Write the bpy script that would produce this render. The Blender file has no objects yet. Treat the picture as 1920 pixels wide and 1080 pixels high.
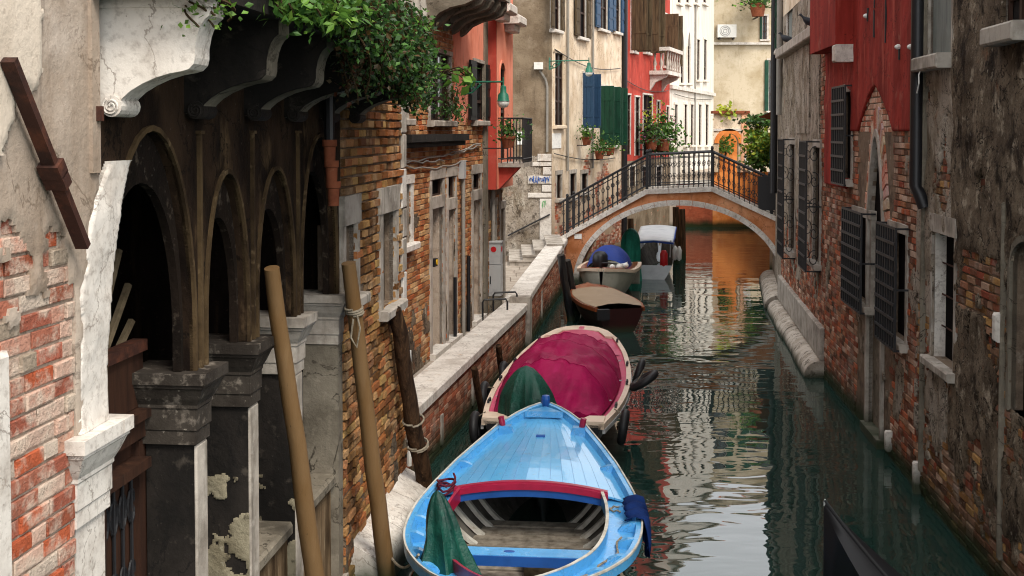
import bpy, math, random
import numpy as np
from mathutils import Vector, Matrix, noise

sc = bpy.context.scene
COL = sc.collection
rnd = random.Random(11)
rad = math.radians

# ------------------------------------------------------------------ camera, sky, sun, exposure
F, CX, HOR, CAMZ, PITCH = 2200.0, 960.0, 245.0, 4.2, rad(2.0)
CY0 = HOR + F * math.tan(PITCH)
cam_data = bpy.data.cameras.new('camera')
cam = bpy.data.objects.new('camera', cam_data)
COL.objects.link(cam)
cam.location = (0, 0, CAMZ)
cam.rotation_euler = (rad(90) - PITCH, 0, 0)
cam_data.sensor_fit = 'HORIZONTAL'
cam_data.sensor_width = 36.0
cam_data.lens = 36.0 * F / 1920.0
cam_data.shift_y = (CY0 - 540.0) / 1920.0
cam_data.clip_end = 2000
cam_data.clip_start = 0.1
sc.camera = cam

SUN_EL, SUN_AZ = rad(52), rad(150)          # azimuth measured clockwise from +Y
world = bpy.data.worlds.new('World')
sc.world = world
world.use_nodes = True
wn = world.node_tree.nodes
wl = world.node_tree.links
wn.clear()
w_out = wn.new('ShaderNodeOutputWorld')
w_bg = wn.new('ShaderNodeBackground')
w_sky = wn.new('ShaderNodeTexSky')
w_sky.sky_type = 'NISHITA'
w_sky.sun_disc = False
w_sky.sun_elevation = SUN_EL
w_sky.sun_rotation = SUN_AZ
w_sky.dust_density = 3.0
w_hs = wn.new('ShaderNodeHueSaturation')
w_hs.inputs['Saturation'].default_value = 0.38
wl.new(w_sky.outputs[0], w_hs.inputs['Color'])
w_mix = wn.new('ShaderNodeMix')                     # even overcast veil over the clear-sky model
w_mix.data_type = 'RGBA'
w_mix.inputs[0].default_value = 0.7
w_mix.inputs[7].default_value = (9.2, 9.3, 9.4, 1)
wl.new(w_hs.outputs[0], w_mix.inputs[6])
wl.new(w_mix.outputs[2], w_bg.inputs['Color'])
w_bg.inputs['Strength'].default_value = 0.13
wl.new(w_bg.outputs[0], w_out.inputs[0])

sun_data = bpy.data.lights.new('sun', 'SUN')
sun_data.energy = 1.5
sun_data.angle = rad(20)
sun_data.color = (1.0, 0.93, 0.82)
sun = bpy.data.objects.new('sun', sun_data)
COL.objects.link(sun)
sdir = Vector((math.sin(SUN_AZ) * math.cos(SUN_EL), math.cos(SUN_AZ) * math.cos(SUN_EL), math.sin(SUN_EL)))
sun.rotation_euler = sdir.to_track_quat('Z', 'Y').to_euler()

sc.view_settings.view_transform = 'Standard'
sc.view_settings.look = 'None'
sc.view_settings.exposure = 1.15
sc.view_settings.gamma = 1.0
sc.cycles.max_bounces = 6
sc.cycles.diffuse_bounces = 3
sc.cycles.glossy_bounces = 4
sc.cycles.use_denoising = True
sc.cycles.filter_width = 1.1
sc.cycles.caustics_reflective = False
sc.cycles.caustics_refractive = False

# ------------------------------------------------------------------ projection helpers
def ray(px, py):
    yc = (CY0 - py) / F
    c, s = math.cos(PITCH), math.sin(PITCH)
    return Vector(((px - CX) / F, c + yc * s, -s + yc * c))

def ground(px, py, z=0.0):
    d = ray(px, py)
    t = (z - CAMZ) / d.z
    return Vector((d.x * t, d.y * t, z))

# ------------------------------------------------------------------ mesh builder
def lin(c):
    return tuple(((v + 0.055) / 1.055) ** 2.4 if v > 0.04045 else v / 12.92 for v in c)

def hx(s):
    return lin(tuple(int(s[i:i + 2], 16) / 255 for i in (0, 2, 4)))

class MB:
    def __init__(s):
        s.v, s.f, s.c = [], [], []
        s.col = (1, 1, 1)
    def vert(s, p):
        s.v.append((p[0], p[1], p[2])); s.c.append(s.col)
        return len(s.v) - 1
    def poly(s, pts):
        s.f.append(tuple(s.vert(p) for p in pts))
    def box(s, x0, x1, y0, y1, z0, z1, M=None, j=0.0):
        P = [(x0, y0, z0), (x1, y0, z0), (x1, y1, z0), (x0, y1, z0), (x0, y0, z1), (x1, y0, z1), (x1, y1, z1), (x0, y1, z1)]
        if j:
            P = [tuple(k + rnd.uniform(-j, j) for k in p) for p in P]
        if M is not None:
            P = [M @ Vector(p) for p in P]
        n = len(s.v)
        for p in P:
            s.vert(p)
        for q in ((0, 3, 2, 1), (4, 5, 6, 7), (0, 1, 5, 4), (1, 2, 6, 5), (2, 3, 7, 6), (3, 0, 4, 7)):
            s.f.append(tuple(n + k for k in q))
    def wbox(s, u0, u1, w0, w1, z0, z1, j=0.0):        # wall coordinates: w points out of the wall
        s.box(u0, u1, -w1, -w0, z0, z1, None, j)
    def cbox(s, u0, u1, w0, w1, z0, z1, ch=0.01, j=0.0):   # front-chamfered block in wall coordinates
        cu, cz = min(ch, (u1 - u0) * .3), min(ch, (z1 - z0) * .3)
        b = [(u0, -w0, z0), (u1, -w0, z0), (u1, -w0, z1), (u0, -w0, z1)]
        m = [(u0, -(w1 - ch), z0), (u1, -(w1 - ch), z0), (u1, -(w1 - ch), z1), (u0, -(w1 - ch), z1)]
        t = [(u0 + cu, -w1, z0 + cz), (u1 - cu, -w1, z0 + cz), (u1 - cu, -w1, z1 - cz), (u0 + cu, -w1, z1 - cz)]
        n = len(s.v)
        for k, L in enumerate((b, m, t)):
            for p in L:
                s.vert(tuple(q + (rnd.uniform(-j, j) if k else 0) for q in p))
        for i in range(4):
            k = (i + 1) % 4
            s.f.append((n + i, n + k, n + 4 + k, n + 4 + i))
            s.f.append((n + 4 + i, n + 4 + k, n + 8 + k, n + 8 + i))
        s.f.append((n + 8, n + 9, n + 10, n + 11))
    def loft(s, rings, closed=True, cap0=True, cap1=True):
        n0 = len(s.v)
        m = len(rings[0])
        for r in rings:
            for p in r:
                s.vert(p)
        k = m if closed else m - 1
        for i in range(len(rings) - 1):
            for j in range(k):
                a, b = n0 + i * m + j, n0 + i * m + (j + 1) % m
                s.f.append((a, b, b + m, a + m))
        if cap0: s.f.append(tuple(n0 + j for j in reversed(range(m))))
        if cap1: s.f.append(tuple(n0 + (len(rings) - 1) * m + j for j in range(m)))
    def tube(s, pts, r, n=8, cap=True, squash=1.0):
        pts = [Vector(p) for p in pts]
        rs = r if isinstance(r, (list, tuple)) else [r] * len(pts)
        rings = []
        up = None
        for i, p in enumerate(pts):
            t = (pts[min(i + 1, len(pts) - 1)] - pts[max(i - 1, 0)])
            if t.length < 1e-9: t = Vector((0, 0, 1))
            t.normalize()
            if up is None:
                up = Vector((0, 0, 1)) if abs(t.z) < .9 else Vector((1, 0, 0))
            a = t.cross(up)
            if a.length < 1e-6:
                a = t.cross(Vector((1, .3, 0)))
            a.normalize()
            b = a.cross(t)
            up = b
            rings.append([p + (a * math.cos(q * math.tau / n) + b * math.sin(q * math.tau / n) * squash) * rs[i] for q in range(n)])
        s.loft(rings, True, cap, cap)
    def lathe(s, prof, n=16, M=None):
        rings = []
        for r, z in prof:
            ring = [Vector((r * math.cos(k * math.tau / n), r * math.sin(k * math.tau / n), z)) for k in range(n)]
            rings.append([M @ p for p in ring] if M is not None else ring)
        s.loft(rings)
    def prism(s, pts, f0, f1):                         # pts 2D, f0/f1 map 2D -> 3D front and back
        n = len(s.v); m = len(pts)
        for p in pts: s.vert(f0(p))
        for p in pts: s.vert(f1(p))
        s.f.append(tuple(n + i for i in range(m)))
        s.f.append(tuple(n + m + i for i in reversed(range(m))))
        for i in range(m):
            k = (i + 1) % m
            s.f.append((n + i, n + m + i, n + m + k, n + k))
    def torus(s, M, R, r, n=24, m=10, sq=1.0):
        rings = []
        for i in range(n):
            a = i * math.tau / n
            c = Vector((math.cos(a), math.sin(a), 0))
            rings.append([M @ (c * (R + r * math.cos(k * math.tau / m)) + Vector((0, 0, r * sq * math.sin(k * math.tau / m)))) for k in range(m)])
        rings.append(rings[0])
        s.loft(rings, True, False, False)
    def mesh(s, name, mat=None, smooth=False):
        me = bpy.data.meshes.new(name)
        me.from_pydata(s.v, [], s.f)
        if any(c != (1, 1, 1) for c in s.c):
            at = me.color_attributes.new('Col', 'FLOAT_COLOR', 'POINT')
            buf = np.ones((len(s.v), 4), dtype=np.float32)
            buf[:, :3] = np.array(s.c, dtype=np.float32)
            at.data.foreach_set('color', buf.ravel())
        if smooth:
            me.polygons.foreach_set('use_smooth', [True] * len(me.polygons))
        if mat is not None:
            me.materials.append(mat)
        me.update()
        return me
    def build(s, name, mat, parent=None, smooth=False, auto=None):
        o = bpy.data.objects.new(name, s.mesh(name, mat, smooth))
        COL.objects.link(o)
        if parent is not None: o.parent = parent
        if auto is not None:
            o.data.set_sharp_from_angle(angle=rad(auto))
        return o

def link(name, me, parent=None, loc=(0, 0, 0), rot=(0, 0, 0), scale=(1, 1, 1)):
    o = bpy.data.objects.new(name, me)
    COL.objects.link(o)
    o.location, o.rotation_euler, o.scale = loc, rot, scale
    if parent is not None: o.parent = parent
    return o

def tag(o, label=None, cat=None, group=None, kind=None):
    if label: o['label'] = label
    if cat: o['category'] = cat
    if group: o['group'] = group
    if kind: o['kind'] = kind
    return o

def empty(name, loc=(0, 0, 0), rz=0.0, label=None, cat=None, group=None, kind=None):
    o = bpy.data.objects.new(name, None)
    o.empty_display_size = .2
    COL.objects.link(o)
    o.location = loc
    o.rotation_euler = (0, 0, rz)
    return tag(o, label, cat, group, kind)

def spline(x, tab):                                    # Catmull-Rom through a table
    xs = [t[0] for t in tab]
    if x <= xs[0]: return tab[0][1]
    if x >= xs[-1]: return tab[-1][1]
    i = max(k for k in range(len(xs) - 1) if xs[k] <= x)
    y0, y1, y2, y3 = tab[max(i - 1, 0)][1], tab[i][1], tab[i + 1][1], tab[min(i + 2, len(xs) - 1)][1]
    t = (x - xs[i]) / (xs[i + 1] - xs[i])
    return .5 * (2 * y1 + (y2 - y0) * t + (2 * y0 - 5 * y1 + 4 * y2 - y3) * t * t + (3 * y1 - y0 - 3 * y2 + y3) * t ** 3)

def fbm(x, y, z=0.0, o=4):
    return noise.fractal(Vector((x, y, z)), 1.0, 2.0, o)

# ------------------------------------------------------------------ materials
def surf(name, base, layers=(), rough=.8, bumps=(), metal=0.0, attr=False, spec=.3, coat=0.0, rvar=None, obj=False, sheen=0):
    """layers: (colour, scale (float or xyz), lo, hi, detail, amount) noise masks; ('z', colour, z0, z1, wobble, amount) height mask."""
    m = bpy.data.materials.new(name)
    m.use_nodes = True
    nt = m.node_tree
    N, L = nt.nodes, nt.links
    b = N['Principled BSDF']
    if obj:
        tc = N.new('ShaderNodeTexCoord'); pos = tc.outputs['Object']
    else:
        g = N.new('ShaderNodeNewGeometry'); pos = g.outputs['Position']
    def nz(scale, detail=5, rgh=.6, dist=0.0):
        n = N.new('ShaderNodeTexNoise')
        n.inputs['Detail'].default_value = detail
        n.inputs['Roughness'].default_value = rgh
        n.inputs['Distortion'].default_value = dist
        if isinstance(scale, (tuple, list)):
            mp = N.new('ShaderNodeMapping')
            mp.inputs['Scale'].default_value = scale
            L.new(pos, mp.inputs['Vector'])
            L.new(mp.outputs[0], n.inputs['Vector'])
            n.inputs['Scale'].default_value = 1.0
        else:
            L.new(pos, n.inputs['Vector'])
            n.inputs['Scale'].default_value = scale
        return n.outputs['Fac']
    def mrange(v, lo, hi, a=0.0, c=1.0):
        r = N.new('ShaderNodeMapRange')
        r.inputs['From Min'].default_value = lo
        r.inputs['From Max'].default_value = hi
        r.inputs['To Min'].default_value = a
        r.inputs['To Max'].default_value = c
        L.new(v, r.inputs['Value'])
        return r.outputs[0]
    def mixc(fac, A, B, mode='MIX'):
        x = N.new('ShaderNodeMix')
        x.data_type = 'RGBA'
        x.blend_type = mode
        if hasattr(fac, 'links'): L.new(fac, x.inputs[0])
        else: x.inputs[0].default_value = fac
        for k, v in ((6, A), (7, B)):
            if hasattr(v, 'links'): L.new(v, x.inputs[k])
            else: x.inputs[k].default_value = (*v[:3], 1)
        return x.outputs[2]
    if attr:
        a = N.new('ShaderNodeAttribute'); a.attribute_name = 'Col'
        col = mixc(1.0, a.outputs['Color'], base, 'MULTIPLY')
    else:
        rgb = N.new('ShaderNodeRGB'); rgb.outputs[0].default_value = (*base[:3], 1); col = rgb.outputs[0]
    for ly in layers:
        if ly[0] == 'z':
            _, c, z0, z1, wob, amt = ly
            sx = N.new('ShaderNodeSeparateXYZ'); L.new(pos, sx.inputs[0])
            ad = N.new('ShaderNodeMath'); ad.operation = 'MULTIPLY_ADD'
            L.new(nz((2.5, 2.5, 1.2), 6), ad.inputs[0]); ad.inputs[1].default_value = -wob * 2
            L.new(sx.outputs[2], ad.inputs[2])
            fac = mrange(ad.outputs[0], z0 - wob, z1 - wob, amt, 0.0)
        elif ly[0] == 'vein':
            _, c, scl, wid, amt = ly
            sb = N.new('ShaderNodeMath'); sb.operation = 'SUBTRACT'; L.new(nz(scl, 8, .6, .4), sb.inputs[0]); sb.inputs[1].default_value = .5
            ab = N.new('ShaderNodeMath'); ab.operation = 'ABSOLUTE'; L.new(sb.outputs[0], ab.inputs[0])
            fac = mrange(ab.outputs[0], wid * .3, wid, amt, 0.0)
        else:
            c, scl, lo, hi = ly[:4]
            det = ly[4] if len(ly) > 4 else 5
            amt = ly[5] if len(ly) > 5 else 1.0
            fac = mrange(nz(scl, det, .62), lo, hi, 0.0, amt)
        col = mixc(fac, col, c)
    L.new(col, b.inputs['Base Color'])
    b.inputs['Roughness'].default_value = rough
    if rvar:
        L.new(mrange(nz(rvar[0], 4), .35, .65, rvar[1], rvar[2]), b.inputs['Roughness'])
    b.inputs['Metallic'].default_value = metal
    b.inputs['Specular IOR Level'].default_value = spec
    b.inputs['Coat Weight'].default_value = coat
    if sheen: b.inputs['Sheen Weight'].default_value = sheen
    prev = None
    for scl, st, dist in bumps:
        bp = N.new('ShaderNodeBump')
        bp.inputs['Strength'].default_value = st
        bp.inputs['Distance'].default_value = dist
        L.new(nz(scl, 6, .65), bp.inputs['Height'])
        if prev is not None: L.new(prev, bp.inputs['Normal'])
        prev = bp.outputs[0]
    if prev is not None: L.new(prev, b.inputs['Normal'])
    return m

ALG = (.018, .022, .012)
TIDE = ('z', (.045, .036, .022), .1, .5, .25, .65)
TIDE2 = ('z', (.02, .032, .012), .1, .34, .12, .95)
MT = {}
MT['brick'] = surf('brick', (1, 1, 1), [((.36, .30, .25), 2.2, .52, .68, 8, .65), (hx('b9a48e'), 16, .58, .7, 7, .5), ((.05, .035, .025), (5, 5, 1.2), .54, .74, 6, .7), ((.02, .015, .01), 45, .55, .75, 4, .55), TIDE, TIDE2], .9, [(60, .9, .012), (14, .7, .02)], attr=True, spec=.15)
MT['brick_warm'] = surf('warm_brick', (1, 1, 1), [(hx('c2a684'), 2.4, .52, .68, 8, .55), ((.07, .045, .03), (3, 3, 1.6), .56, .7, 8, .6), ((.03, .02, .015), 40, .58, .72, 5, .6), TIDE, TIDE2], .92, [(60, 1.0, .014), (14, .9, .025)], attr=True, spec=.12)
MT['brick_limed'] = surf('limed_brick', (1, 1, 1), [(hx('cdbba9'), 7, .47, .62, 7, .75), ((.12, .08, .06), (5, 5, 3), .58, .74, 6, .5), ((.05, .04, .03), 50, .58, .75, 4, .5)], .92, [(60, .9, .012), (14, .8, .02)], attr=True, spec=.12)
MT['mortar_pale'] = surf('pale_mortar', hx('b3a190'), [(hx('7e6a5a'), 5, .5, .7, 6, .8), (hx('cdbfb0'), 11, .55, .75, 5, .6)], .95, [(40, .9, .015)], spec=.1)
MT['mortar'] = surf('mortar', hx('7d6c5c'), [((.06, .045, .035), 4, .45, .7, 6, .8), ((.42, .35, .28), 9, .55, .75, 5, .6), TIDE, TIDE2], .95, [(40, .8, .015)], spec=.1)
MT['plaster_beige'] = surf('plaster_beige', hx('a8998a'), [('vein', hx('54463a'), 1.3, .008, .7), (hx('8d7b6a'), (2.5, 2.5, .8), .42, .66, 6, .9), (hx('c3b5a8'), 1.6, .55, .75, 6, .7), (hx('4e4138'), (9, 9, 1.3), .58, .76, 7, .7), (hx('6b5848'), 22, .58, .72, 6, .45)], .92, [(30, .45, .01), (5, .5, .03)], spec=.12)
MT['cream_coat'] = surf('cream_coat', hx('cdbfae'), [(hx('b0a08e'), (3, 3, 1), .45, .66, 7, .8), (hx('8a7868'), 20, .58, .74, 6, .6)], .92, [(24, .5, .012)], spec=.12)
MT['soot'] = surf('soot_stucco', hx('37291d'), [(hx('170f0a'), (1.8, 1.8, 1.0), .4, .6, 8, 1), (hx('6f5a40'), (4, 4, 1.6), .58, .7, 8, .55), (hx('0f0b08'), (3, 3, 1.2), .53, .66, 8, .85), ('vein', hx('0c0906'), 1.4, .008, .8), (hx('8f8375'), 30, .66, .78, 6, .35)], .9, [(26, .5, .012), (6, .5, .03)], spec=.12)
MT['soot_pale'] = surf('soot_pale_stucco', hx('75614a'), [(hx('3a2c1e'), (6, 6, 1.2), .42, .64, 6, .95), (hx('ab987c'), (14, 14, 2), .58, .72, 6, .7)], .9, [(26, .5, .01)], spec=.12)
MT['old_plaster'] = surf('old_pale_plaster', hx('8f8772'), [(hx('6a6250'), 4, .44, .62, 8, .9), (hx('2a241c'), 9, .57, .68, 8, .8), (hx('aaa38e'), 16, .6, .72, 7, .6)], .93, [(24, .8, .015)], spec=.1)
MT['soot_lit_edge'] = surf('soot_lit_edge_stucco', hx('54442f'), [(hx('2e2318'), (3, 3, 2), .42, .6, 8, .9), (hx('7d6a50'), 9, .58, .7, 8, .6)], .9, [(26, .6, .012)], spec=.12)  # paler than the wall, so the archivolts' lit edges are painted in
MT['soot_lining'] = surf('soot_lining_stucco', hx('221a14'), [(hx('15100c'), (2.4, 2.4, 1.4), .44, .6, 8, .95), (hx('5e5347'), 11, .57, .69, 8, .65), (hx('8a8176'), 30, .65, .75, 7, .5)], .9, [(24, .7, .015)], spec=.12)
MT['passage_shade'] = surf('passage_shade', hx('19120d'), [(hx('0d0907'), (4, 4, 1.2), .42, .62, 7, 1), (hx('5a4a3a'), 26, .63, .78, 7, .6), (hx('3b2d20'), (8, 8, .8), .56, .75, 6, .7)], .9, [(24, .6, .012), (60, .4, .006)], spec=.12)  # near-black passage walls, the gloom inside put into their colour
MT['capital_dark'] = surf('dark_capital_stone', hx('3c3630'), [(hx('2a241f'), (5, 5, 3), .42, .6, 8, .9), (hx('857b70'), 9, .56, .68, 8, .8), (hx('b0a698'), 26, .64, .74, 7, .6)], .82, [(20, .6, .012)], spec=.2)
MT['cavern'] = surf('cavern_plaster', hx('1e1712'), [(hx('0a0806'), (3, 3, 1.2), .42, .62, 6, 1), (hx('8c8166'), 2.6, .62, .72, 6, .6)], .95, [(20, .5, .012)], spec=.08)
MT['istria'] = surf('istrian_stone', hx('d6cfc6'), [('vein', hx('7a6e64'), 1.1, .006, .7), ('vein', hx('958a80'), 3.1, .006, .45), (hx('a89d92'), 3, .45, .7, 6, .8), (hx('8b7f75'), 24, .52, .74, 7, .6), (hx('a4783f'), (7, 7, .5), .63, .74, 5, .45), (hx('4a4038'), (13, 13, 3), .64, .76, 7, .75), TIDE2], .8, [(18, .4, .01), (70, .35, .004)], spec=.25)
MT['plinth'] = surf('waterline_stone', hx('bdb3a6'), [(hx('978b7d'), 2.5, .42, .62, 8, .9), (hx('5c5146'), 7, .55, .66, 8, .8), (hx('d2cabd'), 12, .6, .72, 7, .6), ('vein', hx('3a3128'), 2, .01, .8), ('z', (.03, .035, .018), .02, .16, .1, .95)], .85, [(12, .7, .03), (40, .5, .01)], spec=.2)
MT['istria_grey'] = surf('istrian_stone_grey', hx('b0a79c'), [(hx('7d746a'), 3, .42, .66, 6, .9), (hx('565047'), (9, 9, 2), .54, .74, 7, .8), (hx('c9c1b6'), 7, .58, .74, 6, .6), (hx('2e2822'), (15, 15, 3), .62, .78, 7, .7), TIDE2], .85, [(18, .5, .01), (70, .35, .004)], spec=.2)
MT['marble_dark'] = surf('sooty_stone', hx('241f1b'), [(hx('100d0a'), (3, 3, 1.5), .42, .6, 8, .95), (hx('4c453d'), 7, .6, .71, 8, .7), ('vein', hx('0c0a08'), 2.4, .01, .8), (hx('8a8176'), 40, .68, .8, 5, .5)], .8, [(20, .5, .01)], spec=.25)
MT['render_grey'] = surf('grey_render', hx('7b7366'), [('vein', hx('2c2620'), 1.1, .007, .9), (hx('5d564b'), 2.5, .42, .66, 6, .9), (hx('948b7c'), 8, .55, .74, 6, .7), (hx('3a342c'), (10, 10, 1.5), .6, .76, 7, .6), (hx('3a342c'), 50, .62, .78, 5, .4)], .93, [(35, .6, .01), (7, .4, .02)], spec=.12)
MT['plaster_rot'] = surf('rotten_plaster', hx('7c6d5c'), [(hx('54473a'), (1.9, 1.9, 1.7), .42, .6, 8, .95), (hx('2b2119'), (3.6, 3.6, 2.6), .53, .63, 8, .95), (hx('b4a692'), (5, 5, 4.2), .57, .67, 8, .75), ('vein', hx('1c150f'), 2.2, .012, .9), (hx('cbbfae'), 16, .62, .74, 7, .6), (hx('1d1610'), 30, .56, .68, 8, .75), (hx('8a5a3e'), 3, .62, .74, 7, .6), TIDE, TIDE2], .93, [(11, 1.0, .05), (40, .9, .02)], spec=.12)
MT['plaster_pale'] = surf('pale_plaster', hx('a2978a'), [(hx('7d705f'), (2, 2, 1.6), .42, .6, 8, .95), (hx('c8bfb0'), (5, 5, 1.8), .56, .7, 7, .75), (hx('40362c'), (5, 5, 3), .56, .66, 8, .8), ('vein', hx('2a221b'), 2.4, .011, .85), (hx('4f4234'), 30, .56, .7, 7, .65), (hx('9a6a50'), 2.6, .62, .74, 7, .5), TIDE, TIDE2], .93, [(14, .9, .04), (50, .8, .014)], spec=.12)
MT['red_plaster'] = surf('red_plaster', hx('96342c'), [(hx('74261f'), (3, 3, .6), .42, .62, 8, .85), (hx('b35a4c'), (5, 5, .5), .56, .7, 7, .7), (hx('4a1a16'), (10, 10, .9), .58, .72, 8, .6), ('vein', hx('3c1512'), 1.5, .006, .7), (hx('a87868'), 2.2, .62, .74, 8, .5), (hx('c98a78'), 26, .68, .8, 5, .3)], .9, [(30, .3, .008), (3, .3, .02)], spec=.12)
MT['salmon'] = surf('salmon_plaster', hx('e8957c'), [(hx('d67a5e'), (1.6, 1.6, .9), .42, .62, 8, .8), (hx('f0a688'), 3, .56, .75, 6, .6), (hx('8c4a36'), (5, 5, 1.6), .58, .7, 8, .5)], .9, [(30, .3, .008)], spec=.12)
MT['salmon_red'] = surf('brick_red_plaster', hx('b4483c'), [(hx('933a31'), (2, 2, 1), .42, .62, 8, .8), (hx('c8695a'), 2, .56, .7, 8, .6), (hx('5c2c25'), (5, 5, 1.6), .57, .7, 8, .6)], .9, [(30, .3, .008)], spec=.12)
MT['cream'] = surf('cream_plaster', hx('dccab2'), [(hx('bba488'), (1.2, 1.2, 1.0), .42, .62, 8, .9), ('vein', hx('7a6450'), .9, .006, .6), (hx('f0e6d6'), 1.5, .54, .75, 6, .6), (hx('8e745c'), (4, 4, 1.8), .57, .7, 8, .65), ('z', hx('93765e'), 1.2, 3.4, .7, .75), TIDE2], .92, [(30, .35, .01), (4, .4, .02)], spec=.12)
MT['white_wall'] = surf('white_wall', hx('dcd4c8'), [(hx('c4baac'), (3, 3, .6), .45, .66, 7, .8), (hx('a89f92'), (10, 10, .6), .62, .8, 7, .5), ('z', hx('9c8a78'), 1.0, 2.6, .6, .7), TIDE2], .92, [(30, .3, .008)], spec=.12)
MT['brown_wall'] = surf('brown_render', hx('8a7a66'), [(hx('6c5c4a'), 1.4, .42, .62, 6, .95), (hx('a39380'), 2.2, .55, .74, 6, .7), (hx('4c4034'), (5, 5, 1), .58, .76, 7, .8), (hx('53473a'), 18, .56, .72, 6, .6)], .93, [(20, .7, .02), (50, .4, .008)], spec=.12)
MT['end_wall'] = surf('end_house_render', hx('c2b49c'), [(hx('a8977a'), 1.0, .42, .64, 6, .95), (hx('d4c8b2'), .8, .55, .74, 6, .7), (hx('77684f'), (3, 3, .5), .58, .78, 7, .8), (hx('8a7a5e'), 9, .56, .74, 6, .5), TIDE2], .93, [(14, .5, .02)], spec=.12)
MT['gate_orange'] = surf('orange_render', hx('e8924e'), [(hx('c06a34'), 1.6, .42, .66, 6, .9), (hx('ecae78'), 1.2, .55, .74, 6, .7), TIDE2], .92, [(20, .4, .015)], spec=.12)
MT['bridge_face'] = surf('bridge_render', hx('c48660'), [('vein', hx('5a3c28'), 1.2, .008, .7), (hx('b99a84'), 1.1, .58, .68, 8, .6), (hx('a9673c'), 1.8, .42, .64, 6, .9), (hx('dba67c'), 1.5, .55, .72, 6, .8), (hx('5f4531'), (4, 4, 1.2), .58, .74, 7, .75), (hx('8d5a38'), 14, .56, .74, 6, .5), TIDE2], .93, [(24, .5, .012)], spec=.12)
MT['brick_far'] = surf('far_brick', hx('a4563c'), [(hx('84422e'), 3, .42, .64, 6, .9), (hx('c07c5e'), 2, .56, .74, 6, .7), (hx('4e3226'), (4, 4, 1), .58, .76, 7, .7), TIDE, TIDE2], .93, [((6, 6, 26), .8, .02)], spec=.12)
MT['paving'] = surf('trachyte_paving', hx('a3978a'), [(hx('85796c'), 3, .42, .66, 6, .9), (hx('bcb1a4'), 6, .56, .74, 6, .6), (hx('5c5248'), 16, .58, .76, 6, .6)], .85, [(30, .4, .008)], spec=.2)
MT['iron'] = surf('black_iron', (.014, .014, .016), [(hx('3a2a20'), 20, .58, .74, 5, .6)], .5, [(60, .3, .003)], spec=.4)
MT['rust'] = surf('rusty_iron', hx('3a2119'), [(hx('5e3524'), 10, .45, .65, 6, .8), (hx('1d100c'), 6, .5, .68, 6, .9)], .75, [(50, .6, .006)], spec=.3)
MT['pipe_black'] = surf('black_pipe', (.008, .008, .01), [(hx('2a2420'), 8, .6, .8, 5, .6)], .45, [], spec=.4)
MT['pipe_grey'] = surf('grey_pipe', hx('8d8880'), [(hx('6a645c'), 8, .5, .75, 5, .7)], .6, [], spec=.3)
MT['terracotta'] = surf('terracotta', hx('8a5038'), [(hx('6e3c2a'), 8, .45, .65, 5, .8), (hx('a88068'), 14, .6, .76, 5, .6)], .85, [(30, .4, .006)], spec=.15)
MT['glass'] = surf('window_glass', (.012, .014, .016), [((.05, .055, .06), 2, .5, .7, 3, .6)], .12, [(3, .08, .02)], spec=.6)
MT['void'] = surf('dark_room', (.006, .005, .005), [], .9, [], spec=.05)
MT['frost'] = surf('dirty_pane', hx('17130f'), [(hx('7e7a74'), 5, .55, .63, 7, .8)], .4, [], spec=.4)
MT['shut_green'] = surf('green_shutter', hx('12402e'), [(hx('0b2a1f'), (6, 6, 2), .45, .7, 5, .8), (hx('2d5c48'), 20, .62, .78, 5, .4)], .6, [(30, .2, .004)], spec=.3)
MT['shut_dark'] = surf('black_shutter', hx('151a18'), [(hx('0a0c0b'), (6, 6, 2), .45, .7, 5, .8), (hx('3a403c'), 20, .64, .8, 5, .4)], .6, [], spec=.3)
MT['shut_blue'] = surf('blue_shutter', hx('24425f'), [(hx('1f3855'), (6, 6, 2), .45, .7, 5, .8), (hx('56769a'), 16, .62, .78, 5, .5)], .6, [], spec=.3)
MT['shut_brown'] = surf('weathered_shutter', hx('5b4c38'), [(hx('3a3024'), (14, 14, 1.2), .42, .64, 6, .95), (hx('8a785c'), (18, 18, 1.5), .58, .76, 6, .6)], .8, [((30, 30, 3), .4, .008)], spec=.15)
MT['shut_grey'] = surf('grey_shutter', hx('7f8480'), [(hx('5f6462'), (8, 8, 1.2), .45, .68, 6, .8), (hx('9fa39c'), 12, .6, .76, 5, .5)], .75, [], spec=.15)
MT['wood_dark'] = surf('dark_wood', hx('3a2419'), [(hx('22140e'), (12, 12, 1.2), .42, .66, 6, .9), (hx('5d4230'), (18, 18, 2), .6, .78, 6, .6)], .6, [((40, 40, 5), .4, .005)], spec=.3)
MT['wood_pile'] = surf('weathered_pile', hx('4a3524'), [(hx('241810'), (16, 16, 1.4), .42, .62, 7, .95), (hx('7c5f42'), (22, 22, 1.6), .58, .76, 6, .7), TIDE2], .9, [((34, 34, 3), 1.0, .03), (40, .4, .008)], spec=.12)
MT['pole_tan'] = surf('tan_pole', hx('745a3c'), [((.03, .022, .014), (40, 40, 1.2), .62, .7, 7, .7), ('z', (.05, .045, .025), .1, .7, .2, .8), (hx('6b4e2c'), (7, 7, .8), .44, .68, 5, .7), (hx('84694a'), (12, 12, 1), .58, .76, 5, .5), (hx('4c371f'), 18, .66, .8, 5, .4), TIDE2], .62, [((24, 24, 1.5), .5, .008), (10, .3, .01)], spec=.2)
MT['stick'] = surf('grey_timber', hx('6b5e4a'), [(hx('463c2e'), (14, 14, 14), .45, .68, 5, .8)], .85, [], spec=.12)
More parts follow.
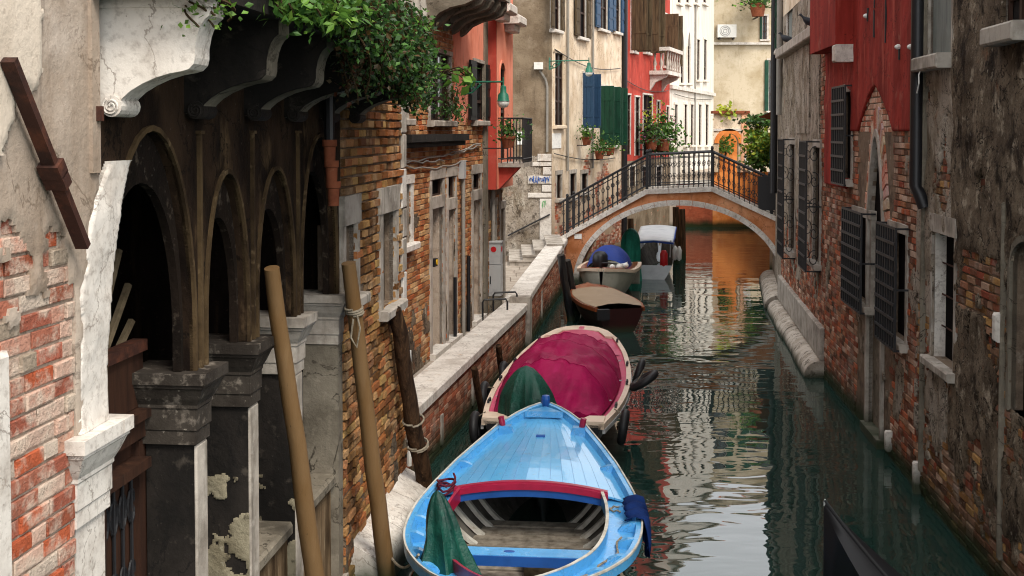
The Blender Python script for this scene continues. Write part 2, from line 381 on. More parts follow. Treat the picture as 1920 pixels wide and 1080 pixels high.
MT['blue_paint'] = surf('blue_boat_paint', hx('4f9fd6'), [('vein', hx('d8e0e2'), 4, .004, .5), ('vein', hx('2c4a5e'), 2.6, .005, .5), (hx('2f6f9c'), 3.5, .56, .68, 7, .5), (hx('3f8ac2'), 2, .45, .7, 5, .6), (hx('7db8de'), 6, .62, .78, 5, .4), (hx('34424c'), 22, .62, .72, 8, .6), (hx('c8d4d8'), 30, .66, .76, 7, .6)], .38, [(12, .06, .01)], spec=.5, coat=.3)
MT['blue_deck'] = surf('blue_deck_paint', hx('5ca8d8'), [('vein', hx('2f5f80'), 3, .004, .45), (hx('8a9496'), 14, .63, .72, 8, .35), (hx('4f9cd0'), 1.6, .45, .7, 5, .5), (hx('93c6e6'), (3, 3, 3), .6, .78, 5, .4), (hx('3f6a86'), 9, .62, .72, 8, .5), (hx('5a6a70'), 40, .64, .74, 7, .4)], .22, [(9, .08, .01)], spec=.5, coat=.5)
MT['blue_dark'] = surf('dark_blue_paint', hx('1d4f96'), [(hx('163c74'), 4, .45, .7, 5, .6)], .35, [], spec=.5)
MT['red_paint'] = surf('red_trim_paint', hx('9b1a3c'), [(hx('781430'), 6, .45, .7, 5, .7), (hx('b64a62'), 14, .64, .8, 5, .5)], .35, [], spec=.5)
MT['gondola'] = surf('gondola_black', (.006, .006, .007), [], .5, [], spec=.25)
MT['hull_black'] = surf('black_hull_paint', (.012, .012, .014), [((.05, .045, .04), 6, .58, .76, 6, .6), ('z', (.03, .04, .02), .05, .16, .05, .9)], .35, [], spec=.5)
MT['rib_white'] = surf('worn_white_rib', hx('c4c0b6'), [(hx('8e877a'), 5, .45, .68, 6, .8), (hx('6d5a3e'), 14, .62, .78, 6, .6)], .7, [], spec=.25)
MT['bilge'] = surf('bilge_grey', hx('56524c'), [(hx('332f2a'), 5, .42, .64, 6, .9), (hx('80786c'), 12, .6, .76, 6, .5)], .8, [(30, .3, .005)], spec=.2)
MT['plank_grey'] = surf('grey_plank', hx('8a8174'), [(hx('5b5247'), (9, 9, 9), .42, .66, 6, .9), (hx('aca291'), 14, .6, .76, 6, .5), (hx('3c2f22'), 7, .62, .76, 6, .7)], .85, [(40, .4, .005)], spec=.15)
MT['tarp_green'] = surf('dark_green_tarp', hx('0c4438'), [(hx('062a23'), 3, .45, .65, 6, .8), (hx('1b6050'), 6, .58, .72, 6, .6)], .5, [(9, .6, .04), (22, .3, .012)], spec=.35)
MT['tarp_teal'] = surf('teal_tarp', hx('1f7a66'), [(hx('14594b'), 4, .45, .7, 5, .7), (hx('4aa08c'), 6, .6, .78, 5, .5)], .6, [(9, .4, .03)], spec=.3)
MT['tarp_magenta'] = surf('magenta_tarp', hx('9c0c4a'), [(hx('780838'), 2, .42, .62, 6, .7), (hx('b42462'), 5, .58, .72, 6, .5)], .62, [((3, 7, 5), .45, .05), (14, .2, .015)], spec=.18)
MT['tarp_seam'] = surf('tarp_seam', hx('8c0a42'), [], .7, [], spec=.15)
MT['pink_deck'] = surf('pink_deck', hx('c4496a'), [(hx('a93858'), 3, .45, .7, 5, .6), (hx('d87a90'), 9, .62, .78, 5, .4)], .5, [], spec=.35)
MT['cream_rail'] = surf('cream_rail', hx('ddc8b2'), [(hx('c2a78e'), 4, .45, .7, 5, .7), (hx('8c715c'), 18, .64, .8, 6, .5)], .45, [], spec=.4)
MT['tarp_blue'] = surf('blue_tarp', hx('1a3580'), [(hx('152f78'), 3, .45, .7, 5, .6)], .6, [(9, .35, .03)], spec=.25)
MT['tarp_navy'] = surf('navy_cloth', hx('132a5c'), [(hx('0a183c'), 5, .45, .7, 5, .8)], .9, [(9, .5, .04)], spec=.1)
MT['rubber'] = surf('tyre_rubber', (.012, .012, .013), [((.06, .055, .05), 12, .6, .78, 5, .5)], .55, [(50, .3, .004)], spec=.35)
MT['rope'] = surf('rope', hx('8c8272'), [(hx('5c5346'), 30, .45, .65, 4, .8)], .9, [], spec=.1)
MT['rope_red'] = surf('red_rope', hx('5d2332'), [(hx('2c1418'), 30, .45, .65, 4, .8)], .9, [], spec=.1)
MT['hull_grey'] = surf('grey_white_hull', hx('b8b6a8'), [(hx('8f8f82'), 3, .45, .7, 5, .7), ('z', (.03, .04, .02), .05, .16, .05, .9)], .45, [], spec=.4)
MT['hull_maroon'] = surf('maroon_hull', hx('34100e'), [(hx('2b0d0b'), 3, .45, .7, 5, .8), ('z', (.03, .04, .02), .05, .16, .05, .9)], .4, [], spec=.4)
MT['varnish'] = surf('varnished_wood', hx('8a4420'), [(hx('6a3016'), (10, 3, 3), .45, .7, 5, .7), (hx('b06a3c'), 6, .6, .78, 5, .5)], .3, [], spec=.5, coat=.4)
MT['cover_tan'] = surf('tan_boat_cover', hx('958069'), [(hx('8d7861'), 3, .45, .7, 5, .7), (hx('c2ae98'), 5, .6, .78, 5, .5)], .6, [(8, .2, .02)], spec=.25)
MT['cover_white'] = surf('white_boat_cover', hx('d4d8dc'), [(hx('aeb4ba'), 3, .48, .72, 5, .6)], .45, [], spec=.4)
MT['plastic_white'] = surf('white_plastic', hx('dedcd6'), [(hx('b4b0a8'), 8, .5, .76, 5, .6)], .5, [], spec=.4)
MT['plastic_red'] = surf('red_plastic', hx('b3161c'), [], .4, [], spec=.4)
MT['plastic_blue'] = surf('blue_lettering', hx('1f4aa0'), [], .5, [], spec=.4)
MT['grey_box'] = surf('grey_cabinet', hx('a9a9a8'), [(hx('86868a'), 6, .5, .74, 5, .6)], .5, [], spec=.4)
MT['lamp_green'] = surf('green_lamp_iron', hx('1d6a52'), [(hx('12483a'), 12, .45, .7, 5, .7)], .5, [], spec=.4)
MT['lamp_glass'] = surf('lamp_glass', hx('d9d9d2'), [], .25, [], spec=.5)
MT['yellow'] = surf('yellow_plate', hx('e0b020'), [], .5, [], spec=.3)
MT['paper'] = surf('white_notice', hx('e6e4de'), [(hx('b8b8b8'), 14, .5, .6, 4, .4)], .8, [], spec=.2)
MT['graffiti_blue'] = surf('blue_spray_paint', hx('1f63b8'), [], .7, [], spec=.2)
MT['graffiti_green'] = surf('green_spray_paint', hx('3fae5a'), [], .7, [], spec=.2)
MT['leaf'] = surf('leaf', (1, 1, 1), [], .5, [], attr=True, spec=.35)
MT['stem'] = surf('stem', hx('3c3020'), [], .8, [], spec=.1)
MT['bird'] = surf('pigeon_feathers', hx('2b2d33'), [(hx('14151a'), 30, .45, .7, 4, .8), (hx('4a4d58'), 18, .6, .78, 4, .5)], .6, [], spec=.3)
MT['roof'] = surf('roof_tiles', hx('a5603f'), [(hx('7c4530'), 3, .45, .7, 5, .8)], .9, [((14, 14, 14), .6, .03)], spec=.1)
lt = MT['leaf'].node_tree                              # leaves let some light through
lp = lt.nodes['Principled BSDF']; lo = lt.nodes['Material Output']
ltr = lt.nodes.new('ShaderNodeBsdfTranslucent'); lmx = lt.nodes.new('ShaderNodeMixShader'); lmx.inputs[0].default_value = .35
lt.links.new(lp.inputs['Base Color'].links[0].from_socket, ltr.inputs['Color'])
lt.links.new(lp.outputs[0], lmx.inputs[1]); lt.links.new(ltr.outputs[0], lmx.inputs[2]); lt.links.new(lmx.outputs[0], lo.inputs['Surface'])
MT['gate_pink'] = surf('gate_pink_render', hx('e0b08e'), [(hx('c98f6c'), 3, .45, .68, 6, .8)], .92, [(20, .4, .015)], spec=.12)

def water_mat():
    m = bpy.data.materials.new('canal_water')
    m.use_nodes = True
    N, L = m.node_tree.nodes, m.node_tree.links
    b = N['Principled BSDF']
    b.inputs['Base Color'].default_value = (.013, .034, .027, 1)
    b.inputs['Roughness'].default_value = .015
    b.inputs['IOR'].default_value = 1.55
    b.inputs['Specular IOR Level'].default_value = .5
    g = N.new('ShaderNodeNewGeometry')
    prev = None
    for scl, st, dist, det in (((.9, 1.7, 1), .30, .040, 2), ((2.2, 4.6, 1), .15, .018, 1), ((.3, .4, 1), .22, .10, 2)):
        mp = N.new('ShaderNodeMapping'); mp.inputs['Scale'].default_value = scl
        mp.inputs['Rotation'].default_value = (0, 0, -.12)
        L.new(g.outputs['Position'], mp.inputs[0])
        n = N.new('ShaderNodeTexNoise'); n.inputs['Scale'].default_value = 1; n.inputs['Detail'].default_value = det
        n.inputs['Roughness'].default_value = .45
        n.inputs['Distortion'].default_value = .6
        L.new(mp.outputs[0], n.inputs['Vector'])
        bp = N.new('ShaderNodeBump'); bp.inputs['Strength'].default_value = st; bp.inputs['Distance'].default_value = dist
        if scl[0] > .5:
            pn = N.new('ShaderNodeTexNoise'); pn.inputs['Scale'].default_value = .22; pn.inputs['Detail'].default_value = 3
            L.new(g.outputs['Position'], pn.inputs['Vector'])
            pm = N.new('ShaderNodeMapRange'); L.new(pn.outputs['Fac'], pm.inputs['Value'])
            pm.inputs['From Min'].default_value = .35; pm.inputs['From Max'].default_value = .65
            pm.inputs['To Min'].default_value = st * .45; pm.inputs['To Max'].default_value = st * 1.45
            L.new(pm.outputs[0], bp.inputs['Strength'])
        L.new(n.outputs['Fac'], bp.inputs['Height'])
        if prev: L.new(prev, bp.inputs['Normal'])
        prev = bp.outputs[0]
    L.new(prev, b.inputs['Normal'])
    return m
MT['water'] = water_mat()

# ------------------------------------------------------------------ brick palettes
PAL_RED = [hx(c) for c in ('a85a3e', 'b4603f', '96503a', '8a5240', 'b4866c', 'c4a08a', '966450', 'ccae9a', 'a06a4c', 'b8694a')]
PAL_PALE = [hx(c) for c in ('be8c78', 'b4705a', 'caac9a', 'ac6450', 'c6b4a4', 'a35c44', 'c09e8c', 'b08672', 'b05a3c', 'a29280')]
PAL_OCHRE = [hx(c) for c in ('9c7044', '86603a', 'b08652', '74502e', '9c6238', 'bc965e', '865434', 'b88a58', '684628', 'a4683e')]
PAL_ORANGE = [hx(c) for c in ('bd8656', 'ae7046', 'c69a6a', 'a2643c', 'cda67a', 'b47c52', '94603a', 'b8663c')]
PAL_QUAY = [hx(c) for c in ('a2644a', '925640', 'b0765c', '84503c', 'ba876c', '9c6a54', 'a85c40', 'b48e76')]
PAL_DARK = [hx(c) for c in ('84503a', '6e4230', '94624a', '5a3c2c', '96705a', '7a5844', 'a47c62', 'b4937c', '8a4430')]
PAL_PINK = [hx(c) for c in ('c08a72', 'b4785e', 'ccA08a'.lower(), 'a4644a', 'd0b09c', 'b06048')]

# ------------------------------------------------------------------ wall system
class Wall:
    """A vertical wall from a to b in plan; the side to the right of a->b faces out. Local frame: x along, -y out, z up."""
    def __init__(s, a, b):
        s.a, s.b = Vector((*a, 0)), Vector((*b, 0))
        s.u = (s.b - s.a); s.L = s.u.length; s.u.normalize()
        s.n = Vector((s.u.y, -s.u.x, 0))
        s.rz = math.atan2(s.u.y, s.u.x)
        s.holes = []
        s.root = None
    def make(s, name, label, cat, group=None):
        s.root = empty(name, s.a, s.rz, label, cat, group)
        return s.root
    def hit(s, px, py, w=0.0):
        d = ray(px, py); o = Vector((0, 0, CAMZ))
        q = s.a + s.n * w
        t = (q - o).dot(s.n) / d.dot(s.n)
        p = o + d * t
        return (p - s.a).dot(s.u), p.z
    def U(s, px, w=0.0):
        return s.hit(px, HOR, w)[0]
    def atY(s, Y):
        return (Y - s.a.y) / s.u.y
    def rect(s, x0, x1, y0, y1, w=0.0):
        ua, ub = s.U(x0, w), s.U(x1, w)
        xm = (x0 + x1) / 2
        zt, zb = s.hit(xm, y0, w)[1], s.hit(xm, y1, w)[1]
        return min(ua, ub), max(ua, ub), min(zt, zb), max(zt, zb)
    def P(s, u, w, z):
        return s.a + s.u * u + s.n * w + Vector((0, 0, z))
    def hole(s, u0, u1, z0, z1, arch=None):
        s.holes.append((u0, u1, z0, z1, arch))

def arch_pts(u0, u1, zs, zt, kind, n=20):
    c, hw, h = (u0 + u1) / 2, (u1 - u0) / 2, zt - zs
    P = []
    for i in range(n + 1):
        t = -1 + 2 * i / n
        if kind == 'ellipse':
            a = math.pi * (1 - i / n)
            P.append((c + hw * math.cos(a), zs + h * math.sin(a)))
        else:                                          # pointed
            P.append((c + hw * t, zs + h * (1 - abs(t) ** 1.9) if abs(t) > .02 else zt))
    return P

def in_arch(u, z, h):
    u0, u1, z0, z1, arch = h
    if not (u0 <= u <= u1 and z0 <= z <= z1): return False
    if not arch: return True
    kind, zs = arch
    if z <= zs: return True
    t = (u - (u0 + u1) / 2) / ((u1 - u0) / 2)
    top = zs + (z1 - zs) * (math.sqrt(max(0, 1 - t * t)) if kind == 'ellipse' else 1 - abs(t) ** 1.9)
    return z <= top

def wall_face(W, u0, u1, z0, z1, mat, name='wall', w=0.0, depth=.25, holes=None, back=None, parent=None):
    """Front sheet with cut openings and their reveals."""
    holes = W.holes if holes is None else holes
    mb = MB()
    hs = [h for h in holes if h[1] > u0 and h[0] < u1 and h[3] > z0 and h[2] < z1]
    us = sorted({u0, u1, *[min(max(h[k], u0), u1) for h in hs for k in (0, 1)]})
    zs = sorted({z0, z1, *[min(max(h[k], z0), z1) for h in hs for k in (2, 3)]})
    for i in range(len(us) - 1):
        for j in range(len(zs) - 1):
            cu, cz = (us[i] + us[i + 1]) / 2, (zs[j] + zs[j + 1]) / 2
            if us[i + 1] - us[i] < 1e-6 or zs[j + 1] - zs[j] < 1e-6: continue
            if any(h[0] < cu < h[1] and h[2] < cz < h[3] for h in hs): continue
            mb.poly([(us[i], -w, zs[j]), (us[i + 1], -w, zs[j]), (us[i + 1], -w, zs[j + 1]), (us[i], -w, zs[j + 1])])
    for h in hs:
        a, b, c, d, arch = h
        if arch:
            kind, sp = arch
            P = arch_pts(a, b, sp, d, kind)
            for i in range(len(P) - 1):
                mb.poly([(P[i][0], -w, P[i][1]), (P[i + 1][0], -w, P[i + 1][1]), (P[i + 1][0], -w, d), (P[i][0], -w, d)])
            out = [(a, c)] + P + [(b, c)]
        else:
            out = [(a, c), (a, d), (b, d), (b, c), (a, c)]
        for i in range(len(out) - 1):
            p, q = out[i], out[i + 1]
            mb.poly([(p[0], -w, p[1]), (p[0], -w + depth, p[1]), (q[0], -w + depth, q[1]), (q[0], -w, q[1])])
    return mb.build(name, mat, parent or W.root)

def body(W, z1, depth, mat, inset=.45, z0=-.8, name='rear_wall', u0=0.0, u1=None, roof=True):
    u1 = W.L if u1 is None else u1
    mb = MB()
    mb.wbox(u0 + .004, u1 - .004, -depth, -inset, z0, z1)
    for e in (u0 + .002, u1 - .002):                          # side returns in front of the mass
        mb.poly([(e, 0, z0), (e, inset, z0), (e, inset, z1), (e, 0, z1)])
    mb.poly([(u0, 0, z1), (u1, 0, z1), (u1, inset, z1), (u0, inset, z1)])
    o = mb.build(name, mat, W.root)
    if roof:
        r = MB()
        r.poly([(u0 - .2, -.35, z1 + .003), (u1 + .2, -.35, z1 + .003), (u1 + .2, depth / 2, z1 + 1.2), (u0 - .2, depth / 2, z1 + 1.2)])
        r.poly([(u0 - .2, depth + .2, z1 + .003), (u1 + .2, depth + .2, z1 + .003), (u1 + .2, depth / 2, z1 + 1.2), (u0 - .2, depth / 2, z1 + 1.2)])
        r.build('roof', MT['roof'], W.root)
    return o

UNIT = {}
def unit_bricks(pal, key, bmat='brick'):
    if key in UNIT: return UNIT[key]
    out = []
    for k in range(20):
        mb = MB()
        c = pal[k % len(pal)]
        f = rnd.uniform(.75, 1.1)
        mb.col = tuple(min(1, v * f) for v in c)
        ch = .07
        b = [(-.5, 0, -.5), (.5, 0, -.5), (.5, 0, .5), (-.5, 0, .5)]
        m = [(x, -.8, z) for x, _, z in b]
        t = [(x * (1 - ch * .7), -1, z * (1 - ch * 2.2)) for x, _, z in b]
        for i, Lp in enumerate((b, m, t)):
            for p in Lp:
                jj = .035 if i else 0
                mb.vert((p[0] + rnd.uniform(-jj, jj) * .6, p[1] + rnd.uniform(-.12, .12) * (i > 0), p[2] + rnd.uniform(-jj, jj)))
        for i in range(4):
            q = (i + 1) % 4
            mb.f.append((i, q, 4 + q, 4 + i)); mb.f.append((4 + i, 4 + q, 8 + q, 8 + i))
        mb.f.append((8, 9, 10, 11))
        out.append(mb.mesh('brick_block', MT[bmat]))
    UNIT[key] = out
    return out

def bricks(W, u0, u1, z0, z1, pal, key, keep=None, nparts=0, bl=.245, bh=.064, jt=.013, proud=(.004, .02), parent=None, holes=None, w=0.0, near=None, bmat='brick'):
    """Running-bond bricks standing proud of the mortar. The nearest nparts are objects of their own, the rest one mesh."""
    holes = W.holes if holes is None else holes
    parent = parent or W.root
    lst = []
    z = z0
    row = 0
    while z + bh <= z1 + 1e-6:
        cz = z + bh / 2
        u = u0 - rnd.uniform(0, .2) - (bl / 2 if row % 2 else 0)
        while u < u1:
            L = bl * rnd.choice((1, 1, 1, .5, .96, 1.04))
            segs = [(max(u, u0), min(u + L, u1))]
            for h in holes:
                if not (h[2] < cz + bh * .4 and h[3] > cz - bh * .4): continue
                a, b = h[0], h[1]
                if h[4] and cz > h[4][1]:
                    t = min(1, (cz - h[4][1]) / (h[3] - h[4][1]))
                    f = math.sqrt(max(0, 1 - t * t)) if h[4][0] == 'ellipse' else (1 - t) ** (1 / 1.9)
                    m, hw = (a + b) / 2, (b - a) / 2
                    a, b = m - hw * f, m + hw * f
                ns = []
                for p, q in segs:
                    if b <= p or a >= q: ns.append((p, q))
                    else:
                        if a > p: ns.append((p, a))
                        if b < q: ns.append((b, q))
                segs = ns
            for p, q in segs:
                if q - p < .03: continue
                if keep and not keep((p + q) / 2, cz): continue
                lst.append((p, q - jt * .7, z + rnd.uniform(-.003, .003), rnd.uniform(*proud)))
            u += L
        z += bh + jt
        row += 1
    if nparts and near is not None:
        lst.sort(key=lambda b: near((b[0] + b[1]) / 2, b[2]))
    elif nparts:
        lst.sort(key=lambda b: (W.P(b[0], 0, b[2]) - Vector((0, 0, CAMZ))).length)
    ub = unit_bricks(pal, key, bmat)
    for p, q, zz, pr in lst[:nparts]:
        link('brick', rnd.choice(ub), parent, ((p + q) / 2, -w + .001, zz + bh / 2), (0, rnd.uniform(-.012, .012), 0), (q - p, pr + .004, bh))
    mb = MB()
    for p, q, zz, pr in lst[nparts:]:
        f = rnd.uniform(.7, 1.1)
        mb.col = tuple(min(1, c * f) for c in rnd.choice(pal))
        mb.cbox(p, q, w - .001, w + pr, zz, zz + bh, .006, .003)
    if mb.v:
        tag(mb.build('brickwork', MT[bmat], parent), kind='stuff')

def plaster(W, u0, u1, z0, z1, keep, mat, cell=.035, t=.03, name='plaster', holes=None, amp=.008, parent=None, w=0.0, jit=.55):
    """Sheet of render with ragged, broken edges: cells are kept where keep(u, z) > 0; edges get thickness."""
    holes = W.holes if holes is None else holes
    nu, nz_ = max(1, int((u1 - u0) / cell)), max(1, int((z1 - z0) / cell))
    du, dz = (u1 - u0) / nu, (z1 - z0) / nz_
    K = np.zeros((nu + 2, nz_ + 2), bool)
    hs = [h for h in holes if h[1] > u0 and h[0] < u1]
    for i in range(nu):
        cu = u0 + (i + .5) * du
        for j in range(nz_):
            cz = z0 + (j + .5) * dz
            if keep(cu, cz) <= 0: continue
            if any(in_arch(cu, cz, h) for h in hs): continue
            K[i + 1, j + 1] = True
    mb = MB()
    idx = {}
    def vid(i, j, front):
        k = (i, j, front)
        if k not in idx:
            u, z = u0 + i * du, z0 + j * dz
            full = K[i, j] and K[i + 1, j] and K[i, j + 1] and K[i + 1, j + 1]
            edge = i in (0, nu) or j in (0, nz_)
            if not full and not edge:
                u += noise.noise(Vector((u * 40, z * 40, 1))) * du * jit
                z += noise.noise(Vector((u * 40, z * 40, 9))) * dz * jit
            ww = w + (t + amp * fbm(u * 2.2, z * 2.2, 3.3) + (-.35 * t if not full and not edge else 0) if front else -.002)
            idx[k] = mb.vert((u, -ww, z))
        return idx[k]
    for i in range(nu):
        for j in range(nz_):
            if not K[i + 1, j + 1]: continue
            mb.f.append((vid(i, j, 1), vid(i + 1, j, 1), vid(i + 1, j + 1, 1), vid(i, j + 1, 1)))
            for (di, dj, A, B) in ((-1, 0, (i, j), (i, j + 1)), (1, 0, (i + 1, j), (i + 1, j + 1)), (0, -1, (i, j), (i + 1, j)), (0, 1, (i, j + 1), (i + 1, j + 1))):
                if not K[i + 1 + di, j + 1 + dj]:
                    mb.f.append((vid(*A, 1), vid(*B, 1), vid(*B, 0), vid(*A, 0)))
    if not mb.f: return None
    par = list(range(len(mb.v)))                       # split loose patches into objects of their own
    def find(x):
        while par[x] != x:
            par[x] = par[par[x]]; x = par[x]
        return x
    for f in mb.f:
        r0 = find(f[0])
        for q in f[1:]: par[find(q)] = r0
    comp = {}
    for f in mb.f: comp.setdefault(find(f[0]), []).append(f)
    out = None
    for fs in sorted(comp.values(), key=len, reverse=True):
        if len(fs) < 14: continue
        m2 = MB(); ix = {}
        for f in fs:
            g = []
            for q in f:
                if q not in ix: ix[q] = m2.vert(mb.v[q])
                g.append(ix[q])
            m2.f.append(tuple(g))
        o = m2.build(name if out is None else 'plaster_patch', mat, parent or W.root, smooth=True, auto=50)
        out = out or o
    return out

def window(W, r, frame=None, fw=.09, depth=.16, sill=True, pane='glass', proud=.035, lintel_h=None, bars=(1, 2), bar_mat=None, arch=None, name='window', shut=None, shut_side='both', sill_mat=None):
    """Cut an opening (u0,u1,z0,z1) and put a stone frame, sill, pane and glazing bars in it."""
    u0, u1, z0, z1 = r
    depth *= .42
    W.hole(u0, u1, z0, z1, arch)
    mb = MB()
    lh = lintel_h or fw
    fm = frame or MT['istria_grey']
    if fw > 0:
        zt = z1 if not arch else arch[1]
        mb.wbox(u0 - fw, u0, -.04, proud, z0, zt)
        mb.wbox(u1, u1 + fw, -.04, proud, z0, zt)
        if arch:
            A, B = arch_pts(u0, u1, zt, z1, arch[0]), arch_pts(u0 - fw, u1 + fw, zt, z1 + fw, arch[0])
            for i in range(len(A) - 1):
                for (wa) in (proud,):
                    mb.poly([(A[i][0], -wa, A[i][1]), (A[i + 1][0], -wa, A[i + 1][1]), (B[i + 1][0], -wa, B[i + 1][1]), (B[i][0], -wa, B[i][1])])
                    mb.poly([(B[i][0], -wa, B[i][1]), (B[i + 1][0], -wa, B[i + 1][1]), (B[i + 1][0], .04, B[i + 1][1]), (B[i][0], .04, B[i][1])])
                    mb.poly([(A[i][0], -wa, A[i][1]), (A[i + 1][0], -wa, A[i + 1][1]), (A[i + 1][0], .04, A[i + 1][1]), (A[i][0], .04, A[i][1])])
        else:
            mb.wbox(u0 - fw - .012, u1 + fw + .012, -.04, proud + .012, z1, z1 + lh)
    else:
        mb.wbox(u0, u0 + .012, -depth, -.02, z0, z1)
    win = mb.build(name, fm, W.root)
    p = MB()
    p.poly([(u0, depth, z0), (u1, depth, z0), (u1, depth, z1), (u0, depth, z1)])
    p.build('pane', MT[pane], win)
    if bars:
        g = MB()
        bw = .028
        for k in range(bars[0] + 2):
            x = u0 + (u1 - u0) * k / (bars[0] + 1)
            g.wbox(max(u0, x - bw), min(u1, x + bw), -depth + .004, -depth + .04, z0, z1)
        for k in range(bars[1] + 2):
            zz = z0 + (z1 - z0) * k / (bars[1] + 1)
            g.wbox(u0 + .003, u1 - .003, -depth + .005, -depth + .036, max(z0, zz - bw), min(z1, zz + bw))
        g.build('glazing_bar', bar_mat or MT['wood_dark'], win)
    if sill:
        s_ = MB()
        s_.cbox(u0 - fw - .05, u1 + fw + .05, -.05, proud + .09, z0 - .1, z0 - .002, .015)
        s_.build('sill', sill_mat or fm, win)
    if shut:
        wd = (u1 - u0) / 2
        for sd in (-1, 1):
            if shut_side == 'left' and sd == 1: continue
            if shut_side == 'right' and sd == -1: continue
            h = MB()
            e0, e1 = (u0 - fw * .3 - wd, u0 - fw * .3) if sd == -1 else (u1 + fw * .3, u1 + fw * .3 + wd)
            h.wbox(e0, e1, proud + .015, proud + .05, z0, z1)
            n = max(2, int((z1 - z0) / .35))
            for k in range(n):
                za = z0 + (z1 - z0) * (k + .15) / n
                h.wbox(e0 + .03, e1 - .03, proud + .048, proud + .064, za, za + (z1 - z0) / n * .7)
            h.build('shutter', shut, win)
    return win

def grille(W, u0, u1, z0, z1, w, nu=4, nz=6, r=.011, ret=True, parent=None, scroll=False):
    """Projecting iron window grille: flat bars at w, with side returns to the wall."""
    parent = W.root
    g = MB()
    for z in (z0, z1):
        g.wbox(u0, u1, w - .012, w + .012, z - .014, z + .014)
    G = g.build('grille', MT['iron'], parent)
    vb = MB(); vb.box(-r, r, -r, r, 0, 1); vm = vb.mesh('bar', MT['iron'])
    for k in range(nu + 1):
        link('bar', vm, G, (u0 + (u1 - u0) * k / nu, -w, z0), (0, 0, 0), (1, 1, z1 - z0))
    hb = MB(); hb.box(0, 1, -r * .8, r * .8, -r * 1.3, r * 1.3); hm = hb.mesh('bar', MT['iron'])
    for k in range(1, nz):
        link('bar', hm, G, (u0, -w - .012, z0 + (z1 - z0) * k / nz), (0, 0, 0), (u1 - u0, 1, 1))
    if ret:
        for e in (u0, u1):
            rb = MB()
            for z in (z0, z1, (z0 + z1) / 2):
                rb.wbox(e - .01, e + .01, -.02, w - .013, z - .012, z + .012)
            if scroll:
                n = 5
                for k in range(n):
                    zc = z0 + (z1 - z0) * (k + .5) / n
                    pts = []
                    for i in range(22):
                        a = i / 21 * math.tau * 1.3
                        rr = .02 + .075 * i / 21
                        pts.append((e, -w / 2 + rr * math.cos(a) * (1 if k % 2 else -1), zc + rr * 1.6 * math.sin(a)))
                    sb_ = MB(); sb_.tube(pts, .008, 5); sb_.build('scroll', MT['iron'], G)
            rb.build('side_bar', MT['iron'], G)
    return G

# ================================================================== SETTING: water
mb = MB()
mb.poly([(-150, -60, 0), (150, -60, 0), (150, 240, 0), (-150, 240, 0)])
tag(mb.build('canal_water', MT['water']), kind='structure')
mb = MB()
mb.poly([(-160, -70, -1.6), (160, -70, -1.6), (160, 250, -1.6), (-160, 250, -1.6)])
tag(mb.build('ground', MT['bilge']), kind='structure')

# ================================================================== NEAR LEFT: the arcade house
def lx(Y): return -2.62 + .109 * Y
AW = Wall((lx(3.2), 3.2), (lx(13.0), 13.0))
AW.make('arcade_house', 'sooty house with round arches, bracketed balcony and bare brick, at the left edge', 'house')
yu = AW.atY
uA, uB = yu(5.39), yu(10.25)
CAPZ = 2.79
BAYS = [(5.71, 6.85, 4.2), (7.05, 7.8, 3.93), (8.0, 8.85, 3.92), (9.05, 10.1, 4.15)]
PIERS = [(5.39, 5.71, 'istria'), (6.85, 7.05, 'marble_dark'), (7.8, 8.0, 'marble_dark'), (8.85, 9.05, 'marble_dark'), (10.1, 10.25, 'render_grey')]
SPR = 3.0
arches = [(yu(a), yu(b), CAPZ, zt, ('ellipse', SPR)) for a, b, zt in BAYS]
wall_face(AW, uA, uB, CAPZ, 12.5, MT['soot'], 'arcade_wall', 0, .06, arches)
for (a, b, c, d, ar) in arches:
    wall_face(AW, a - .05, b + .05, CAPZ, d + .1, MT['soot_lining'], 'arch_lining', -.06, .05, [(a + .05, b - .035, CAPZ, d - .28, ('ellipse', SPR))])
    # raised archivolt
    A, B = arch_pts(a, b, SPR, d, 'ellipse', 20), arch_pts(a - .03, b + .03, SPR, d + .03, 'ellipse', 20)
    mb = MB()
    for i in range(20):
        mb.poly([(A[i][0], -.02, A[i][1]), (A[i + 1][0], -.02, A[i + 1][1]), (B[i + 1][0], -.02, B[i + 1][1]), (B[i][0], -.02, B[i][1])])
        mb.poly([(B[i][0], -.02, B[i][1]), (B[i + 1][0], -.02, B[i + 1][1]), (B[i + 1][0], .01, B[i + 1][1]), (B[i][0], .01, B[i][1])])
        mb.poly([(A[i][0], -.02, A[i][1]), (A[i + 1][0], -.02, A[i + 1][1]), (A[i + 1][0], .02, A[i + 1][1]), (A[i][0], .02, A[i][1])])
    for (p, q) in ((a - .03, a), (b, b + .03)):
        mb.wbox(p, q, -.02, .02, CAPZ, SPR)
    mb.build('archivolt', MT['soot_lit_edge'], AW.root)
# weathered white stone of the nearest arch haunch
def haunch_left(z):
    return yu(float(np.interp(z, [2.7, 3.4, 3.65, 3.88, 4.1], [5.41, 5.42, 5.49, 5.58, 5.79])))
def haunch(u, z):
    a, b, c, d, ar = arches[0]
    if in_arch(u, z, arches[0]) or u > (a + b) / 2 - .1 or z > 4.1 + .04 * fbm(u * 9, z * 9): return -1
    return u - haunch_left(z) - .035 * fbm(u * 7, z * 5, 2)
plaster(AW, yu(5.38), yu(6.3), CAPZ, 4.05, haunch, MT['istria'], .013, .034, 'haunch_stone', holes=arches, amp=.02)
